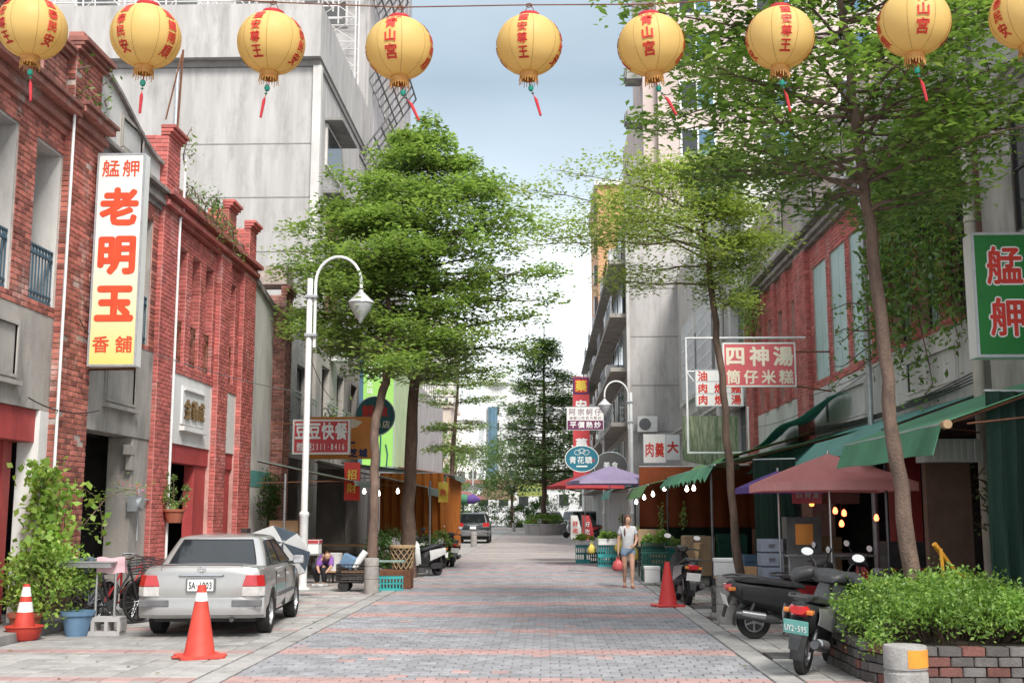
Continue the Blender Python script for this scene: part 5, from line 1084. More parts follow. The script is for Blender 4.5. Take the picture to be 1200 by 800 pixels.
def scooter(label, loc, rz, body='plastic_black', plate=None, side='steel_dark', lean=R(7), rack=True, cover=False, pm='plate_white', pi='ink_black', group='scooters parked along the street', shield=None):
    t = thing('scooter', label, 'scooter', loc, rz, group); t.rotation_euler = (0, lean, rz); shield = shield or body
    wheel(t, 0, -.6, .23, .11, 1, 5, False); wheel(t, 0, .6, .23, .1, 1, 5, False)
    def sec(y, w0, w1, z0, z1, k=10):
        pts = []
        for i in range(k):
            a = 2 * math.pi * i / k + .3; cx, sy = math.cos(a), math.sin(a); ww = w0 + (w1 - w0) * (sy + 1) / 2
            pts.append(Vector((math.copysign(abs(cx) ** .6, cx) * ww, y, (z0 + z1) / 2 + math.copysign(abs(sy) ** .7, sy) * (z1 - z0) / 2)))
        return pts
    b = MB(); b.loft([sec(-.98, .03, .05, .68, .75), sec(-.92, .08, .11, .6, .79), sec(-.75, .13, .17, .47, .77), sec(-.5, .15, .19, .4, .74), sec(-.2, .15, .18, .32, .71), sec(.02, .14, .16, .27, .66), sec(.1, .12, .13, .27, .55)]); b.build('rear_fairing', body, t, smooth=50)
    for s_ in (-1, 1):
        b = MB(); b.sheet(lambda u, v: (s_ * (.185 + .012 * math.sin(math.pi * v)), -.8 + .78 * u, .5 + .17 * v + .06 * (1 - u) - .1 * u * (1 - v)), 6, 4, thick=.012); b.build('side_panel', side, t, smooth=True)
    b = MB(); b.loft([sec(-.86, .08, .08, .78, .83), sec(-.7, .14, .13, .75, .85), sec(-.45, .15, .14, .73, .83), sec(-.25, .14, .13, .7, .79), sec(.0, .11, .1, .67, .76), sec(.1, .07, .06, .66, .72)]); b.build('seat', 'seat_vinyl', t, smooth=50)
    b = MB(); b.loft([sec(.02, .16, .17, .24, .34), sec(.25, .16, .17, .24, .33), sec(.42, .15, .15, .26, .36)]); b.build('footboard', 'plastic_black', t, smooth=50)
    b = MB(); b.loft([sec(.36, .15, .15, .28, .4), sec(.42, .19, .19, .32, .52)] + [[Vector((x * w_, y + .05 * (1 - x * x) * s2, z)) for x, s2 in ((1, 1), (.5, 1.2), (0, 1.3), (-.5, 1.2), (-1, 1), (-1, -.2), (-.5, -.2), (0, -.2), (.5, -.2), (1, -.2))] for z, w_, y in ((.55, .2, .46), (.7, .21, .45), (.85, .17, .42), (.93, .1, .39))][0:0] ) if False else None
    rg = []
    for z, w_, y in ((.3, .14, .36), (.42, .19, .42), (.58, .21, .46), (.74, .2, .45), (.88, .15, .42), (.95, .09, .4)):
        rg.append([Vector((w_ * x, y + d, z)) for x, d in ((1, .0), (.7, .06), (.25, .1), (-.25, .1), (-.7, .06), (-1, 0), (-.7, -.03), (.7, -.03))])
    b = MB(); b.loft(rg); b.build('leg_shield', shield, t, smooth=50)
    b = MB(); b.tube([(0, .6, .3), (0, .5, .62), (0, .37, 1.0)], [.035, .04, .03], 8)
    for s_ in (-1, 1): b.tube([(s_ * .075, .6, .23), (s_ * .075, .56, .46)], .02, 6)
    b.build('fork', 'steel_dark', t, smooth=True)
    b = MB(); b.sheet(lambda u, v: ((v - .5) * .14, .6 + .265 * math.cos(R(20 + 140 * u)), .23 + .265 * math.sin(R(20 + 140 * u)) - .04 * abs(v - .5) ** 2), 8, 4, thick=.008); b.build('front_mudguard', shield, t, smooth=True)
    b = MB(); b.sheet(lambda u, v: ((v - .5) * .15, -.6 + .275 * math.cos(R(95 + 95 * u)), .23 + .275 * math.sin(R(95 + 95 * u))), 7, 2, thick=.008); b.build('rear_mudguard', 'plastic_black', t, smooth=True)
    b = MB(); b.loft([sec(.24, .06, .07, .96, 1.04), sec(.32, .13, .13, .95, 1.07), sec(.42, .13, .12, .93, 1.06), sec(.5, .08, .07, .94, 1.02)]); b.build('handlebar_cowl', body, t, smooth=50)
    b = MB(); b.loft([sec(.49, .07, .065, .945, 1.02), sec(.525, .04, .04, .96, 1.0)]); b.build('headlight', 'lamp_clear', t, smooth=50)
    for s_ in (-1, 1):
        b = MB(); b.tube([(s_ * .1, .36, 1.0), (s_ * .22, .34, 1.02), (s_ * .35, .29, 1.0)], .017, 7); hb = b.build('handlebar', 'plastic_black', t, smooth=True)
        if cover: b = MB(); b.tube([(s_ * .14, .36, 1.01), (s_ * .24, .34, 1.0), (s_ * .36, .3, .96), (s_ * .42, .26, .9)], [.05, .075, .08, .06], 10); b.build('hand_muff', 'seat_vinyl', hb, smooth=True)
        b = MB(); b.tube([(s_ * .17, .36, 1.03), (s_ * .2, .38, 1.12), (s_ * .27, .36, 1.2)], .008, 5); mo = b.build('mirror', 'plastic_black', t, smooth=True)
        Tm = Matrix.Translation((s_ * .29, .36, 1.23)) @ Matrix.Rotation(R(90), 4, 'X') @ Matrix.Diagonal((1.35, .85, 1, 1))
        b = MB(); b.lathe([(.01, -.02), (.05, -.018), (.058, .0), (.055, .012)], 14, T=Tm); b.build('mirror_shell', 'plastic_black', mo, smooth=True)
        b = MB(); b.lathe([(.01, .0125), (.052, .0125), (.05, .016), (.01, .016)], 14, T=Tm); b.build('mirror_glass', mat('mirror_sky', (.8, .8, .8), .25, (.75, .75, .75), 3, metal=.4) if 'mirror_sky' not in MATS else 'mirror_sky', mo, smooth=True)
    if cover:
        b = MB(); b.loft([sec(.18, .1, .12, .93, 1.0), sec(.3, .22, .22, .9, 1.08), sec(.42, .2, .2, .9, 1.07), sec(.52, .1, .1, .93, 1.0)]); b.build('bar_cover', 'seat_vinyl', t, smooth=60)
    b = MB(); b.loft([sec(-1.0, .07, .09, .66, .74), sec(-.93, .1, .12, .63, .76)]); tl = b.build('tail_light', 'lamp_red', t, smooth=50)
    for s_ in (-1, 1): b = MB(); b.cbox((s_ * .12, -.93, .69), (.07, .1, .05)); b.build('indicator', 'lamp_amber', tl, bevel=.015)
    b = MB(); b.tube([(-.1, -.55, .83), (-.13, -.85, .85), (-.1, -1.0, .84), (.1, -1.0, .84), (.13, -.85, .85), (.1, -.55, .83)], .013, 6); b.build('grab_rail', 'steel_dark', t, smooth=True)
    b = MB(); b.loft([[Vector((x, y, z)) for x in (-.09, .09) for y in (0,)] if False else Vector((x, y, z)) for x, y, z in ()] if False else [[Vector((-.07, -.9, .62)), Vector((.07, -.9, .62)), Vector((.07, -.88, .62)), Vector((-.07, -.88, .62))], [Vector((-.065, -1.0, .42)), Vector((.065, -1.0, .42)), Vector((.065, -.985, .42)), Vector((-.065, -.985, .42))], [Vector((-.05, -1.03, .3)), Vector((.05, -1.03, .3)), Vector((.05, -1.015, .3)), Vector((-.05, -1.015, .3))]]); b.build('mud_flap', 'plastic_black', t)
    T = frame((0, -1.0, .53), (1, 0, 0), (0, -.3, .95))
    b = MB(); b.box(-.13, -.075, 0, .13, .075, .006, T=T); pl = b.build('number_plate', pm, t, bevel=.002)
    if plate: lettering(pl, pi, [(plate, 0, -.012, .085, dict(step=.033, bold=.012, sx=.7, sy=1.1))], T @ Matrix.Translation((0, 0, .008)))
    b = MB(); b.tube([(.14, -.1, .25), (.16, -.3, .26)], .02, 8); b.tube([(.17, -.3, .27), (.175, -.4, .29), (.18, -.85, .36), (.18, -.9, .37)], [.03, .055, .06, .045], 12); ex = b.build('exhaust', 'steel_dark', t, smooth=True)
    b = MB(); b.tube([(.2, -.5, .33), (.205, -.82, .38)], [.05, .045], 10); b.build('heat_shield', 'alloy', ex, smooth=True)
    b = MB(); b.cbox((-.07, -.42, .26), (.14, .46, .16)); b.build('engine', 'steel_dark', t, bevel=.04)
    for s_ in (-1, 1): b = MB(); b.tube([(s_ * .11, -.72, .26), (s_ * .12, -.62, .5)], .026, 8); b.build('shock_absorber', 'steel_dark', t, smooth=True)
    b = MB(); b.tube([(-.08, -.05, .24), (-.2, -.12, .02)], .012, 6); b.build('side_stand', 'steel_dark', t)
    return t
mat('scoot_red', (.42, .03, .035), .3, (.35, .025, .03), 4, coat=.5)
mat('scoot_white', (.7, .7, .69), .3, (.62, .62, .61), 4, coat=.4)
mat('scoot_grey', (.2, .2, .21), .35, (.17, .17, .18), 4, coat=.4)
scooter('black scooter with green number plate and covered handlebars beside the planter', (2.98, 13.25, 0), R(-27), 'plastic_black', 'UY2-595', 'scoot_grey', cover=True, pm='plate_green', pi='ink_white', shield='scoot_grey')
scooter('black scooter parked crosswise with its white plate towards the road', (3.42, 16.3, 0), R(-84), 'plastic_black', None, 'plastic_black', lean=R(5))
scooter('black and red scooter standing behind the crosswise one', (4.1, 16.95, 0), R(-72), 'plastic_black', None, 'scoot_red', lean=R(6), shield='scoot_red')
scooter('dark scooter with white plate standing behind the lone orange cone', (2.58, 22.6, 0), R(4), 'plastic_black', None, 'scoot_grey', lean=R(5), shield='plastic_black')
scooter('black and white scooter beside the wicker basket by the tree', (-3.25, 31.4, 0), R(152), 'plastic_black', None, 'scoot_white', lean=R(6), shield='scoot_white')
scooter('black scooter with plate parked at the edge of the orange stall', (-3.1, 37.4, 0), R(12), 'plastic_black', None, 'scoot_red', lean=R(5))
scooter('white fronted scooter near the round planter far down the street', (1.9, 78, 0), R(70), 'scoot_grey', None, 'scoot_white', shield='scoot_white')
scooter('dark scooter parked beyond the white fronted one', (2.9, 80, 0), R(60), 'plastic_black', None, 'scoot_red')
scooter('scooter half hidden in the dark arcade behind the planter', (6.0, 16.0, 0), R(75), 'plastic_black', None, 'scoot_white', shield='scoot_white')

def bicycle(label, loc, rz, frm, lean=R(8)):
    t = thing('bicycle', label, 'bicycle', loc, rz, 'bicycles by the arcade'); t.rotation_euler = (0, lean, rz); r_ = .33
    for y in (-.52, .52):
        b = MB(); T = Matrix.Translation((0, y, r_)) @ Matrix.Rotation(R(90), 4, 'Y')
        b.lathe([(r_ - .03, -.015), (r_ - .008, -.02), (r_, 0), (r_ - .008, .02), (r_ - .03, .015), (r_ - .03, -.015)], 36, T=T); w_ = b.build('wheel', 'rubber', t, smooth=True)
        b = MB(); b.lathe([(r_ - .045, -.012), (r_ - .03, -.014), (r_ - .03, .014), (r_ - .045, .012), (r_ - .045, -.012)], 36, T=T); b.build('rim', 'chrome', w_, smooth=True)
        b = MB()
        for k in range(18): a = 2 * math.pi * k / 18; b.cyl((0.02 * (-1) ** k, y, r_), (0, y + (r_ - .04) * math.cos(a), r_ + (r_ - .04) * math.sin(a)), .0025, n=3)
        b.cyl((-.04, y, r_), (.04, y, r_), .02, n=8); b.build('spoke', 'chrome', w_)
        b = MB(); b.sheet(lambda u, v: ((v - .5) * .06, y + (r_ + .03) * math.cos(R(20 + 150 * u)), r_ + (r_ + .03) * math.sin(R(20 + 150 * u))), 14, 1, thick=.004); b.build('mudguard', 'chrome', t, smooth=True)
    b = MB(); bb = (0, -.08, .3); st_ = (0, -.2, .78); hd = (0, .38, .78)
    for p, q in ((bb, st_), (bb, hd), (st_, (0, .36, .84)), (bb, (0, -.52, .33)), (st_, (0, -.52, .33)), ((0, .35, .9), (0, .52, .33))): b.cyl(p, q, .018, n=7)
    b.build('frame', frm, t, smooth=True)
    b = MB(); b.tube([(-.28, .2, 1.0), (-.2, .32, 1.02), (0, .36, .98), (.2, .32, 1.02), (.28, .2, 1.0)], .013, 7); b.cyl((0, .36, .85), (0, .36, .98), .014, n=6); b.build('handlebar', 'chrome', t, smooth=True)
    b = MB(); b.loft([[Vector((x * .02, .0, .86)), Vector((x * .02, .0, .89))] if False else Vector((x, y, z)) for x, y, z in ()] if False else [[Vector((.02, -.06, .86)), Vector((.02, -.06, .89)), Vector((-.02, -.06, .89)), Vector((-.02, -.06, .86))], [Vector((.05, -.2, .86)), Vector((.05, -.2, .9)), Vector((-.05, -.2, .9)), Vector((-.05, -.2, .86))], [Vector((.09, -.32, .87)), Vector((.09, -.32, .92)), Vector((-.09, -.32, .92)), Vector((-.09, -.32, .87))]]); b.build('saddle', 'seat_vinyl', t, bevel=.015)
    b = MB()
    for z in np.linspace(.75, .97, 6):
        e_ = .02 * (z - .75) / .22; loop = [(-.15 - e_, .45, z), (.15 + e_, .45, z), (.15 + e_, .72 + e_, z), (-.15 - e_, .72 + e_, z), (-.15 - e_, .45, z)]; b.tube(loop, .005, 4)
    for k in range(24):
        f = k / 24 * 4; c = [(-.15, .45), (.15, .45), (.15, .72), (-.15, .72), (-.15, .45)]; i = int(f); g_ = f - i; x = c[i][0] + (c[i + 1][0] - c[i][0]) * g_; y = c[i][1] + (c[i + 1][1] - c[i][1]) * g_; b.cyl((x, y, .75), (x * 1.1, y + (.02 if y > .6 else 0), .97), .004, n=3)
    b.box(-.15, .45, .745, .15, .72, .75); b.build('basket', 'steel_dark', t)
    b = MB(); b.tube([(0, -.08, .3), (.09, -.08, .3), (.09, .02, .17), (.14, .02, .17)], .012, 6); b.lathe([(.01, -.005), (.09, -.005), (.09, .005), (.01, .005)], 20, T=Matrix.Translation((.04, -.08, .3)) @ Matrix.Rotation(R(90), 4, 'Y')); b.build('crank', 'steel_dark', t)
    return t
bicycle('bicycle with silver mudguards and wire basket leaning by the arcade pilaster', (-6.75, 18.5, 0), R(-12), 'scoot_red')
bicycle('dark bicycle standing behind the steel drying rack', (-6.55, 17.7, 0), R(-24), 'plastic_black', R(-6))
# ------------------------------------------------------------------ signs
mat('sign_white', (.76, .75, .72), .4, (.7, .69, .66), 1.2, dirt=.08)
mat('sign_red', (.60, .075, .085), .45, (.52, .06, .07), 1.5, dirt=.1)
mat('sign_rose', (.62, .14, .15), .45, (.56, .11, .12), 1.5, dirt=.1)
mat('sign_orange', (.68, .27, .06), .5, (.62, .23, .05), 1.5, dirt=.12)
mat('sign_green', (.025, .20, .045), .35, (.02, .165, .035), 1.2, dirt=.05)
mat('sign_teal', (.03, .13, .14), .45, (.025, .105, .115), 2)
mat('sign_blue', (.03, .17, .24), .4, (.025, .14, .2), 2)
mat('sign_lime', (.36, .66, .16), .6, (.30, .60, .14), .8, dirt=.08)
mat('sign_paleleaf', (.60, .72, .45), .6, (.52, .64, .4), 1.2, dirt=.15)
mat('sign_navy', (.03, .04, .13), .5, (.025, .03, .1), 3)
mat('sign_plum', (.16, .04, .10), .5, (.13, .03, .08), 3)
mat('ink_red', (.62, .05, .035), .5, (.52, .04, .03), 5)
mat('ink_orange_red', (.68, .09, .035), .5, (.58, .07, .03), 4)
mat('ink_cream', (.78, .70, .56), .5, (.72, .64, .5), 5)
mat('ink_yellow', (.75, .55, .08), .5, (.68, .48, .07), 5)
FC = lambda c: frame(c, (1, 0, 0), (0, 0, 1))             # a plane facing the camera's side of the street
def board(label, x0, x1, y, z0, z1, th, face, rim='galvanised', cat='sign', name='shop_sign', rimw=.03, posts=None, edge=None):
    t = thing(name, label, cat, ((x0 + x1) / 2, y, z0), world=True)
    b = MB(); b.box(x0, y, z0, x1, y + th, z1); b.build('case', edge or rim, t, bevel=.006)
    b = MB(); b.box(x0 + rimw, y - .006, z0 + rimw, x1 - rimw, y - .001, z1 - rimw); b.build('face', face, t)
    b = MB()
    for a in ((x0 - .004, z0 - .004, x1 + .004, z0 + rimw), (x0 - .004, z1 - rimw, x1 + .004, z1 + .004), (x0 - .004, z0 + rimw, x0 + rimw, z1 - rimw), (x1 - rimw, z0 + rimw, x1 + .004, z1 - rimw)): b.box(a[0], y - .012, a[1], a[2], y - .0005, a[3])
    b.build('rim', rim, t)
    if posts:
        for p in posts: b = MB(); b.tube(p, .02, 6); b.build('bracket', 'rust', t)
    return t
# the tall white sign: writing changes from cream to yellow at the foot
SW = board('tall white projecting sign with large red brush characters on the grey house', -7.3, -6.52, 18.0, 4.0, 7.5, .24, 'sign_white', 'galvanised', edge='sign_white',
           posts=[[(-7.5, 18.12, 4.1), (-6.9, 18.12, 4.1)], [(-7.6, 18.12, 7.3), (-6.9, 18.12, 7.3)], [(-7.5, 18.3, 3.98), (-6.6, 18.2, 3.98)]])
mt, n_, l_, b_ = newmat('sign_fade'); g_ = n_.new('ShaderNodeNewGeometry'); s_ = n_.new('ShaderNodeSeparateXYZ'); l_.new(g_.outputs['Position'], s_.inputs[0])
mr_ = n_.new('ShaderNodeMapRange'); mr_.inputs['From Min'].default_value = 4.0; mr_.inputs['From Max'].default_value = 6.1; l_.new(s_.outputs['Z'], mr_.inputs['Value'])
rp_ = n_.new('ShaderNodeValToRGB'); l_.new(mr_.outputs[0], rp_.inputs[0]); rp_.color_ramp.elements[0].color = (.74, .6, .16, 1); rp_.color_ramp.elements[1].color = (.76, .74, .69, 1); k_ = rp_.color_ramp.elements.new(.45); k_.color = (.74, .68, .42, 1); l_.new(rp_.outputs[0], b_.inputs['Base Color']); b_.inputs['Roughness'].default_value = .45
for c in kids(SW):
    if c.name.startswith('face'): c.data.materials[0] = MATS['sign_fade']
lettering(SW, 'ink_orange_red', [('艋舺', 0, 1.5, .3, dict(step=.33, bold=.012)), ('老', 0, .86, .64, dict(bold=.045)), ('明', 0, .05, .66, dict(bold=.045)), ('玉', 0, -.74, .64, dict(bold=.05)), ('香舖', 0, -1.4, .28, dict(step=.37, bold=.02))], FC((-6.91, 17.991, 5.75)))
SG = board('big green projecting sign with two red characters outlined in white', 5.24, 6.3, 14.0, 3.56, 5.1, .28, 'sign_green', 'galvanised', edge='sign_white', posts=[[(6.5, 14.1, 5.0), (6.3, 14.1, 5.0)]])
for mtl, bo, dz in (('ink_white', .06, 0), ('ink_red', .022, .006)):
    lettering(SG, mtl, [('艋', -.15, .36, .45, dict(bold=bo, sy=1.1)), ('舺', -.15, -.28, .45, dict(bold=bo, sy=1.1))], FC((5.77, 13.991 - dz, 4.33)))
SR = board('red signboard with cream soup shop writing behind the slender tree', 4.02, 5.65, 26.0, 4.5, 5.5, .16, 'sign_rose', 'sign_white', posts=[[(5.65, 26.08, 5.3), (6.45, 26.08, 5.3)], [(5.65, 26.08, 4.52), (6.45, 26.08, 4.4)]])
lettering(SR, 'ink_cream', [('四神湯', 0, .19, .46, dict(step=.54, bold=.035)), ('筒仔米糕', 0, -.28, .33, dict(step=.395, bold=.028))], FC((4.835, 25.992, 5.0)))
SY = board('white hanging menu sign with three lines of red writing in a pipe frame', 3.64, 4.8, 28.0, 4.24, 5.14, .1, 'sign_white', 'galvanised', rimw=.02)
lettering(SY, 'ink_red', [('油', -.4, .28, .25, dict(bold=.03)), ('肉焿麵', .0, -.02, .25, dict(step=.4, bold=.03)), ('肉焿湯', .0, -.3, .25, dict(step=.4, bold=.03))], FC((4.22, 27.992, 4.7)))
b = MB()
for z in (4.555, 4.85): b.box(3.68, 27.988, z - .008, 4.76, 27.995, z + .008)
b.build('divider', 'galvanised', SY)
fr = MB(); fr.tube([(3.44, 28.05, 3.1), (3.44, 28.05, 5.92), (6.5, 28.05, 5.92)], .03, 6); fr.tube([(3.44, 28.05, 5.1), (3.64, 28.05, 5.1)], .02, 5); fr.tube([(3.44, 28.05, 5.1), (3.62, 28.05, 4.85)], .015, 5); fr.tube([(3.44, 28.05, 3.12), (4.9, 28.05, 3.12), (4.9, 28.05, 4.24)], .025, 6); fr.build('pipe_frame', 'white_paint', SY, smooth=True)
SD = board('red fast food sign with white writing behind the lamp post', -6.62, -5.12, 30.0, 3.2, 4.1, .18, 'sign_red', 'sign_white', rimw=.045, posts=[[(-6.6, 30.1, 4.0), (-7.2, 30.1, 4.0)], [(-6.6, 30.1, 3.3), (-7.2, 30.1, 3.3)]])
lettering(SD, 'ink_white', [('豆豆快餐', 0, .14, .42, dict(step=.35, bold=.03, sx=.8, sy=1.1)), ('便當外送2311·8416', 0, -.27, .2, dict(step=.098, bold=.02, sx=.55, sy=1.15))], FC((-5.87, 29.982, 3.66)))
SO = board('orange sign with dark blue writing beside the fast food sign', -6.6, -4.75, 31.6, 3.15, 4.3, .14, 'sign_orange', 'sign_orange', rimw=.02)
lettering(SO, 'sign_navy', [('芝城', .52, -.42, .24, dict(step=.27, bold=.05)), ('一', .3, -.14, .28, dict(bold=.06))], FC((-5.67, 31.588, 3.73)))
b = MB(); b.add([(-5.55, 31.59, 3.95), (-5.2, 31.59, 4.02), (-5.05, 31.59, 4.16), (-5.3, 31.59, 4.25), (-5.55, 31.59, 4.2)], [(0, 1, 2, 3, 4)]); b.build('emblem', 'ink_cream', SO)
def disc_sign(label, c, rx, rz, face, mtls, rim='galvanised', rot=0):
    t = thing('round_sign', label, 'sign', c, world=True); T = Matrix.Translation(c) @ Matrix.Rotation(R(90), 4, 'X') @ Matrix.Diagonal((rx, rz, 1, 1))
    b = MB(); b.lathe([(.001, -.05), (1, -.05), (1, .05), (.95, .055), (.001, .055)], 40, T=T); b.build('disc', face, t)
    b = MB(); b.tube([(c[0] + rx * 1.0 * math.cos(a), c[1] - .052, c[2] + rz * math.sin(a)) for a in np.linspace(0, 2 * math.pi, 41)], .02, 5); b.build('rim', rim, t)
    for mtl, ln in mtls: lettering(t, mtl, ln, FC((c[0], c[1] - .06, c[2])))
    return t
disc_sign('round dark green sign with red characters behind the leaning trunk', (-5.2, 35, 4.6), .6, .6, 'sign_teal', [('ink_red', [('鮮魚', 0, .16, .38, dict(step=.44, bold=.03))]), ('ink_cream', [('湯店', .2, -.25, .24, dict(step=.28, bold=.02))])])
SB = disc_sign('blue oval sign with white brush writing hanging before the red tower sign', (1.55, 50, 3.98), .72, .56, 'sign_blue', [('ink_white', [('青花驕', -.05, -.05, .32, dict(step=.34, bold=.01)), ('一', 0, -.32, .5, dict(bold=.02))]), ('ink_red', [('印', .5, -.08, .14, dict(bold=.02))])], 'sign_white')
b = MB()
for a in (-.18, 0, .18): b.tube([(1.55 + a + .14 * math.cos(q), 49.94, 4.25 + .1 * math.sin(q) + (.06 if a == 0 else 0)) for q in np.linspace(0, 2 * math.pi, 15)], .012, 4)
b.build('emblem', 'ink_white', SB)
disc_sign('dark grey round sign half hidden above the lilac umbrella', (2.9, 52, 3.75), .75, .62, mat('sign_charcoal', (.1, .1, .1), .5, (.08, .08, .08), 3), [('ink_white', [('ASAHI', 0, .1, .3, dict(step=.22, bold=.01))])][:0] or [('ink_white', [('美食', 0, .05, .3, dict(step=.36))])])
# stacked pharmacy sign and the small board in front of it
SV = thing('tower_sign', 'tall vertical red pharmacy sign with white characters on the far facade', 'sign', (1.8, 60, 4), world=True)
b = MB(); b.box(1.42, 60, 2.9, 2.28, 60.35, 8.7); b.build('case', 'sign_red', SV, bevel=.01)
for z0, z1, m in ((7.8, 8.66, 'sign_navy'),): b = MB(); b.box(1.44, 59.985, z0, 2.26, 60.0, z1); b.build('face', m, SV)
b = MB(); b.box(1.52, 59.975, 7.88, 2.18, 59.984, 8.58); b.build('face', 'ink_red', SV)
lettering(SV, 'ink_yellow', [('藥', 0, 0, .6, dict(bold=.03))], FC((1.85, 59.968, 8.23)))
lettering(SV, 'ink_white', [('安', 0, 2.1, .62, dict(bold=.04)), ('源', 0, 1.1, .62, dict(bold=.04)), ('藥', 0, .1, .62, dict(bold=.04)), ('局', 0, -.9, .62, dict(bold=.04))], FC((1.85, 59.99, 5.1)))
S3 = board('white and plum signboard with small lines of writing crossing the red tower sign', .98, 2.72, 54, 5.5, 6.6, .12, 'sign_white', 'galvanised', rimw=.02)
b = MB(); b.box(1.02, 53.985, 5.53, 2.68, 53.992, 5.95); b.build('face', 'sign_plum', S3)
lettering(S3, 'ink_white', [('平價熱炒', 0, -.3, .32, dict(step=.38, bold=.02))], FC((1.85, 53.98, 6.05)))
lettering(S3, 'sign_plum', [('阿宗蚵仔', 0, .3, .34, dict(step=.4, bold=.0)), ('海鮮小吃百元熱炒', 0, .02, .16, dict(step=.19, bold=.0))], FC((1.85, 53.985, 6.05)))
# lime hoarding
SL = thing('billboard', 'tall lime green billboard with white vertical writing behind the tree trunks', 'billboard', (-6.1, 42, 3.3), world=True)
b = MB(); b.box(-6.85, 42, 3.3, -5.55, 46.4, 7.9); b.build('frame', 'galvanised', SL)
b = MB(); b.box(-6.7, 41.985, 3.35, -5.58, 41.998, 7.85); b.build('face', 'sign_lime', SL)
b = MB(); b.box(-6.85, 41.984, 3.35, -6.7, 41.998, 7.85); b.build('strip', 'blue_glass', SL)
b = MB(); b.box(-5.549, 42.05, 3.35, -5.54, 46.35, 7.85); b.build('side_face', 'sign_paleleaf', SL)
lettering(SL, 'ink_white', [('心住台北城', -.33, .75, .24, dict(step=.27, vertical=True, bold=.01)), ('青年居', .15, 1.3, .42, dict(step=.46, vertical=True, bold=.0))], FC((-6.13, 41.978, 5.9)))
lettering(SL, 'ink_yellow', [('7', .15, .25, .5, dict(bold=.02))], FC((-6.13, 41.976, 5.9)))
b = MB()
for i, (x, z) in enumerate(((-6.3, 3.9), (-6.05, 4.4), (-5.8, 3.8))): b.tube([(x, 41.97, 3.36), (x + .03, 41.97, z), (x - .04, 41.97, z + .35)], .025, 5)
b.build('tree_print', 'sign_teal', SL)
# small signs over the far stalls
def smallsign(label, x0, x1, y, z0, z1, m, ln, ink='ink_red', **k):
    t = board(label, x0, x1, y, z0, z1, .06, m, 'galvanised', rimw=.015, **k); lettering(t, ink, ln, FC(((x0 + x1) / 2, y - .011, (z0 + z1) / 2))); return t
smallsign('white sign with tall red and green writing above the far stalls', 3.7, 4.55, 44, 3.55, 4.65, 'sign_white', [('肉羹', 0, -.05, .36, dict(step=.38, bold=.02, sy=1.6))])
smallsign('red and white sign leaning beside the tall lettered one', 4.65, 5.2, 45, 3.7, 4.7, 'sign_white', [('大', 0, 0, .45, dict(bold=.04))])
smallsign('little orange menu board with dark writing under the green awning corner', 4.3, 4.75, 20.3, 2.0, 2.35, 'sign_orange', [('滷肉飯', 0, 0, .12, dict(step=.13))], 'ink_black')
smallsign('yellow green market banner at the far end of the street', -2.9, -.4, 118, 3.3, 4.6, mat('banner_yellow', (.62, .68, .2), .7, (.55, .6, .18), 1), [('青草巷美食', 0, 0, .42, dict(step=.46))], 'sign_teal')
def paper(label, x0, x1, y, z0, z1, m, ln, ink, tilt=0):
    t = thing('hanging_banner', label, 'banner', ((x0 + x1) / 2, y, z0), world=True)
    b = MB(); b.sheet(lambda u, v: (x0 + (x1 - x0) * u, y + .03 * math.sin(5 * v + 3 * u) + tilt * v, z0 + (z1 - z0) * v), 5, 8, thick=.006); b.build('cloth', m, t, smooth=True); lettering(t, ink, ln, FC(((x0 + x1) / 2, y - .055, (z0 + z1) / 2))); return t
paper('red paper banner with writing hanging under the stall awning behind the lamp', -5.1, -4.7, 29.2, 2.0, 2.95, 'ink_red', [('招財', 0, 0, .26, dict(step=.34, vertical=True))], 'ink_yellow')
paper('yellow notice hanging at the end of the orange tarpaulin', -3.25, -2.95, 35, 2.0, 2.6, 'ink_yellow', [('魚', 0, 0, .2, {})], 'ink_red')
# ------------------------------------------------------------------ street lamps
mat('lamp_glass', (.72, .72, .74), .25, (.6, .6, .62), 3, trans=.25, spec=.5)
def lamp(label, loc, s_=1, arm=1.06, top=7.05):
    t = thing('street_lamp', label, 'street lamp', loc, 0, 'curved street lamps')
    b = MB(); b.lathe([(.17, 0), (.17, .02), (.1, .05), (.1, 1.6), (.115, 1.62), (.115, 1.68), (.078, 1.72)], 14); b.build('base', 'white_paint', t, smooth=True)
    b = MB(); b.lathe([(.078, 1.7), (.066, top), (.06, top + .01)], 14); b.build('post', 'white_paint', t, smooth=True)
    ax = .13 * s_; pts = [(ax, 0, top - 1.6), (ax, 0, top - .1)] + [(ax + s_ * arm / 2 * (1 - math.cos(a)), 0, top - .1 + .62 * math.sin(a)) for a in np.linspace(.25, math.pi * .98, 13)]
    b = MB(); b.tube(pts, .038, 10); b.tube([pts[-1], (pts[-1][0], 0, pts[-1][2] - .22)], .04, 10); b.build('arm', 'white_paint', t, smooth=True)
    for z in (top - 1.35, top - .45): b = MB(); b.box(min(-.09 * s_, .19 * s_), -.1, z, max(-.09 * s_, .19 * s_), .1, z + .07); b.build('clamp', 'galvanised', t, bevel=.01)
    hx, hz = pts[-1][0], pts[-1][2] - .2
    b = MB(); b.lathe([(.05, 0), (.06, -.05), (.3, -.28), (.31, -.31), (.28, -.31)], 20, (hx, 0, hz)); h = b.build('lamp_hood', 'lamp_glass', t, smooth=50)
    b = MB(); b.lathe([(.29, -.311), (.25, -.42), (.13, -.62), (.06, -.7), (.03, -.78), (.005, -.79)], 20, (hx, 0, hz)); b.build('lamp_shade', 'lamp_glass', h, smooth=50)
    b = MB(); b.cyl((hx, 0, hz - .02), (hx, 0, hz + .04), .045, n=10); b.build('collar', 'black_iron', h)
    return t
lamp('white hooked street lamp standing in front of the fast food sign', (-5.45, 26.1, 0))
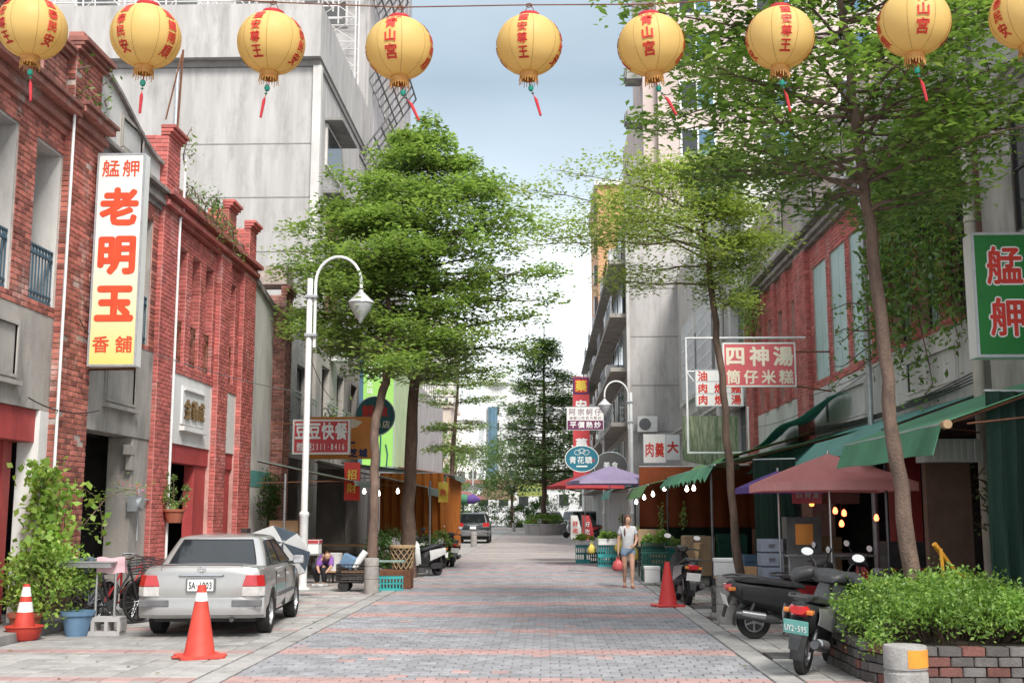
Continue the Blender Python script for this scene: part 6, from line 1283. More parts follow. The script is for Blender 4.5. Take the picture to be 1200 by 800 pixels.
lamp('white hooked street lamp in front of the concrete wall with the air conditioner', (3.85, 52, 0), -1)
lamp('white hooked street lamp rising behind the lilac umbrella', (3.2, 64, 0), -1)
fl = MB(); fl.tube([(-6.3, 100, 0), (-6.3, 100, 5.6), (-6.1, 100, 6.1), (-5.5, 100, 6.3)], [.09, .06, .05, .04], 8); fl.cbox((-5.3, 100, 6.28), (.6, .2, .1)); tag(fl.build('street_lamp', 'white_paint', smooth=True), 'slim pale lamp post far off beside the bright green tree', 'street lamp')
# ------------------------------------------------------------------ lanterns on a wire
mt, n_, l_, b_ = newmat('lantern_skin'); b_.inputs['Roughness'].default_value = .55
g_ = n_.new('ShaderNodeNewGeometry'); nz_ = n_.new('ShaderNodeTexNoise'); nz_.inputs['Scale'].default_value = 5; l_.new(g_.outputs['Position'], nz_.inputs['Vector'])
rp_ = n_.new('ShaderNodeValToRGB'); l_.new(nz_.outputs['Fac'], rp_.inputs[0]); rp_.color_ramp.elements[0].color = (.84, .58, .19, 1); rp_.color_ramp.elements[1].color = (.9, .66, .25, 1)
l_.new(rp_.outputs[0], b_.inputs['Base Color']); tr_ = n_.new('ShaderNodeBsdfTranslucent'); l_.new(rp_.outputs[0], tr_.inputs[0]); ms_ = n_.new('ShaderNodeMixShader'); ms_.inputs[0].default_value = .4; l_.new(b_.outputs[0], ms_.inputs[1]); l_.new(tr_.outputs[0], ms_.inputs[2]); l_.new(ms_.outputs[0], n_['Material Output'].inputs[0])
mat('lantern_seam', (.35, .2, .05), .6, (.3, .17, .05), 5); mat('tassel_red', (.5, .04, .05), .8, (.4, .03, .04), 20); mat('bead_green', (.02, .25, .18), .3, (.02, .2, .15), 9); mat('gold_trim', (.5, .2, .05), .5, (.55, .3, .08), 25)
LAN = ['leftmost yellow lantern above the brick parapet, cut by the frame top', 'second yellow lantern, above the grey rounded parapet', 'third yellow lantern, in front of the bare concrete wall', 'fourth yellow lantern, before the scaffolded tower edge', 'fifth yellow lantern, alone against open sky', 'sixth yellow lantern, at the edge of the pinkish block', 'seventh yellow lantern, before the leaves of the leaning tree', 'eighth yellow lantern, above the leaning tree trunk', 'last yellow lantern at the frame corner by the grey house']
LAN[0] = 'first yellow lantern of the row, above the brick parapet'
words_ = [('靈安尊王', '國泰民安'), ('國泰民安', '風調雨順'), ('靈安尊王', '國泰民安'), ('青山宮', '風調雨順'), ('靈安尊王', '國泰民安'), ('青山宮', '風調雨順'), ('靈安尊王', '國泰民安'), ('青山宮', '風調雨順'), ('青山宮', '國泰民安')]
RL, HL = .315, .29
def lantern(i, c, turn, tilt):
    t = thing('paper_lantern', LAN[i], 'lantern', c, 0, 'yellow lanterns strung over the street'); t.rotation_euler = (tilt[0], tilt[1], turn)
    nr = 66; prof = []
    for k in range(nr + 1):
        a = -math.pi / 2 * .9 + math.pi * .9 * k / nr; prof.append(((RL + (.0035 if k % 2 else -.0035)) * math.cos(a) ** .92, HL * math.sin(a)))
    b = MB(); b.lathe(prof, 40); sk = b.build('skin', 'lantern_skin', t, smooth=70)
    for k in range(8):
        a = 2 * math.pi * k / 8 + .35; b = MB(); b.tube([((RL + .002) * math.cos(q) ** .92 * math.cos(a), (RL + .002) * math.cos(q) ** .92 * math.sin(a), HL * math.sin(q)) for q in np.linspace(-1.38, 1.38, 15)], .0022, 4); b.build('seam', 'lantern_seam', sk)
    b = MB(); b.lathe([(.1, HL * .96), (.105, HL * 1.0), (.1, HL * 1.08), (.075, HL * 1.09), (.075, HL * .96)], 20); b.build('top_ring', 'tassel_red', t, smooth=True)
    b = MB(); b.lathe([(.085, -HL * .97), (.09, -HL * 1.0), (.085, -HL * 1.12), (.08, -HL * 1.22), (.06, -HL * 1.22), (.06, -HL * .97)], 20); b.build('bottom_collar', 'gold_trim', t, smooth=True)
    b = MB()
    for k in range(22): a = 2 * math.pi * k / 22; b.cyl((.085 * math.cos(a), .085 * math.sin(a), -HL * 1.1), (.092 * math.cos(a), .092 * math.sin(a), -HL * 1.3 - .015 * (k % 3)), .004, n=3)
    b.build('fringe', 'gold_trim', t)
    sw = (random.uniform(-.06, .12), 0)
    b = MB(); b.lathe([(.004, -.02), (.02, -.01), (.028, .015), (.02, .04), (.004, .05)], 10, (sw[0] * .3, 0, -HL * 1.4 - .05)); b.lathe([(.003, 0), (.016, .012), (.003, .024)], 8, (sw[0] * .55, 0, -HL * 1.4 - .1)); b.build('bead', 'bead_green', t, smooth=True)
    b = MB(); b.tube([(0, 0, -HL * 1.2), (sw[0] * .55, 0, -HL * 1.4 - .1), (sw[0] * .8, 0, -HL * 1.4 - .13)], .004, 4); b.tube([(sw[0] * .8, 0, -HL * 1.4 - .13), (sw[0], 0, -HL * 1.4 - .16), (sw[0] * 1.6, .0, -HL * 1.4 - .32)], [.008, .016, .012], 8); b.build('tassel', 'tassel_red', t, smooth=True)
    b = MB(); b.tube([(-.07, 0, HL * 1.05), (-.02, 0, HL * 1.38), (0, 0, HL * 1.42), (.02, 0, HL * 1.38), (.07, 0, HL * 1.05)], .004, 4); b.build('hanger', 'rust', t)
    def wrap(mb, ch, bold, xo, zo, sz, az):
        for V, Fs, ly in strokes(ch, bold):
            vs = []
            for x, y in V:
                zz = zo + y * sz; lat = math.asin(max(-.97, min(.97, zz / HL))); rr = (RL + .008 + ly * .0003) * math.cos(lat) ** .92; lon = az + (xo + x * sz) / max(.12, rr)
                vs.append((rr * math.cos(lon), rr * math.sin(lon), zz))
            mb.add(vs, Fs)
    def on(ln, az, small=None):
        mb = MB(); n = len(ln); sz = .125 if n == 3 else .105
        for k, ch in enumerate(ln):
            zc = (-(k - (n - 1) / 2)) * sz * 1.12
            wrap(mb, ch, .03, 0, zc, sz, az)
        if n == 3:
            for q in range(3): wrap(mb, '艋', 0, (q - 1) * .055, HL * .78, .05, az)
        mb.build('lettering', 'ink_red', sk, fix=False)
    a0 = -math.pi / 2
    for q in range(4): on(words_[i][q % 2], a0 + q * math.pi / 2)
    return t
LP = [(38, 33, 78, -.55), (171, 43, 80, -.42), (318, 51, 78, -.25), (468, 57, 78, -.15), (620, 53, 76, -.2), (763, 53, 77, -.2), (914, 45, 78, .0), (1071, 28, 82, -.05), (1204, 18, 84, .3)]
LPOS = [(-4.841, 10.214, 6.23), (-3.673, 10.001, 6.039), (-2.581, 10.302, 6.086), (-1.37, 10.344, 6.038), (-.146, 10.649, 6.185), (1.025, 10.545, 6.127), (2.231, 10.436, 6.134), (3.329, 9.943, 6.047), (4.247, 9.724, 6.018)]
for i, c in enumerate(LPOS): lantern(i, c, LP[i][3], (random.uniform(-.03, .03), random.uniform(-.07, .05)))
wv = MB(); P = [(-7.5, 11.2, 7.0)] + [(c[0], c[1], c[2] + HL * 1.42) for c in LPOS] + [(6.5, 9.9, 6.5)]
for dz in (0, .012): wv.tube([(p[0], p[1] + dz * 2, p[2] + dz) for p in P], .006, 5)
for p in P[1:-1]: wv.tube([(p[0] + .03 * math.cos(a) * (1 + .3 * math.sin(3 * a)), p[1] + .012, p[2] + .02 * math.sin(a)) for a in np.linspace(0, 6.28, 9)], .005, 4)
tag(wv.build('lantern_wire', 'rust'), 'twisted wire across the street carrying the yellow lanterns', 'wire')
cb = MB()
for (p, q, sag) in (((-7.3, 18.6, 4.6), (-5.5, 26.1, 4.4), .12), ((-5.4, 26.1, 4.4), (-7.2, 31.0, 4.4), .1)): cb.tube([(p[0] + (q[0] - p[0]) * f, p[1] + (q[1] - p[1]) * f, p[2] + (q[2] - p[2]) * f - sag * 4 * f * (1 - f)) for f in np.linspace(0, 1, 9)], .008, 4)
tag(cb.build('cable', 'plastic_grey'), 'thin cable slung from the tall white sign past the lamp post', 'cable')
# ------------------------------------------------------------------ street furniture and market goods
mat('cone_orange', (.62, .075, .05), .55, (.52, .055, .04), 5, dirt=.25)
mat('cone_red', (.55, .05, .05), .5, (.48, .04, .04), 5, dirt=.2)
mat('bollard_stone', (.36, .34, .32), .9, (.27, .255, .24), 9, bump=.4, bscale=60, dirt=.25)
mat('teal_plastic', (.06, .42, .42), .45, (.05, .35, .35), 5, dirt=.15)
mat('green_plastic', (.03, .13, .1), .5, (.025, .1, .08), 5, dirt=.2)
mat('foam_white', (.78, .78, .77), .8, (.72, .72, .71), 8)
mat('cardboard', (.40, .27, .16), .9, (.33, .22, .13), 4, dirt=.2)
mat('plywood', (.45, .27, .14), .7, (.38, .22, .11), 6, stretch=(8, 8, 1))
mat('wicker', (.42, .29, .16), .8, (.32, .22, .12), 14)
mat('steel', (.5, .5, .5), .3, (.4, .4, .4), 4, metal=.7)
mat('awn_green', (.14, .38, .22), .7, (.11, .31, .18), 1.6, dirt=.35, cloth=.3, bump=.5, bscale=9)
mat('awn_teal', (.17, .42, .36), .7, (.14, .34, .3), 1.6, dirt=.35, cloth=.3, bump=.5, bscale=9)
mat('awn_pale', (.36, .47, .42), .6, (.28, .38, .34), 1.6, dirt=.3, cloth=.3, bump=.5, bscale=9)
mat('awn_lime', (.22, .42, .17), .7, (.17, .34, .13), 1.6, dirt=.25, cloth=.3, bump=.5, bscale=9)
mat('tarp_orange', (.58, .20, .04), .6, (.48, .155, .03), 1.4, dirt=.2, cloth=.3, bump=.5, bscale=9)
mat('tarp_rust', (.3, .07, .025), .7, (.23, .055, .02), 1.2, dirt=.25, cloth=.3, bump=.5, bscale=9)
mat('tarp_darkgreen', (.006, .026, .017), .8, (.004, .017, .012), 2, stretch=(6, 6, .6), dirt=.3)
mat('umb_red', (.62, .10, .11), .7, (.56, .085, .095), 2, dirt=.1, cloth=.3, bump=.5, bscale=9)
mat('umb_faded', (.88, .45, .43), .75, (.83, .38, .37), 2, dirt=.1, cloth=.3, bump=.5, bscale=9)
mat('umb_lilac', (.52, .44, .62), .7, (.45, .38, .55), 2, dirt=.08, cloth=.3, bump=.5, bscale=9)
mat('umb_purple', (.20, .12, .42), .7, (.16, .1, .35), 2, cloth=.3, bump=.5, bscale=9)
mat('umb_pink', (.62, .3, .31), .7, (.55, .25, .26), 2, dirt=.08, cloth=.3, bump=.5, bscale=9)
mat('umb_white', (.75, .75, .74), .7, (.68, .68, .68), 2, dirt=.1, cloth=.3, bump=.5, bscale=9)
mat('umb_stripe', (.10, .13, .16), .7, (.08, .1, .13), 2)
mat('bag_yellow', (.72, .6, .12), .4, (.62, .5, .1), 8); mat('bag_red', (.6, .12, .12), .4, (.5, .09, .09), 8); mat('bag_pink', (.68, .45, .48), .35, (.6, .36, .4), 5); mat('bag_clear', (.62, .63, .66), .3, (.5, .52, .55), 6)
mat('hose_orange', (.55, .26, .03), .5, (.45, .2, .02), 6)
mat('bulb', (1, .93, .8), .4, (1, .93, .8), 2, emit=7.); mat('bulb_red', (1, .12, .05), .4, (1, .2, .06), 2, emit=2.5); mat('bulb_orange', (1, .35, .08), .4, (1, .3, .06), 2, emit=1.2)
def cone(label, x, y, h, m, bands, basin=False, rz=.3):
    t = thing('traffic_cone', label, 'traffic cone', (x, y, 0), rz, 'traffic cones'); s_ = h / .8
    b = MB()
    if basin: b.lathe([(.17, 0), (.2, .03), (.24, .17), (.26, .18), (.24, .19), (.2, .1), (.01, .09)], 20)
    else: b.prism([(-.22, -.26), (.22, -.26), (.26, -.22), (.26, .22), (.22, .26), (-.22, .26), (-.26, .22), (-.26, -.22)], 0, .035, 'z'); b.box(-.32, -.06, .01, -.25, .06, .03); b.box(.25, -.06, .01, .32, .06, .03)
    b.build('base', m, t, bevel=0 if basin else .008, smooth=basin)
    b = MB(); b.lathe([(.185 * s_, .03), (.17 * s_, .06), (.052 * s_, h * .93), (.045 * s_, h), (.03 * s_, h), (.035 * s_, h * .9), (.01, h * .88)], 24); bd = b.build('cone_body', m, t, smooth=50)
    for z0, z1 in bands:
        rr = lambda z: (.17 + (.052 - .17) * (z * h - .06) / (h * .93 - .06)) * s_ + .003
        b = MB(); b.lathe([(rr(z0) - .004, z0 * h), (rr(z0), z0 * h), (rr(z1), z1 * h), (rr(z1) - .004, z1 * h)], 24); b.build('reflective_band', 'plate_white', bd, smooth=True)
    return t
cone('orange cone with one white collar standing behind the silver car', -4.12, 13.95, .84, 'cone_orange', [(.78, .9)], rz=.5)
cone('white banded orange cone in a red basin by the leafy bush', -7.05, 15.75, .74, 'cone_orange', [(.5, .68), (.78, .95)], True)
cone('plain red cone standing in front of the dark scooter', 2.22, 21.65, .8, 'cone_red', [], rz=.2)
def bollard(label, x, y, orange=False, h=.74, r_=.155):
    t = thing('bollard', label, 'bollard', (x, y, 0), random.random(), 'round stone bollards')
    b = MB(); b.lathe([(r_, 0), (r_, h * .38), (r_ * .93, h * .39), (r_ * .93, h * .41), (r_, h * .42), (r_, h * .74), (r_ * .93, h * .75), (r_ * .93, h * .77), (r_, h * .78), (r_, h * .985), (r_ * .96, h), (.01, h * 1.01)], 28); b.build('post', 'bollard_stone', t, smooth=40)
    if orange:
        t.rotation_euler = (0, 0, 0); a0, a1 = R(-100), R(-20); b = MB(); b.sheet(lambda u, v: ((r_ + .003) * math.cos(a0 + (a1 - a0) * u), (r_ + .003) * math.sin(a0 + (a1 - a0) * u), h * (.8 + .17 * v)), 14, 2, thick=.002); b.build('reflector', mat('reflect_orange', (.72, .3, .04), .4, (.65, .25, .04), 14), t)
    return t
bollard('stone bollard with an orange patch in front of the brick planter', 2.62, 8.75, True)
bollard('stone bollard beside the round block tree ring', 2.78, 18.3); bollard('stone bollard behind the dark scooter and red cone', 2.75, 23.2)
bollard('stone bollard in front of the pale leaning trunk', -3.71, 24.8); bollard('stone bollard between the two left hand scooters'.replace('left hand ', 'stall side '), -3.45, 35.2); bollard('small stone bollard near the parked black car', -3.6, 58); bollard('lone far stone bollard before the bushes', -2.9, 104)
# round ring of blocks at the slender tree
rt = thing('tree_ring', 'round ring of rough grey blocks around the slender tree foot', 'planter', (3.15, 19.35, 0))
b = MB(); b.lathe([(.4, 0), (.4, .5), (.3, .5), (.3, .4), (.01, .4)], 24); b.build('core', 'mortar', rt)
for j in range(5):
    for k in range(16):
        a = 2 * math.pi * (k + (j % 2) * .5) / 16; o = bpy.data.objects.new('brick', blk['planter_brick']); COL.objects.link(o); o.parent = rt; o.location = (.4 * math.cos(a), .4 * math.sin(a), .055 + j * .1); o.rotation_euler = (0, 0, a + math.pi / 2 + random.gauss(0, .02)); o.scale = (.15, .1, .09)
b = MB(); b.lathe([(.46, 0), (.48, .02), (.48, .09), (.4, .1)], 24); b.build('plinth', 'bollard_stone', rt)
def crate(label, x, y, z, w_, d, h, m, rz=0, group='plastic crates by the stalls', name='plastic_crate'):
    t = thing(name, label, 'crate', (x, y, z), rz, group); b = MB(); th = .012
    b.box(-w_ / 2, -d / 2, 0, w_ / 2, d / 2, .015); b.build('floor', m, t)
    for ax in (0, 1):
        for s_ in (-1, 1):
            b = MB(); L_ = (w_ if ax == 0 else d) / 2
            def bx(a0, a1, z0, z1, e=0):
                if ax == 0: b.box(a0, s_ * d / 2 - (th if s_ > 0 else 0) - e, z0, a1, s_ * d / 2 + (0 if s_ > 0 else th) + e, z1)
                else: b.box(s_ * w_ / 2 - (th if s_ > 0 else 0) - e, a0, z0, s_ * w_ / 2 + (0 if s_ > 0 else th) + e, a1, z1)
            k = L_ - (.0 if ax == 0 else th)
            bx(-k, k, h * .86, h, .006); bx(-k, k, 0.015, h * .16); bx(-k, k, h * .48, h * .56)
            n = max(4, int(2 * k / .07))
            for i in range(n + 1): a = -k + 2 * k * i / n; bx(max(-k, a - .012), min(k, a + .012), h * .16, h * .86)
            b.build('side_lattice', m, t)
    return t
def greens(label, x, y, z, rx, ry, rz_, m='leaf_bright', n=500, leaf=.09, name='vegetables'):
    t = thing(name, label, 'vegetables', (x, y, z), world=True); C = np.concatenate([np.array([x + rng.uniform(-rx, rx), y + rng.uniform(-ry, ry), z + rng.uniform(0, rz_)]) + rng.normal(size=(n // 12, 3)) * .05 for i in range(12)])
    C[:, 2] = np.maximum(C[:, 2], z + .01); leaf_mesh('foliage', C, leaf, m, t, up=.35, aspect=.6); return t
crate('bright teal crate on the pavement at the tree foot', -3.45, 25.9, 0, .56, .4, .3, 'teal_plastic', .1)
crate('teal crate stacked lowest under the greens at the far stall', 1.95, 37.4, 0, .62, .45, .33, 'teal_plastic'); crate('teal crate on top of its stack at the far stall', 1.95, 37.4, .335, .62, .45, .33, 'teal_plastic')
crate('turquoise crate at the road edge of the far stall', 1.25, 40, 0, .5, .4, .6, 'teal_plastic'); crate('dark green crate beside the turquoise one', 1.75, 39.9, 0, .5, .4, .36, 'green_plastic')
crate('dark green crate at the bottom beside the walking woman', 2.72, 29.5, 0, .66, .5, .36, 'green_plastic'); crate('dark green crate stacked above another beside the woman', 2.72, 29.5, .365, .66, .5, .36, 'green_plastic'); crate('dark green crate topmost, holding leafy greens by the woman', 2.78, 30.2, .73, .66, .5, .2, 'green_plastic')
crate('teal crate behind the dark scooter at the stall', 3.4, 30.4, .5, .6, .45, .33, 'teal_plastic')
def foam(label, x, y, z, w_, d, h, name='foam_box', m='foam_white'):
    b = MB(); b.box(x - w_ / 2, y - d / 2, z, x + w_ / 2, y + d / 2, z + h * .8); b.box(x - w_ / 2 - .012, y - d / 2 - .012, z + h * .8, x + w_ / 2 + .012, y + d / 2 + .012, z + h); return tag(b.build(name, m, bevel=.015), label, 'box')
foam('white foam box on the ground beside the dark green crates', 2.5, 27.9, .06, .36, .3, .38); foam('white foam box of greens on the far teal crates', 1.95, 37.3, .672, .6, .42, .2); foam('white foam box on the small stool near the tree ring', 3.08, 20.3, .62, .36, .32, .3)
foam('white foam tray on the turquoise crate', 1.25, 39.8, .61, .5, .4, .16)
greens('leafy greens piled on the far foam box', 1.95, 37.2, .87, .3, .2, .16); greens('pale vegetables spread on the foam tray', 1.3, 39.7, .78, .25, .2, .12, 'leaf_pothos'); greens('leafy greens heaped on the crate behind the woman', 2.8, 30.1, .93, .3, .22, .2); greens('green vegetables on the stall behind the dark scooter', 3.5, 30.2, .84, .4, .25, .16, 'leaf_mid'); greens('bundles of herbs at the back of the far stall', 2.5, 38.6, .9, .5, .3, .3, 'leaf_mid')
def table(label, x0, x1, y0, y1, h, m='cardboard', lm='steel_dark', name='stall_table', th=.04):
    t = thing(name, label, 'table', ((x0 + x1) / 2, (y0 + y1) / 2, 0), world=True); b = MB(); b.box(x0, y0, h - th, x1, y1, h); b.build('table_top', m, t, bevel=.006)
    for x in (x0 + .05, x1 - .05):
        for y in (y0 + .05, y1 - .05): b = MB(); b.box(x - .018, y - .018, 0, x + .018, y + .018, h - th); b.build('leg', lm, t)
    return t
table('vegetable stall table behind the woman', 2.45, 4.3, 30.6, 31.8, .82, 'green_plastic'); table('long stall table under the lilac umbrella', 2.1, 3.4, 38, 41, .85, 'plywood'); table('low stool under the white foam box', 2.9, 3.26, 20.12, 20.48, .615, 'plywood', 'plywood', 'stool')
greens('cabbage leaves on the vegetable stall table', 3.4, 31.1, .83, .8, .4, .15, 'leaf_pothos', 700); 
b = MB(); b.box(-.35, 0, 0, .35, .01, .45, T=Matrix.Translation((2.75, 30.55, .83)) @ Matrix.Rotation(R(-14), 4, 'X')); tag(b.build('cardboard_sheet', 'cardboard'), 'sheet of brown cardboard propped on the stall behind the woman', 'cardboard')
def bag(label, c, r_, h, m, name='plastic_bag', handles=True):
    t = thing(name, label, 'bag', c); rg = []; sd_ = random.random() * 6
    for f, k in ((0, .55), (.12, .95), (.35, 1.05), (.6, .95), (.8, .6), (.92, .28), (1, .32)):
        rg.append([Vector((r_ * k * math.cos(a) * (1 + .13 * math.sin(3 * a + sd_ + 4 * f)), r_ * .72 * k * math.sin(a) * (1 + .13 * math.sin(4 * a + sd_)), h * f + .02 * math.sin(5 * a + sd_) * f)) for a in np.linspace(0, 2 * math.pi, 16, endpoint=False)])
    b = MB(); b.loft(rg); b.build('sack', m, t, smooth=80)
    if handles:
        for s_ in (-1, 1): b = MB(); b.tube([(s_ * r_ * .25, 0, h * .95), (s_ * r_ * .3, 0, h * 1.1), (0, 0, h * 1.24)], .008, 5); b.build('handle', m, t)
    return t
bag('yellow plastic bag hanging at the stall beside the woman', (2.28, 36.0, .5), .17, .36, 'bag_yellow'); bag('second yellow plastic bag hanging close behind the woman', (2.5, 33.6, .35), .16, .4, 'bag_yellow'); bag('small yellow bag on the crate by the far stall', (1.45, 37.5, .4), .13, .3, 'bag_yellow')
bag('pinkish knotted rubbish bag lying by the brick planter', (6.05, 13.3, .12), .3, .5, 'bag_pink', 'rubbish_bag', False); bag('clear knotted rubbish bag beside the planter', (5.75, 14.5, .0), .32, .5, 'bag_clear', 'rubbish_bag', False)
# parasols
def parasol(label, c, half, zt, drop, m, m2=None, n=4, rz=.1, pole=True, ribs=True, valance=.1, name='market_umbrella', tilt=(0, 0), striped=False):
    t = thing(name, label, 'umbrella', (c[0], c[1], c[2]), rz, 'market umbrellas'); t.rotation_euler = (tilt[0], tilt[1], rz); k = n
    rim = [Vector((half[0] * math.cos(2 * math.pi * (i + .5) / k) * math.sqrt(2 if n == 4 else 1), half[1] * math.sin(2 * math.pi * (i + .5) / k) * math.sqrt(2 if n == 4 else 1), zt - drop)) for i in range(k)]; ap = Vector((0, 0, zt))
    for i in range(k):
        p, q = rim[i], rim[(i + 1) % k]; b = MB()
        def fn(u, v):
            e = p.lerp(q, u); s_ = ap.lerp(e, v); s_.z += .03 * drop * math.sin(math.pi * v) + .03 * drop * (4 * u * (1 - u)) * v; return s_
        b.sheet(fn, 6, 8, thick=.004)
        b.sheet(lambda u, v: p.lerp(q, u) * 1.0 + Vector((0, 0, .03 * drop * 4 * u * (1 - u) - valance * v)), 6, 1, thick=.004)
        b.build('canopy_panel', (m2 if (m2 and i % 2) else m), t, smooth=True)
        if ribs: b = MB(); b.tube([ap - Vector((0, 0, .04)), ap.lerp(p, .5) - Vector((0, 0, .05 * drop + .02)), p - Vector((0, 0, .015))], .01, 5); b.build('rib', 'steel_dark', t)
    if pole: b = MB(); b.cyl((0, 0, 0), (0, 0, zt + .05), .02, n=10); b.build('pole', 'steel', t, smooth=True); b = MB(); b.lathe([(.22, 0), (.22, .04), (.05, .08), (.03, .3)], 16); b.build('foot', 'steel_dark', t, smooth=True)
    return t
parasol('large square faded red market umbrella above the food cart', (4.38, 18.1, 0), (1.04, 1.0), 2.6, .46, 'umb_faded', rz=.02, valance=.13)
parasol('purple umbrella corner poking out behind the red umbrella', (4.05, 20.4, 0), (.6, .6), 2.42, .3, 'umb_purple', rz=.1)
parasol('lilac square umbrella over the vegetable stall', (2.05, 37.4, 0), (1.2, 1.2), 3.18, .5, 'umb_lilac', rz=.15)
parasol('red umbrella half hidden behind the lilac one', (1.35, 40.5, 0), (1.05, 1.1), 3.05, .45, 'umb_red', rz=.3)
parasol('faded pink umbrella far off behind the parked black car', (-6.3, 78, 0), (2.3, 1.6), 3.35, .7, 'umb_pink', n=8, rz=.2)
parasol('peach pointed market tent before the far bushes', (-5.0, 118, 0), (2.0, 2.0), 5.6, 2.6, mat('tent_peach', (.62, .46, .3), .7, (.56, .4, .26), 2), n=4, rz=.0)
t = thing('folded_umbrella', 'rolled umbrella with red, green and purple panels on the stall near the black car', 'umbrella', (-5.0, 70, 2.0), world=True)
for (a, c, m) in ((-6.0, -5.3, 'umb_red'), (-5.3, -4.75, 'awn_green'), (-4.75, -4.0, 'umb_purple')):
    b = MB(); b.tube([(a, 70, 2.45), ((a + c) / 2, 70, 2.5), (c, 70, 2.45)], [.24 if m != 'umb_red' else .12, .3, .3 if m != 'umb_purple' else .08], 12); b.build('roll', m, t, smooth=60)
b = MB(); b.cyl((-5.0, 70, 0), (-5.0, 70, 2.4), .05); b.build('post', 'steel_dark', t)
parasol('grey and white striped umbrella tilted low behind the silver car', (-5.25, 22.2, .62), (.62, .62), .85, .3, 'umb_white', 'umb_stripe', n=8, rz=.3, valance=.05, tilt=(R(50), R(18)))
# awnings
def awning(label, edge_x, wall_x, y0, y1, z_e, z_w, m, drop=.3, scallop=False, arms=True, name='awning', sag=.05, slope=.0):
    t = thing(name, label, 'awning', ((edge_x + wall_x) / 2, (y0 + y1) / 2, z_e), world=True); n = max(4, int((y1 - y0) * 3))
    b = MB(); b.sheet(lambda u, v: (edge_x + (wall_x - edge_x) * v, y0 + (y1 - y0) * u, z_e + (z_w - z_e) * v - sag * math.sin(math.pi * v) * abs(math.sin(math.pi * u * 3))), n, 6, thick=.01); b.build('canopy', m, t, smooth=True)
    s_ = 1 if edge_x > wall_x else -1
    b = MB(); b.sheet(lambda u, v: (edge_x + s_ * (.012 + slope * v) + .02 * math.sin(u * 23) * v, y0 + (y1 - y0) * u, z_e + .005 - drop * v * (1 - (.28 * abs(math.sin(u * n * 1.57)) if scallop else .04 * math.sin(u * 9)))), n * 3, 3, thick=.006); b.build('valance', m, t, smooth=True)
    if arms:
        for y in np.linspace(y0 + .1, y1 - .1, max(2, int((y1 - y0) / 2.2))): b = MB(); b.tube([(edge_x, y, z_e - .03), (wall_x, y, z_w - .03)], .018, 5); b.tube([(edge_x - s_ * .3, y, z_e), (wall_x, y, z_w - .55)], .012, 5); b.build('arm', 'rust', t)
        b = MB(); b.cyl((edge_x, y0, z_e - .012), (edge_x, y1, z_e - .012), .022, n=6); b.build('front_rail', 'galvanised', t)
    return t
AE = awning('green shop awning nearest the frame edge, behind the leaning trunk', 4.4, 6.48, 12.9, 17.1, 2.68, 3.42, 'awn_green', .36, slope=.12)
b = MB(); b.lathe([(.001, -.06), (.05, -.06), (.05, .06), (.001, .06)], 14, T=Matrix.Translation((4.42, 12.86, 2.66)) @ Matrix.Rotation(R(90), 4, 'X')); b.build('roller_end', 'cardboard', AE)
awning('long teal green awning running above the red umbrella', 5.2, 6.48, 17.4, 27.5, 3.0, 3.45, 'awn_teal', .42, slope=.45); awning('mid green awning between the scalloped strip and the light cloth', 4.3, 6.4, 27.8, 33.5, 3.0, 3.6, 'awn_lime', .4, slope=.4); awning('green scalloped awning strip behind the slender tree', 3.25, 6.4, 22.4, 31, 2.62, 3.35, 'awn_green', .36, True, slope=.2)
awning('light green cloth awning above the hanging light bulbs', 2.75, 6.3, 31.4, 37, 2.45, 3.3, 'awn_lime', .36, slope=.2); awning('turquoise awning beyond the lilac umbrella', 2.5, 6.3, 44, 50, 2.55, 3.3, 'awn_teal', .35, slope=.15)
rg_ = thing('torn_awning', 'crumpled turquoise tarpaulin sagging below the brick windows', 'tarpaulin', (5.9, 28, 3.6), world=True)
b = MB(); b.sheet(lambda u, v: (6.42 - .9 * v, 24.5 + 7 * u, 3.75 + .45 * (1 - u) - .35 * v + .1 * math.sin(9 * u + 4 * v) * (1 - v * .4)), 22, 6, thick=.008); b.build('cloth', 'awn_teal', rg_, smooth=True)
awning('pale green sheet awning over the fast food shop', -4.6, -7.0, 27.8, 31.2, 2.45, 2.95, 'awn_pale', .12); awning('pale green sheet awning at the orange tarpaulin stall', -3.35, -6.6, 32.8, 38, 2.4, 3.15, 'awn_pale', .22); awning('second pale sheet roof above the orange stall', -3.0, -6.8, 38.2, 43, 2.9, 3.35, 'awn_pale', .15)
rf = MB(); rf.sheet(lambda u, v: (-3.6 - 3.6 * v, 43.2 + 6 * u, 3.1 + .5 * v + (.03 if int(u * 60) % 2 else 0)), 60, 2, thick=.01); tag(rf.build('sheet_roof', 'rust'), 'rusty corrugated sheet roof beyond the orange tarpaulin', 'roof')
def drape(label, p0, p1, z0, z1, m, folds=7, amp=.06, name='tarpaulin', cut=None):
    t = thing(name, label, 'tarpaulin', (p0[0], p0[1], z0), world=True); d = Vector((p1[0] - p0[0], p1[1] - p0[1], 0)); nn = Vector((-d.y, d.x, 0)).normalized()
    def fn(u, v):
        zz = z0 + (z1 - z0) * v if not cut else (z0 + cut * (1 - u)) + (z1 - z0 - cut * (1 - u)) * v
        p = Vector((p0[0], p0[1], zz)) + d * u + nn * (amp * math.sin(folds * 2 * math.pi * u + .6 * math.sin(3 * v)) * (1 - .5 * v) + .03 * math.sin(5 * v)); return p
    b = MB(); b.sheet(fn, folds * 8, 8, thick=.006); b.build('cloth', m, t, smooth=True)
    b = MB(); b.cyl((p0[0], p0[1], z1 + .01), (p1[0], p1[1], z1 + .01), .015, n=6); b.build('rail', 'galvanised', t); return t
drape('dark green curtain hanging in the arcade behind the planter', (4.95, 13.1), (6.6, 13.4), .55, 3.05, 'tarp_darkgreen', 9, .07, 'curtain', cut=.0)
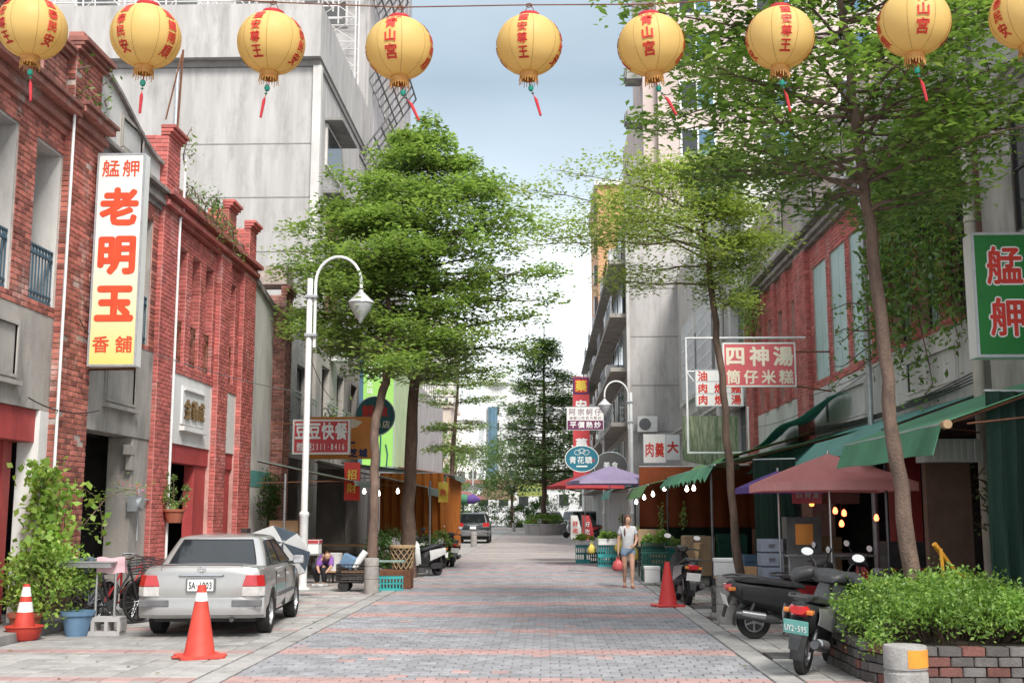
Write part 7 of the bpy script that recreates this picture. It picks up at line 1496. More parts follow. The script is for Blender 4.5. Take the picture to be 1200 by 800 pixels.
drape('dark green curtain along the arcade edge by the grey house', (6.35, 13.5), (6.45, 16.6), .5, 3.2, 'tarp_darkgreen', 9, .06, 'curtain')
drape('bright orange tarpaulin closing the end of the stall under the trees', (-5.4, 37.6), (-3.3, 37.4), .9, 2.95, 'tarp_orange', 8, .09); drape('orange tarpaulin side sheet along the stall edge', (-3.25, 37.6), (-3.15, 42.6), .6, 2.85, 'tarp_orange', 8, .06)
drape('rust brown tarpaulin behind the hanging light bulbs', (2.9, 36.2), (6.4, 36.2), 1.25, 3.1, 'tarp_rust', 5, .06); drape('added dark sheet standing in for the shade below the rust tarpaulin', (2.9, 36.35), (6.5, 36.35), .05, 1.6, 'tarp_darkgreen', 5, .05); drape('rust brown tarpaulin side sheet above the vegetable tables', (6.3, 31.5), (6.3, 36), 1.2, 3.2, 'tarp_rust', 5, .05)  # the lower dark sheet is added to imitate the shade under the stall
drape('dull green net curtain hanging beside the food cart', (4.0, 22.5), (4.75, 22.2), .9, 2.7, 'tarp_darkgreen', 4, .04)
pc = MB(); pc.sheet(lambda u, v: (3.5 + 1.4 * u, 29.6 + .15 * math.sin(4 * u), 3.0 + 1.15 * v - .25 * (1 - v) * u), 8, 6, thick=.01); tag(pc.build('plastic_screen', mat('screen_leafy', (.06, .10, .055), .6, (.26, .28, .19), 3, stretch=(7, 7, .9)), smooth=True), 'mottled green plastic screen below the white menu sign', 'screen')
# hanging bulbs
def bulbs(spots, group):
    for x, y, z, l_ in spots:
        t = thing('light_bulb', l_, 'light bulb', (x, y, z), 0, group); b = MB(); b.lathe([(.004, -.055), (.035, -.04), (.047, 0), (.034, .045), (.02, .075), (.018, .1)], 14); b.build('globe', 'bulb', t, smooth=True)
        b = MB(); b.cyl((0, 0, .095), (0, 0, .16), .025, n=8); b.cyl((0, 0, .16), (0, 0, .45), .005, n=4); b.build('socket', 'plastic_black', t)
bulbs([(3.05, 33.3, 2.2, 'lit bulb hanging lowest in front of the rust tarpaulin'), (2.9, 34.5, 2.12, 'lit bulb nearest the light green cloth edge'), (3.35, 33.0, 2.35, 'lit bulb hanging higher beside the lowest one'), (3.62, 30, 2.28, 'lit bulb under the scalloped awning, first of a close pair'), (3.8, 30, 2.3, 'lit bulb under the scalloped awning, second of a close pair'), (2.75, 35.6, 2.0, 'small lit bulb farthest under the light green cloth'.replace('farthest', 'deepest'))], 'lit bulbs over the vegetable stalls')
bulbs([(-4.95, 31.5, 2.25, 'lit bulb behind the red paper banner'), (-4.6, 31.8, 2.2, 'lit bulb beside the leaning trunk under the sheet awning'), (-4.35, 34, 2.3, 'lit bulb between the two tree trunks')], 'lit bulbs in the fast food stall')
# food cart under the red umbrella
fc_ = thing('food_cart', 'stainless steel food cart standing in the dark under the red umbrella', 'food cart', (4.7, 20.5, 0), world=True)
b = MB(); b.box(4.15, 20.2, .45, 4.95, 20.9, .95); b.build('body', 'steel', fc_, bevel=.01); b = MB(); b.box(4.1, 20.1, .951, 5.6, 21.0, .99); b.build('counter', 'steel', fc_, bevel=.006)
b = MB(); b.box(4.15, 20.3, .991, 4.75, 20.7, 1.62); b.build('cabinet', 'window_dusty', fc_, bevel=.01)
for x in (4.2, 4.9, 5.5): b = MB(); b.cyl((x, 20.5, 0), (x, 20.5, .95), .025); b.build('leg', 'steel', fc_)
b = MB(); b.box(4.3, 20.28, 1.15, 4.6, 20.299, 1.5); b.build('poster', 'sign_orange', fc_)
for i, (x, z, m) in enumerate(((5.0, 1.72, 'bulb_red'), (5.15, 1.68, 'bulb_red'), (5.1, 1.5, 'bulb_red'), (4.6, 1.85, 'bulb_orange'), (5.7, 1.6, 'bulb_red'))):
    b = MB(); b.lathe([(.005, -.05), (.035, -.04), (.045, 0), (.03, .05), (.01, .07)], 10, (x, 20.3, z)); b.cyl((x, 20.3, z + .06), (x, 20.3, 2.6), .004, n=4, m=1); tag(b.build('heat_lamp', [m, 'plastic_black'], smooth=True), ('glowing red lamp hanging over the food cart', 'glowing red lamp beside the first over the cart', 'low glowing red lamp over the cart counter', 'orange heat lamp above the glass cabinet', 'dim red lamp deep in the arcade')[i], 'lamp')
paper('red menu sheet hanging above the food cart', 4.25, 4.75, 20.2, 1.85, 2.3, 'sign_rose', [('滷肉飯', 0, .1, .12, dict(step=.14)), ('四神湯', 0, -.08, .12, dict(step=.14))], 'ink_cream'); paper('dim grey menu sheet beside the red one', 4.8, 5.5, 20.6, 1.85, 2.35, 'arcade_wall', [('米糕魯蛋', 0, 0, .11, dict(step=.13))], 'sign_rose')
dr = thing('drawer_stack', 'pale blue plastic drawer unit beside the food cart', 'drawers', (3.95, 20.6, 0), world=True)
for i in range(4): b = MB(); b.box(3.72, 20.4, .3 + i * .24, 4.1, 20.8, .52 + i * .24); d_ = b.build('drawer', mat('drawer_blue', (.30, .34, .42), .5, (.25, .29, .36), 5) if i == 0 else 'drawer_blue', dr, bevel=.012); b = MB(); b.box(3.86, 20.37, .4 + i * .24, 3.96, 20.399, .44 + i * .24); b.build('handle', 'plastic_grey', d_)
b = MB(); b.box(3.72, 20.4, 0, 4.1, 20.8, .298); b.build('base_box', 'cardboard', dr)
b = MB(); b.box(3.38, 20.3, .02, 3.62, 20.34, .78, T=Matrix.Rotation(R(0), 4, 'X')); tag(b.build('wood_board', 'plywood', bevel=.004), 'plain wooden board standing upright beside the slender trunk', 'board')
ct = thing('hand_cart', 'brown cardboard loaded hand cart behind the dark scooter', 'cart', (3.6, 27.5, 0), world=True)
b = MB(); b.box(3.2, 27.2, .25, 3.9, 27.9, 1.15); b.build('box', 'cardboard', ct, bevel=.02); b = MB(); b.tube([(3.5, 27.1, .2), (3.5, 27.1, .95), (3.85, 27.1, .95), (3.85, 27.1, .2)], .015, 6); b.tube([(3.5, 27.1, .6), (3.85, 27.1, .6)], .012, 6); b.build('frame', 'grey_metal', ct)
for x in (3.3, 3.8): b = MB(); b.lathe([(.01, -.03), (.1, -.03), (.1, .03), (.01, .03)], 16, T=Matrix.Translation((x, 27.2, .1)) @ Matrix.Rotation(R(90), 4, 'Y')); b.build('wheel', 'rubber', ct)
br = MB(); br.lathe([(.02, 0), (.03, .3), (.09, .55), (.11, .6)], 12, (2.95, 23.1, .5)); tag(br.build('straw_broom', 'wicker'), 'straw broom head leaning by the second bollard', 'broom')
for x, y, z, l_ in ((1.25, 60, 0, 'white and red promotion flag on a stand far along the stalls'), (1.75, 57, 0, 'red and white promotion flag, larger and nearer of the two')):
    t = thing('flag_banner', l_, 'flag', (x, y, 0), world=True); b = MB(); b.cyl((x, y, 0), (x, y, 1.6), .02); b.build('pole', 'steel', t)
    b = MB(); b.sheet(lambda u, v: (x + .02 + .55 * u * (1 - .4 * v * v), y + .05 * math.sin(5 * v + 3 * u), .35 + 1.2 * v), 5, 8, thick=.006); b.build('cloth', 'sign_white' if x < 1.5 else 'sign_red', t, smooth=True); lettering(t, 'ink_red' if x < 1.5 else 'ink_white', [('好吃', 0, 0, .28, dict(step=.36, vertical=True, bold=.02))], FC((x + .25, y - .07, .95)))
rp = thing('round_planter', 'round concrete planter holding the tall tiered tree', 'planter', (-.1, 90.3, 0)); b = MB(); b.lathe([(1.5, 0), (1.7, .75), (1.75, .78), (1.7, .82), (1.5, .82), (1.4, .7), (.01, .7)], 26); b.build('wall', 'concrete', rp, smooth=40)
bushy('shrub', 'low green shrub around the tiered tree in the round planter', (-.1, 90.3, 1.1), 1.6, 1.5, .5, .16, 'leaf_bright', 2200, 'shrub', clumps=36, base=(-.1, 90.3, .7))
# things in the right arcade by the planter
hs = MB(); hs.tube([(4.35, 13.25, 1.35), (4.6, 13.4, 1.05), (5.0, 13.8, .88), (5.4, 14.0, .83), (5.7, 14.0, .86), (5.85, 14.0, 1.0)], .03, 8); hs.tube([(4.4, 13.2, 1.3), (4.42, 13.2, .9), (4.45, 13.2, .5)], .02, 6); tag(hs.build('safety_rope', 'hose_orange', smooth=True), 'thick orange rope slung from the leaning trunk to the arcade', 'rope')
bb = MB(); bb.box(5.05, 15.6, .12, 5.65, 15.75, 2.35); tag(bb.build('partition_board', mat('board_brown', (.16, .095, .065), .8, (.12, .07, .05), 4, dirt=.3), bevel=.01), 'brown board partition in the arcade behind the leaning trunk', 'board')
ac = MB(); ac.box(5.0, 15.4, 2.36, 5.75, 15.8, 2.66)
for i in range(8): ac.box(5.02 + i * .09, 15.385, 2.38, 5.07 + i * .09, 15.4, 2.64)
tag(ac.build('roller_shutter_box', 'foam_white'), 'pale ribbed box fixed above the brown partition board', 'box')
gb = MB(); gb.box(5.95, 13.6, .12, 6.4, 14.2, .78); gb.box(5.93, 13.58, .78, 6.42, 14.22, .82); tag(gb.build('utility_box', 'plastic_grey', bevel=.02), 'grey utility box at the frame edge beside the rubbish bags', 'box')
acu = thing('air_conditioner', 'white outdoor air conditioner on the concrete wall', 'air conditioner', (4.85, 55.6, 5.4), world=True)
b = MB(); b.box(4.4, 55.3, 5.5, 5.35, 55.75, 6.25); b.build('case', 'white_paint', acu, bevel=.03); b = MB(); b.lathe([(.001, 0), (.26, 0), (.28, .02), (.26, .03), (.001, .03)], 24, T=Matrix.Translation((4.75, 55.29, 5.88)) @ Matrix.Rotation(R(90), 4, 'X')); b.build('fan_grille', 'plastic_grey', acu)
for x in (4.5, 5.25): b = MB(); b.tube([(x, 55.98, 5.48), (x, 55.3, 5.48), (x, 55.98, 5.1)], .025, 5); b.build('bracket', 'galvanised', acu)
# left: rack with cloths, block, stall goods
rk = thing('drying_rack', 'steel rack with cloths standing in a grey hollow block', 'rack', (-6.3, 16.4, 0), world=True)
b = MB()
for z0, z1 in ((0, .06), (.19, .25)): b.box(-6.55, 16.3, z0, -5.95, 16.55, z1)
for x in (-6.55, -6.36, -6.17, -5.99): b.box(x, 16.3, .06, x + .05, 16.55, .19)
b.build('hollow_block', 'concrete', rk); 
for x in (-6.35, -6.08): b = MB(); b.cyl((x, 16.42, .2), (x, 16.42, 1.02), .02); b.build('post', 'steel', rk, smooth=True)
b = MB(); b.box(-6.85, 16.25, .93, -6.1, 16.75, 1.0); b.box(-6.9, 16.2, 1.0, -6.05, 16.8, 1.02); b.build('tray', 'steel', rk, bevel=.008)
b = MB(); b.cyl((-6.9, 16.42, 1.05), (-6.0, 16.42, 1.05), .012); b.build('rail', 'steel', rk)
for x0, x1, m, l_ in ((-6.35, -5.95, 'bag_pink', 0), (-6.8, -6.4, 'umb_stripe', 0)):
    b = MB(); b.sheet(lambda u, v: (x0 + (x1 - x0) * u, 16.42 + .035 * math.cos(math.pi * 2 * v) + .12 * (v - .5), 1.07 + .012 * math.sin(9 * u) - .22 * abs(v - .5) * 2), 8, 8, thick=.006); tag(b.build('cloth', m, smooth=True), 'pinkish cloth hung over the steel rack' if m == 'bag_pink' else 'dark cloth hung over the steel rack', 'cloth')
lg = thing('cart_load', 'black wire basket cart with blue tub and white roll by the tree', 'cart', (-4.15, 25.6, 0), world=True)
b = MB()
for z in np.linspace(.22, .58, 6): b.tube([(-4.55, 25.3, z), (-3.95, 25.3, z), (-3.95, 25.9, z), (-4.55, 25.9, z), (-4.55, 25.3, z)], .012, 4)
for k in range(8): b.cyl((-4.55 + k * .0857, 25.3, .22), (-4.55 + k * .0857, 25.3, .58), .007, n=4); b.cyl((-4.55, 25.3 + k * .0857, .22), (-4.55, 25.3 + k * .0857, .58), .007, n=4)
b.box(-4.55, 25.3, .2, -3.95, 25.9, .22); b.build('basket', 'black_iron', lg)
for y in (25.35, 25.85): b = MB(); b.lathe([(.01, -.03), (.12, -.03), (.12, .03), (.01, .03)], 16, T=Matrix.Translation((-4.4, y, .12)) @ Matrix.Rotation(R(90), 4, 'X')); b.build('wheel', 'rubber', lg)
b = MB(); b.box(-4.5, 25.4, .5, -4.2, 25.75, .78, T=Matrix.Translation((-4.35, 25.6, .6)) @ Matrix.Rotation(R(25), 4, 'Y') @ Matrix.Translation((4.35, -25.6, -.6))); tag(b.build('blue_tub', 'blue_pot', bevel=.03), 'tilted blue plastic tub in the wire basket cart', 'tub')
b = MB(); b.tube([(-4.2, 25.5, .5), (-3.95, 25.5, .85)], .075, 14); tag(b.build('white_roll', 'foam_white', smooth=True), 'white roll sticking out of the wire basket cart', 'roll')
wb = thing('wicker_basket', 'tall woven wicker basket beside the tree trunk', 'basket', (-3.28, 26.6, .42), world=True)
b = MB(); b.lathe([(.2, 0), (.27, .5), (.25, .5), (.18, .02), (.01, .02)], 20, (-3.28, 26.6, .42)); b.build('lining', 'dark_wood', wb)
for k in range(12):
    for sg in (-1, 1): b = MB(); b.tube([((-3.28 + (.212 + .07 * f) * math.cos(2 * math.pi * k / 12 + sg * 1.4 * f)), 26.6 + (.212 + .07 * f) * math.sin(2 * math.pi * k / 12 + sg * 1.4 * f), .43 + .5 * f) for f in np.linspace(0, 1, 8)], .013, 5); b.build('strand', 'wicker', wb)
b = MB(); b.lathe([(.27, .47), (.3, .48), (.3, .53), (.27, .54)], 22, (-3.28, 26.6, .42)); b.build('rim', 'wicker', wb, smooth=True)
pr_ = MB(); pr_.cbox((-3.4, 26.6, .21), (.7, .6, .42)); tag(pr_.build('wood_case', 'rust', bevel=.02), 'low rusty case carrying the wicker basket', 'case')
gt = MB(); gt.box(-3.95, 25.5, .62, -3.1, 25.75, .66, T=None); tag(gt.build('green_tray', 'awn_pale', bevel=.008), 'flat pale green tray lying across the case edge by the trunk', 'tray')
for i, (x, y, h, rr, l_) in enumerate(((-4.3, 33.0, .8, .5, 'leafy potted plants by the dark trunk'), (-3.6, 33.4, .75, .45, 'bushy potted plant beside the black and white scooter'), (-3.3, 36.2, .7, .4, 'potted plant at the foot of the orange tarpaulin'), (-4.2, 29.3, .7, .4, 'potted greenery between the tree trunks'))):
    bushy('potted_plant', l_, (x, y, h), rr, rr, .45, .1, 'leaf_dark' if i % 2 else 'leaf_mid', 900, 'plant', clumps=22, base=(x, y, .1)); pot('dark pot under the ' + l_.replace('potted ', ''), x, y, .22, .34, 'plastic_grey')
table('small metal stall table with a red and white box in the fast food stall', -6.0, -5.4, 27.8, 28.3, .72, 'steel', 'steel'); 
bx_ = MB(); bx_.box(-5.95, 27.85, .722, -5.45, 28.25, .95); bx_.box(-5.96, 27.84, .95, -5.44, 28.26, 1.05, 1); tag(bx_.build('cool_box', ['foam_white', 'umb_red'], bevel=.01), 'white cool box with red lid on the small metal table', 'box')
bk = MB(); bk.lathe([(.15, 0), (.19, .4), (.2, .42), (.17, .4), (.01, .02)], 18, (-5.15, 28.4, .3)); tag(bk.build('white_bucket', 'foam_white', smooth=True), 'white bucket standing on a low stand in the fast food stall', 'bucket')
table('low bench with goods inside the fast food stall', -5.3, -4.4, 28.2, 28.8, .3, 'plywood'); table('wooden table at the back of the fast food stall', -6.8, -4.8, 32.5, 33.6, .8, 'plywood', 'plywood')
for i, (x, y, z, w_, h, m, l_) in enumerate(((-6.6, 26.4, 0, .6, .75, 'cardboard', 'cardboard box standing behind the striped umbrella'), (-6.9, 28.4, .1, .7, 1.0, 'sign_orange', 'orange yellow carton beneath the fast food sign'), (-6.6, 29.4, 0, .7, 1.5, 'cardboard', 'tall cardboard stack beside the orange carton'), (-6.2, 34, 0, .8, .6, 'cardboard', 'carton on the floor of the dark stall'))): foam(l_, x, y, z, w_, .5, h, 'carton', m)
kn = MB(); kn.box(-6.75, 25.6, .0, -6.6, 25.9, 1.35); tag(kn.build('dark_panel', 'dark_wood', bevel=.01), 'dark wooden panel leaning at the red pilaster foot', 'panel')
for x, y, l_ in ((-6.15, 27.2, 'thin steel post holding the pale sheet awning beside the lamp'), (-4.65, 31.1, 'thin steel post at the awning corner by the trunks'), (-3.3, 33.0, 'rusty post carrying the awning next to the potted plants')): p_ = MB(); p_.cyl((x, y, 0), (x, y, 2.6), .03, n=8); tag(p_.build('awning_post', 'grey_metal', smooth=True), l_, 'post')
for x, y, h_, l_ in ((3.2, 22.6, 2.6, 'thin post at the near end of the scalloped awning'), (3.2, 30.8, 2.6, 'thin post at the far end of the scalloped awning'), (2.8, 36.8, 2.45, 'thin post holding the light green cloth awning'), (5.1, 17.6, 2.95, 'thin post under the long teal awning')): p_ = MB(); p_.cyl((x, y, 0), (x, y, h_), .025, n=8); tag(p_.build('awning_post', 'steel_dark', smooth=True), l_, 'post')

# small stuff: fallen leaves, cables, wall fittings
C = np.c_[rng.uniform(-7, 5.8, 420), 9 + rng.uniform(0, 1, 420) ** 1.5 * 32, np.full(420, .012)]
C = C[(np.abs(C[:, 0] + .5) > 2.2) | (rng.random(len(C)) < .25)]
leafmat('leaf_fallen', (.16, .10, .04), (.30, .24, .09), (.2, .28, .08)); fo = leaf_mesh('fallen_leaves', C, .06, 'leaf_fallen', None, up=.97); fo['kind'] = 'stuff'; fo['label'] = 'scattered fallen leaves on the paving'
def cable(label, runs, r_=.012, m='plastic_black'):
    b = MB()
    for p, q, sag in runs: b.tube([(p[0] + (q[0] - p[0]) * f, p[1] + (q[1] - p[1]) * f, p[2] + (q[2] - p[2]) * f - sag * 4 * f * (1 - f)) for f in np.linspace(0, 1, 11)], r_, 5)
    tag(b.build('cable', m), label, 'cable')
cable('bundle of black cables sagging along the wall above the teal awning', [((6.38, 17.2, 3.62 + .05 * i), (6.36, 28.2, 3.55 + .06 * i), .1 + .03 * i) for i in range(4)])
cable('thin black cables draped below the boarded windows', [((6.4, 22.4, 4.5), (6.4, 36, 4.3), .25), ((6.4, 17.3, 4.9), (6.4, 30, 4.6), .3)], .008)
cable('loose cable hanging across the brick pillar and grey plaster panel', [((-7.3, 16.0, 3.3), (-7.3, 18.6, 3.35), .12), ((-7.3, 17.6, 4.7), (-7.3, 18.9, 4.5), .15)], .01)
cable('two thin cables running to the weathered grey house', [((-7.3, 31, 4.6), (-7.4, 44, 5.0), .2), ((-5.4, 26.1, 5.2), (-7.4, 40, 5.6), .2)], .01)
for i, (y, z, l_) in enumerate(((39.5, 6.9, 'white air conditioner on the weathered grey house'), (33.3, 3.7, 'white air conditioner above the fast food stall'))):
    t = thing('air_conditioner', l_, 'air conditioner', (-7.2, y, z), world=True); b = MB(); b.box(-7.45, y, z, -7.0, y + .85, z + .6); b.build('case', 'white_paint', t, bevel=.03); b = MB(); b.lathe([(.001, 0), (.22, 0), (.24, .015), (.001, .015)], 20, T=Matrix.Translation((-7.0, y + .35, z + .3)) @ Matrix.Rotation(R(90), 4, 'Y')); b.build('fan_grille', 'plastic_grey', t)
for i, (x, z0, z1, l_) in enumerate(((-12.4, 8.4, 16.5, 'grey drain pipe running down the bare concrete gable'),)):
    b = MB(); b.tube([(x, 36.9, z0), (x, 36.9, z1)], .06, 8); tag(b.build('drain_pipe', 'galvanised', smooth=True), l_, 'pipe')
b = MB(); b.tube([(-7.55, 22.55, 8.9), (-7.5, 22.6, 11.2)], .025, 5); b.tube([(-7.52, 22.58, 11.1), (-7.7, 22.3, 9.6)], .018, 5); tag(b.build('rusty_pole', 'rust'), 'thin rusty pole standing on the brick pier behind the white sign', 'pole')

rs = random.Random(3)
for i, (x, y, z, w_, h, m, l_) in enumerate(((3.3, 33.6, 0, .6, .5, 'cardboard', 'carton on the ground beneath the lowest light bulb'), (4.1, 33.4, 0, .7, .7, 'cardboard', 'larger carton in the shade beside the vegetable stall'), (4.2, 33.4, .7, .6, .35, 'foam_white', 'white box on the shaded large carton'), (5.2, 33, 0, .8, 1.1, 'green_plastic', 'dark green bin at the back of the vegetable stall'), (2.6, 41.6, 0, .5, .5, 'cardboard', 'carton under the red umbrella edge'), (3.4, 42, 0, .6, .9, 'steel_dark', 'dark metal locker past the long stall table'), (5.9, 19.6, .12, .6, 1.1, 'steel_dark', 'dark cabinet in the arcade behind the food cart'), (5.6, 24.2, 0, .8, 1.2, 'cardboard', 'cartons stacked below the teal awning'), (4.6, 25.5, 0, .7, .8, 'blue_pot', 'blue plastic drum box below the teal awning'))): foam(l_, x, y, z, w_, .5, h, 'storage_box', m)
for i, (x, y, z, l_) in enumerate(((3.1, 31.0, 1.5, 'bunch of greens hung from the stall rail'), (3.7, 31.2, 1.55, 'second bunch of herbs hung from the stall rail'), (2.5, 38.2, 1.35, 'leafy bundle hung under the lilac umbrella'))): vine(l_, [[(x, y, z + .3), (x, y, z), (x, y, z - .25)]], 150, 'leaf_mid', .09, .09, 'hanging_herbs', cat='herbs')
table('folding table with bowls in front of the dark cabinet', 4.9, 6.0, 17.9, 18.6, .78, 'steel', 'steel_dark')
for i in range(4): b = MB(); b.lathe([(.04, 0), (.085, .06), (.09, .065), (.08, .06), (.035, .012), (.01, .012)], 16, (5.1 + i * .24, 18.2 + .1 * (i % 2), .781)); tag(b.build('bowl', ('foam_white', 'umb_red')[i % 2], smooth=True), ('first white bowl on the folding table', 'red bowl next to the first white one', 'second white bowl along the folding table', 'red bowl at the table end')[i], 'bowl', 'bowls on the folding table')
for i, (x, y, l_) in enumerate(((4.7, 17.6, 'red plastic stool beside the folding table'), (5.4, 17.4, 'red plastic stool in front of the folding table'))):
    t = thing('plastic_stool', l_, 'stool', (x, y, 0), .3 * i); b = MB(); b.box(-.15, -.15, .42, .15, .15, .45); b.build('seat', 'cone_red', t, bevel=.012)
    for sx in (-1, 1):
        for sy in (-1, 1): b = MB(); b.tube([(sx * .12, sy * .12, .42), (sx * .17, sy * .17, 0)], .02, 6); b.build('leg', 'cone_red', t)
# ------------------------------------------------------------------ people
mat('skin', (.52, .31, .22), .55, (.46, .27, .19), 6); mat('hair_brown', (.13, .05, .03), .5, (.08, .03, .02), 14, stretch=(1, 1, .2)); mat('tee_grey', (.5, .5, .51), .9, (.43, .43, .44), 9); mat('denim', (.23, .31, .42), .9, (.17, .24, .34), 12); mat('sandal', (.3, .12, .07), .6, (.24, .1, .06), 8)
mat('lips', (.45, .12, .11), .5); mat('eye_dark', (.03, .02, .02), .3); mat('shirt_purple', (.26, .12, .40), .85, (.2, .09, .32), 8); mat('trouser_dark', (.05, .05, .06), .9, (.035, .035, .04), 8)
def skin_part(name, joints, bones, m, parent, sub=2):
    """joints: {key: (x, y, z, rx, ry)}; one continuous skinned surface"""
    ks = list(joints); me = bpy.data.meshes.new(name); me.from_pydata([joints[k][:3] for k in ks], [(ks.index(a), ks.index(b)) for a, b in bones], [])
    o = bpy.data.objects.new(name, me); md = o.modifiers.new('s', 'SKIN'); md.use_smooth_shade = True
    if not me.skin_vertices: me.attributes
    me_s = me.skin_vertices if me.skin_vertices else None
    if me_s is None or len(me_s) == 0:
        bm_ = bmesh.new(); bm_.from_mesh(me); bm_.verts.layers.skin.verify(); bm_.to_mesh(me); bm_.free()
    for i, k in enumerate(ks):
        sv = me.skin_vertices[0].data[i]; sv.radius = joints[k][3:5]; sv.use_root = (i == 0)
    ss = o.modifiers.new('u', 'SUBSURF'); ss.levels = sub; ss.render_levels = sub
    ev = evaluated(o); bpy.data.objects.remove(o); ev.name = name; ev.materials.clear(); ev.materials.append(MATS[m]); ev.polygons.foreach_set('use_smooth', [True] * len(ev.polygons))
    ob = bpy.data.objects.new(name, ev); COL.objects.link(ob); ob.parent = parent; return ob
# a woman walking towards the camera, head turned aside, bag in her hand. local: she faces -y, +x is the viewer's right
W_ = thing('person', 'woman in grey T-shirt and denim shorts walking with a red bag', 'person', (1.87, 26.9, 0))
J = {'pel': (0, 0, .9, .13, .1), 'wst': (0, 0, 1.03, .105, .085), 'che': (0, .0, 1.22, .13, .095), 'nkb': (0, .01, 1.36, .065, .06), 'nk': (.0, .0, 1.42, .048, .05), 'jaw': (.01, -.015, 1.475, .058, .068), 'hd': (.01, -.005, 1.54, .075, .088), 'top': (.01, .0, 1.6, .055, .065),
     'shL': (-.15, .01, 1.33, .052, .052), 'elL': (-.215, .02, 1.07, .037, .037), 'wrL': (-.225, -.03, .84, .026, .024), 'paL': (-.225, -.04, .77, .032, .018),
     'shR': (.15, .01, 1.33, .052, .052), 'elR': (.205, .0, 1.09, .037, .037), 'wrR': (.15, -.17, .96, .026, .024), 'paR': (.1, -.21, .945, .03, .02),
     'hpL': (-.085, 0, .84, .09, .09), 'knL': (-.085, .0, .47, .055, .058), 'caL': (-.08, .07, .34, .05, .055), 'anL': (-.075, .16, .1, .032, .034), 'toL': (-.08, .03, .03, .034, .022),
     'hpR': (.085, 0, .84, .09, .09), 'knR': (.085, -.11, .48, .055, .058), 'caR': (.085, -.12, .34, .05, .055), 'anR': (.08, -.14, .08, .032, .034), 'toR': (.09, -.27, .03, .034, .022)}
BN = [('pel', 'wst'), ('wst', 'che'), ('che', 'nkb'), ('nkb', 'nk'), ('nk', 'jaw'), ('jaw', 'hd'), ('hd', 'top'), ('che', 'shL'), ('shL', 'elL'), ('elL', 'wrL'), ('wrL', 'paL'), ('che', 'shR'), ('shR', 'elR'), ('elR', 'wrR'), ('wrR', 'paR'), ('pel', 'hpL'), ('hpL', 'knL'), ('knL', 'caL'), ('caL', 'anL'), ('anL', 'toL'), ('pel', 'hpR'), ('hpR', 'knR'), ('knR', 'caR'), ('caR', 'anR'), ('anR', 'toR')]
for s_, pa, dirv in (('L', (-.225, -.04, .77), (0, -.1, -1)), ('R', (.1, -.21, .945), (-.7, -.5, -.3))):
    d = Vector(dirv).normalized(); a = Vector((0, 1, 0)) if s_ == 'L' else Vector((0, .2, 1)); a = (a - d * a.dot(d)).normalized()
    for k, (o_, ln) in enumerate(((-.024, .07), (-.008, .082), (.008, .078), (.022, .062))):
        b0 = Vector(pa) + d * .03 + a * o_; c = d.cross(a) * (.02 if s_ == 'L' else -.02)
        J[f'f{s_}{k}a'] = (*b0, .009, .009); J[f'f{s_}{k}b'] = (*(b0 + d * ln * .5 + c * .3), .0085, .0085); J[f'f{s_}{k}c'] = (*(b0 + d * ln * .85 + c * 1.4), .007, .007); BN += [('pa' + s_, f'f{s_}{k}a'), (f'f{s_}{k}a', f'f{s_}{k}b'), (f'f{s_}{k}b', f'f{s_}{k}c')]
    t0 = Vector(pa) - d * .01 - a * .03; J['t' + s_ + 'a'] = (*t0, .01, .01); J['t' + s_ + 'b'] = (*(t0 + d * .04 - a * .014), .008, .008); BN += [('pa' + s_, 't' + s_ + 'a'), ('t' + s_ + 'a', 't' + s_ + 'b')]
body = skin_part('body', J, BN, 'skin', W_)
sh = {k: J[k] for k in ('wst', 'che', 'nkb', 'shL', 'shR')}; grow = lambda j, g: (j[0], j[1], j[2], j[3] + g, j[4] + g)
T_ = {'che': grow(J['che'], .028), 'wst': grow(J['wst'], .04), 'hem': (0, 0, .9, .15, .12), 'hem2': (0, 0, .84, .15, .12), 'nkb': (0, .01, 1.35, .075, .068), 'shL': grow(J['shL'], .02), 'slL': (-.195, .015, 1.17, .062, .062), 'shR': grow(J['shR'], .02), 'slR': (.19, .005, 1.18, .062, .062)}
skin_part('t_shirt', T_, [('che', 'wst'), ('wst', 'hem'), ('hem', 'hem2'), ('che', 'nkb'), ('che', 'shL'), ('shL', 'slL'), ('che', 'shR'), ('shR', 'slR')], 'tee_grey', W_)
skin_part('shorts', {'pel': (0, 0, .9, .15, .118), 'up': (0, 0, 1.0, .12, .1), 'hpL': (-.088, 0, .82, .1, .1), 'leL': (-.1, -.008, .67, .098, .098), 'hpR': (.088, 0, .82, .1, .1), 'leR': (.102, -.02, .68, .098, .098)}, [('pel', 'up'), ('pel', 'hpL'), ('hpL', 'leL'), ('pel', 'hpR'), ('hpR', 'leR')], 'denim', W_)
b = MB(); b.lathe([(.001, .094), (.03, .088), (.06, .066), (.08, .03), (.086, -.005), (.08, -.04), (.062, -.07), (.03, -.085), (.001, -.09)], 18, T=Matrix.Translation((.004, .03, 1.556)) @ Matrix.Rotation(R(-14), 4, 'X') @ Matrix.Diagonal((1, 1.08, 1, 1))); hr = b.build('hair', 'hair_brown', W_, smooth=80)
skin_part('ponytail', {'a': (-.03, .07, 1.5, .045, .04), 'b': (-.065, .05, 1.42, .04, .035), 'c': (-.08, -.03, 1.33, .036, .03), 'd': (-.075, -.085, 1.24, .026, .022), 'e': (-.07, -.1, 1.16, .014, .012)}, [('a', 'b'), ('b', 'c'), ('c', 'd'), ('d', 'e')], 'hair_brown', hr)
b = MB(); b.lathe([(.002, -.02), (.012, -.012), (.008, .02), (.002, .03)], 8, (.035, -.095, 1.505)); b.build('nose', 'skin', W_, smooth=True)
for x in (.005, .06): b = MB(); b.lathe([(.001, -.008), (.012, 0), (.001, .008)], 8, (x, -.083, 1.54)); b.build('eye', 'eye_dark', W_, smooth=True)
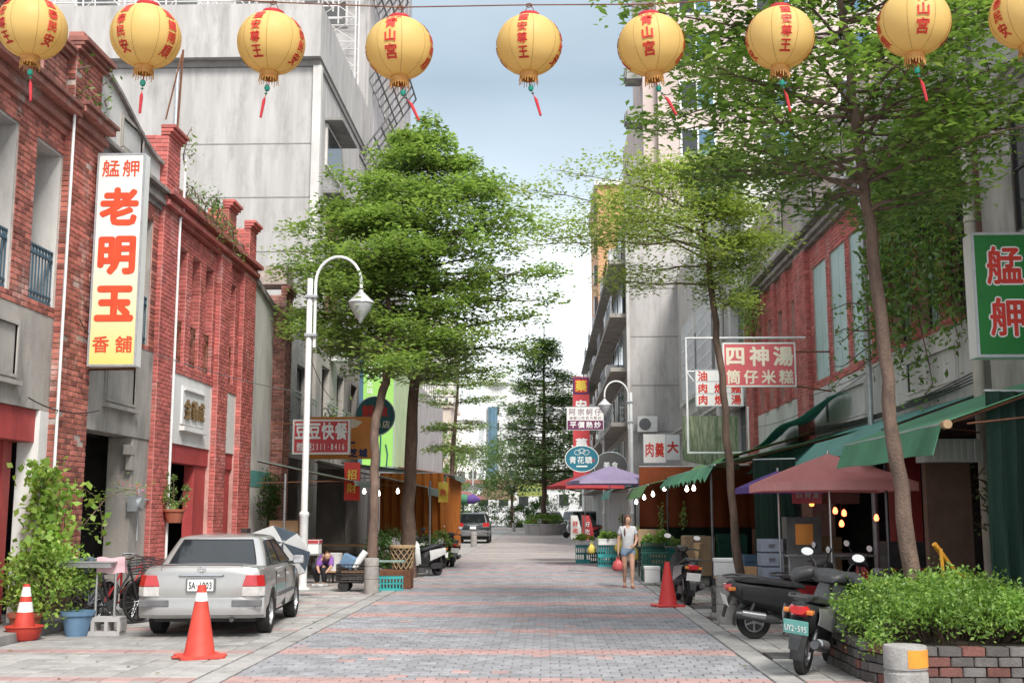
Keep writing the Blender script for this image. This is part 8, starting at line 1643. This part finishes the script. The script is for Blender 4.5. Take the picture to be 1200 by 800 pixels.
b = MB(); b.cbox((.033, -.085, 1.467), (.04, .012, .012)); b.build('mouth', 'lips', W_, bevel=.004)
b = MB(); b.lathe([(.001, -.03), (.015, -.02), (.018, .01), (.001, .03)], 8, (.085, .01, 1.52)); b.build('ear', 'skin', W_, smooth=True)
for s_, x, y in ((-1, -.078, .09), (1, .086, -.2)): b = MB(); b.cbox((x, y, .012), (.085, .24, .024)); b.cbox((x, y - .04, .05), (.09, .035, .02)); b.build('sandal', 'sandal', W_, bevel=.01)
bag('translucent red carrier bag held by the walking woman', (1.87 - .235, 26.9 - .05, .38), .12, .27, 'bag_red')
# someone in purple bent over behind the lamp post
Q = thing('person', 'person in a purple top crouching behind the lamp post', 'person', (-5.2, 27.3, 0), R(-20))
J2 = {'pel': (-.1, .15, .38, .14, .12), 'wst': (0, .05, .55, .13, .12), 'che': (.12, -.08, .68, .14, .12), 'nkb': (.2, -.2, .7, .06, .06), 'hd': (.26, -.3, .7, .08, .09), 'hd2': (.3, -.36, .68, .06, .07), 'sh1': (.2, -.02, .66, .05, .05), 'el1': (.3, -.2, .45, .04, .04), 'wr1': (.3, -.38, .35, .028, .028), 'pa1': (.3, -.43, .33, .032, .02), 'sh2': (.05, -.2, .66, .05, .05), 'el2': (.05, -.38, .45, .04, .04), 'wr2': (.15, -.48, .35, .028, .028), 'pa2': (.2, -.52, .33, .032, .02),
      'kn1': (.12, -.22, .46, .07, .07), 'an1': (.02, .0, .08, .04, .04), 'to1': (.05, -.14, .04, .04, .03), 'kn2': (-.1, -.28, .46, .07, .07), 'an2': (-.15, -.02, .08, .04, .04), 'to2': (-.13, -.16, .04, .04, .03)}
skin_part('body', J2, [('pel', 'wst'), ('wst', 'che'), ('che', 'nkb'), ('nkb', 'hd'), ('hd', 'hd2'), ('che', 'sh1'), ('sh1', 'el1'), ('el1', 'wr1'), ('wr1', 'pa1'), ('che', 'sh2'), ('sh2', 'el2'), ('el2', 'wr2'), ('wr2', 'pa2'), ('pel', 'kn1'), ('kn1', 'an1'), ('an1', 'to1'), ('pel', 'kn2'), ('kn2', 'an2'), ('an2', 'to2')], 'skin', Q)
skin_part('top', {k: grow(J2[k], .03) for k in ('che', 'wst', 'pel', 'sh1', 'el1', 'sh2', 'el2')}, [('che', 'wst'), ('wst', 'pel'), ('che', 'sh1'), ('sh1', 'el1'), ('che', 'sh2'), ('sh2', 'el2')], 'shirt_purple', Q)
skin_part('trousers', {k: grow(J2[k], .022) for k in ('pel', 'kn1', 'an1', 'kn2', 'an2')}, [('pel', 'kn1'), ('kn1', 'an1'), ('pel', 'kn2'), ('kn2', 'an2')], 'trouser_dark', Q)
skin_part('hair', {'a': (.25, -.28, .74, .085, .09), 'b': (.2, -.22, .76, .06, .06)}, [('a', 'b')], 'hair_brown', Q)
for k in ('to1', 'to2'): b = MB(); b.cbox((J2[k][0], J2[k][1] + .04, .03), (.1, .26, .06)); b.build('shoe', 'foam_white', Q, bevel=.02)

bpy.data.scenes.remove(TMP)
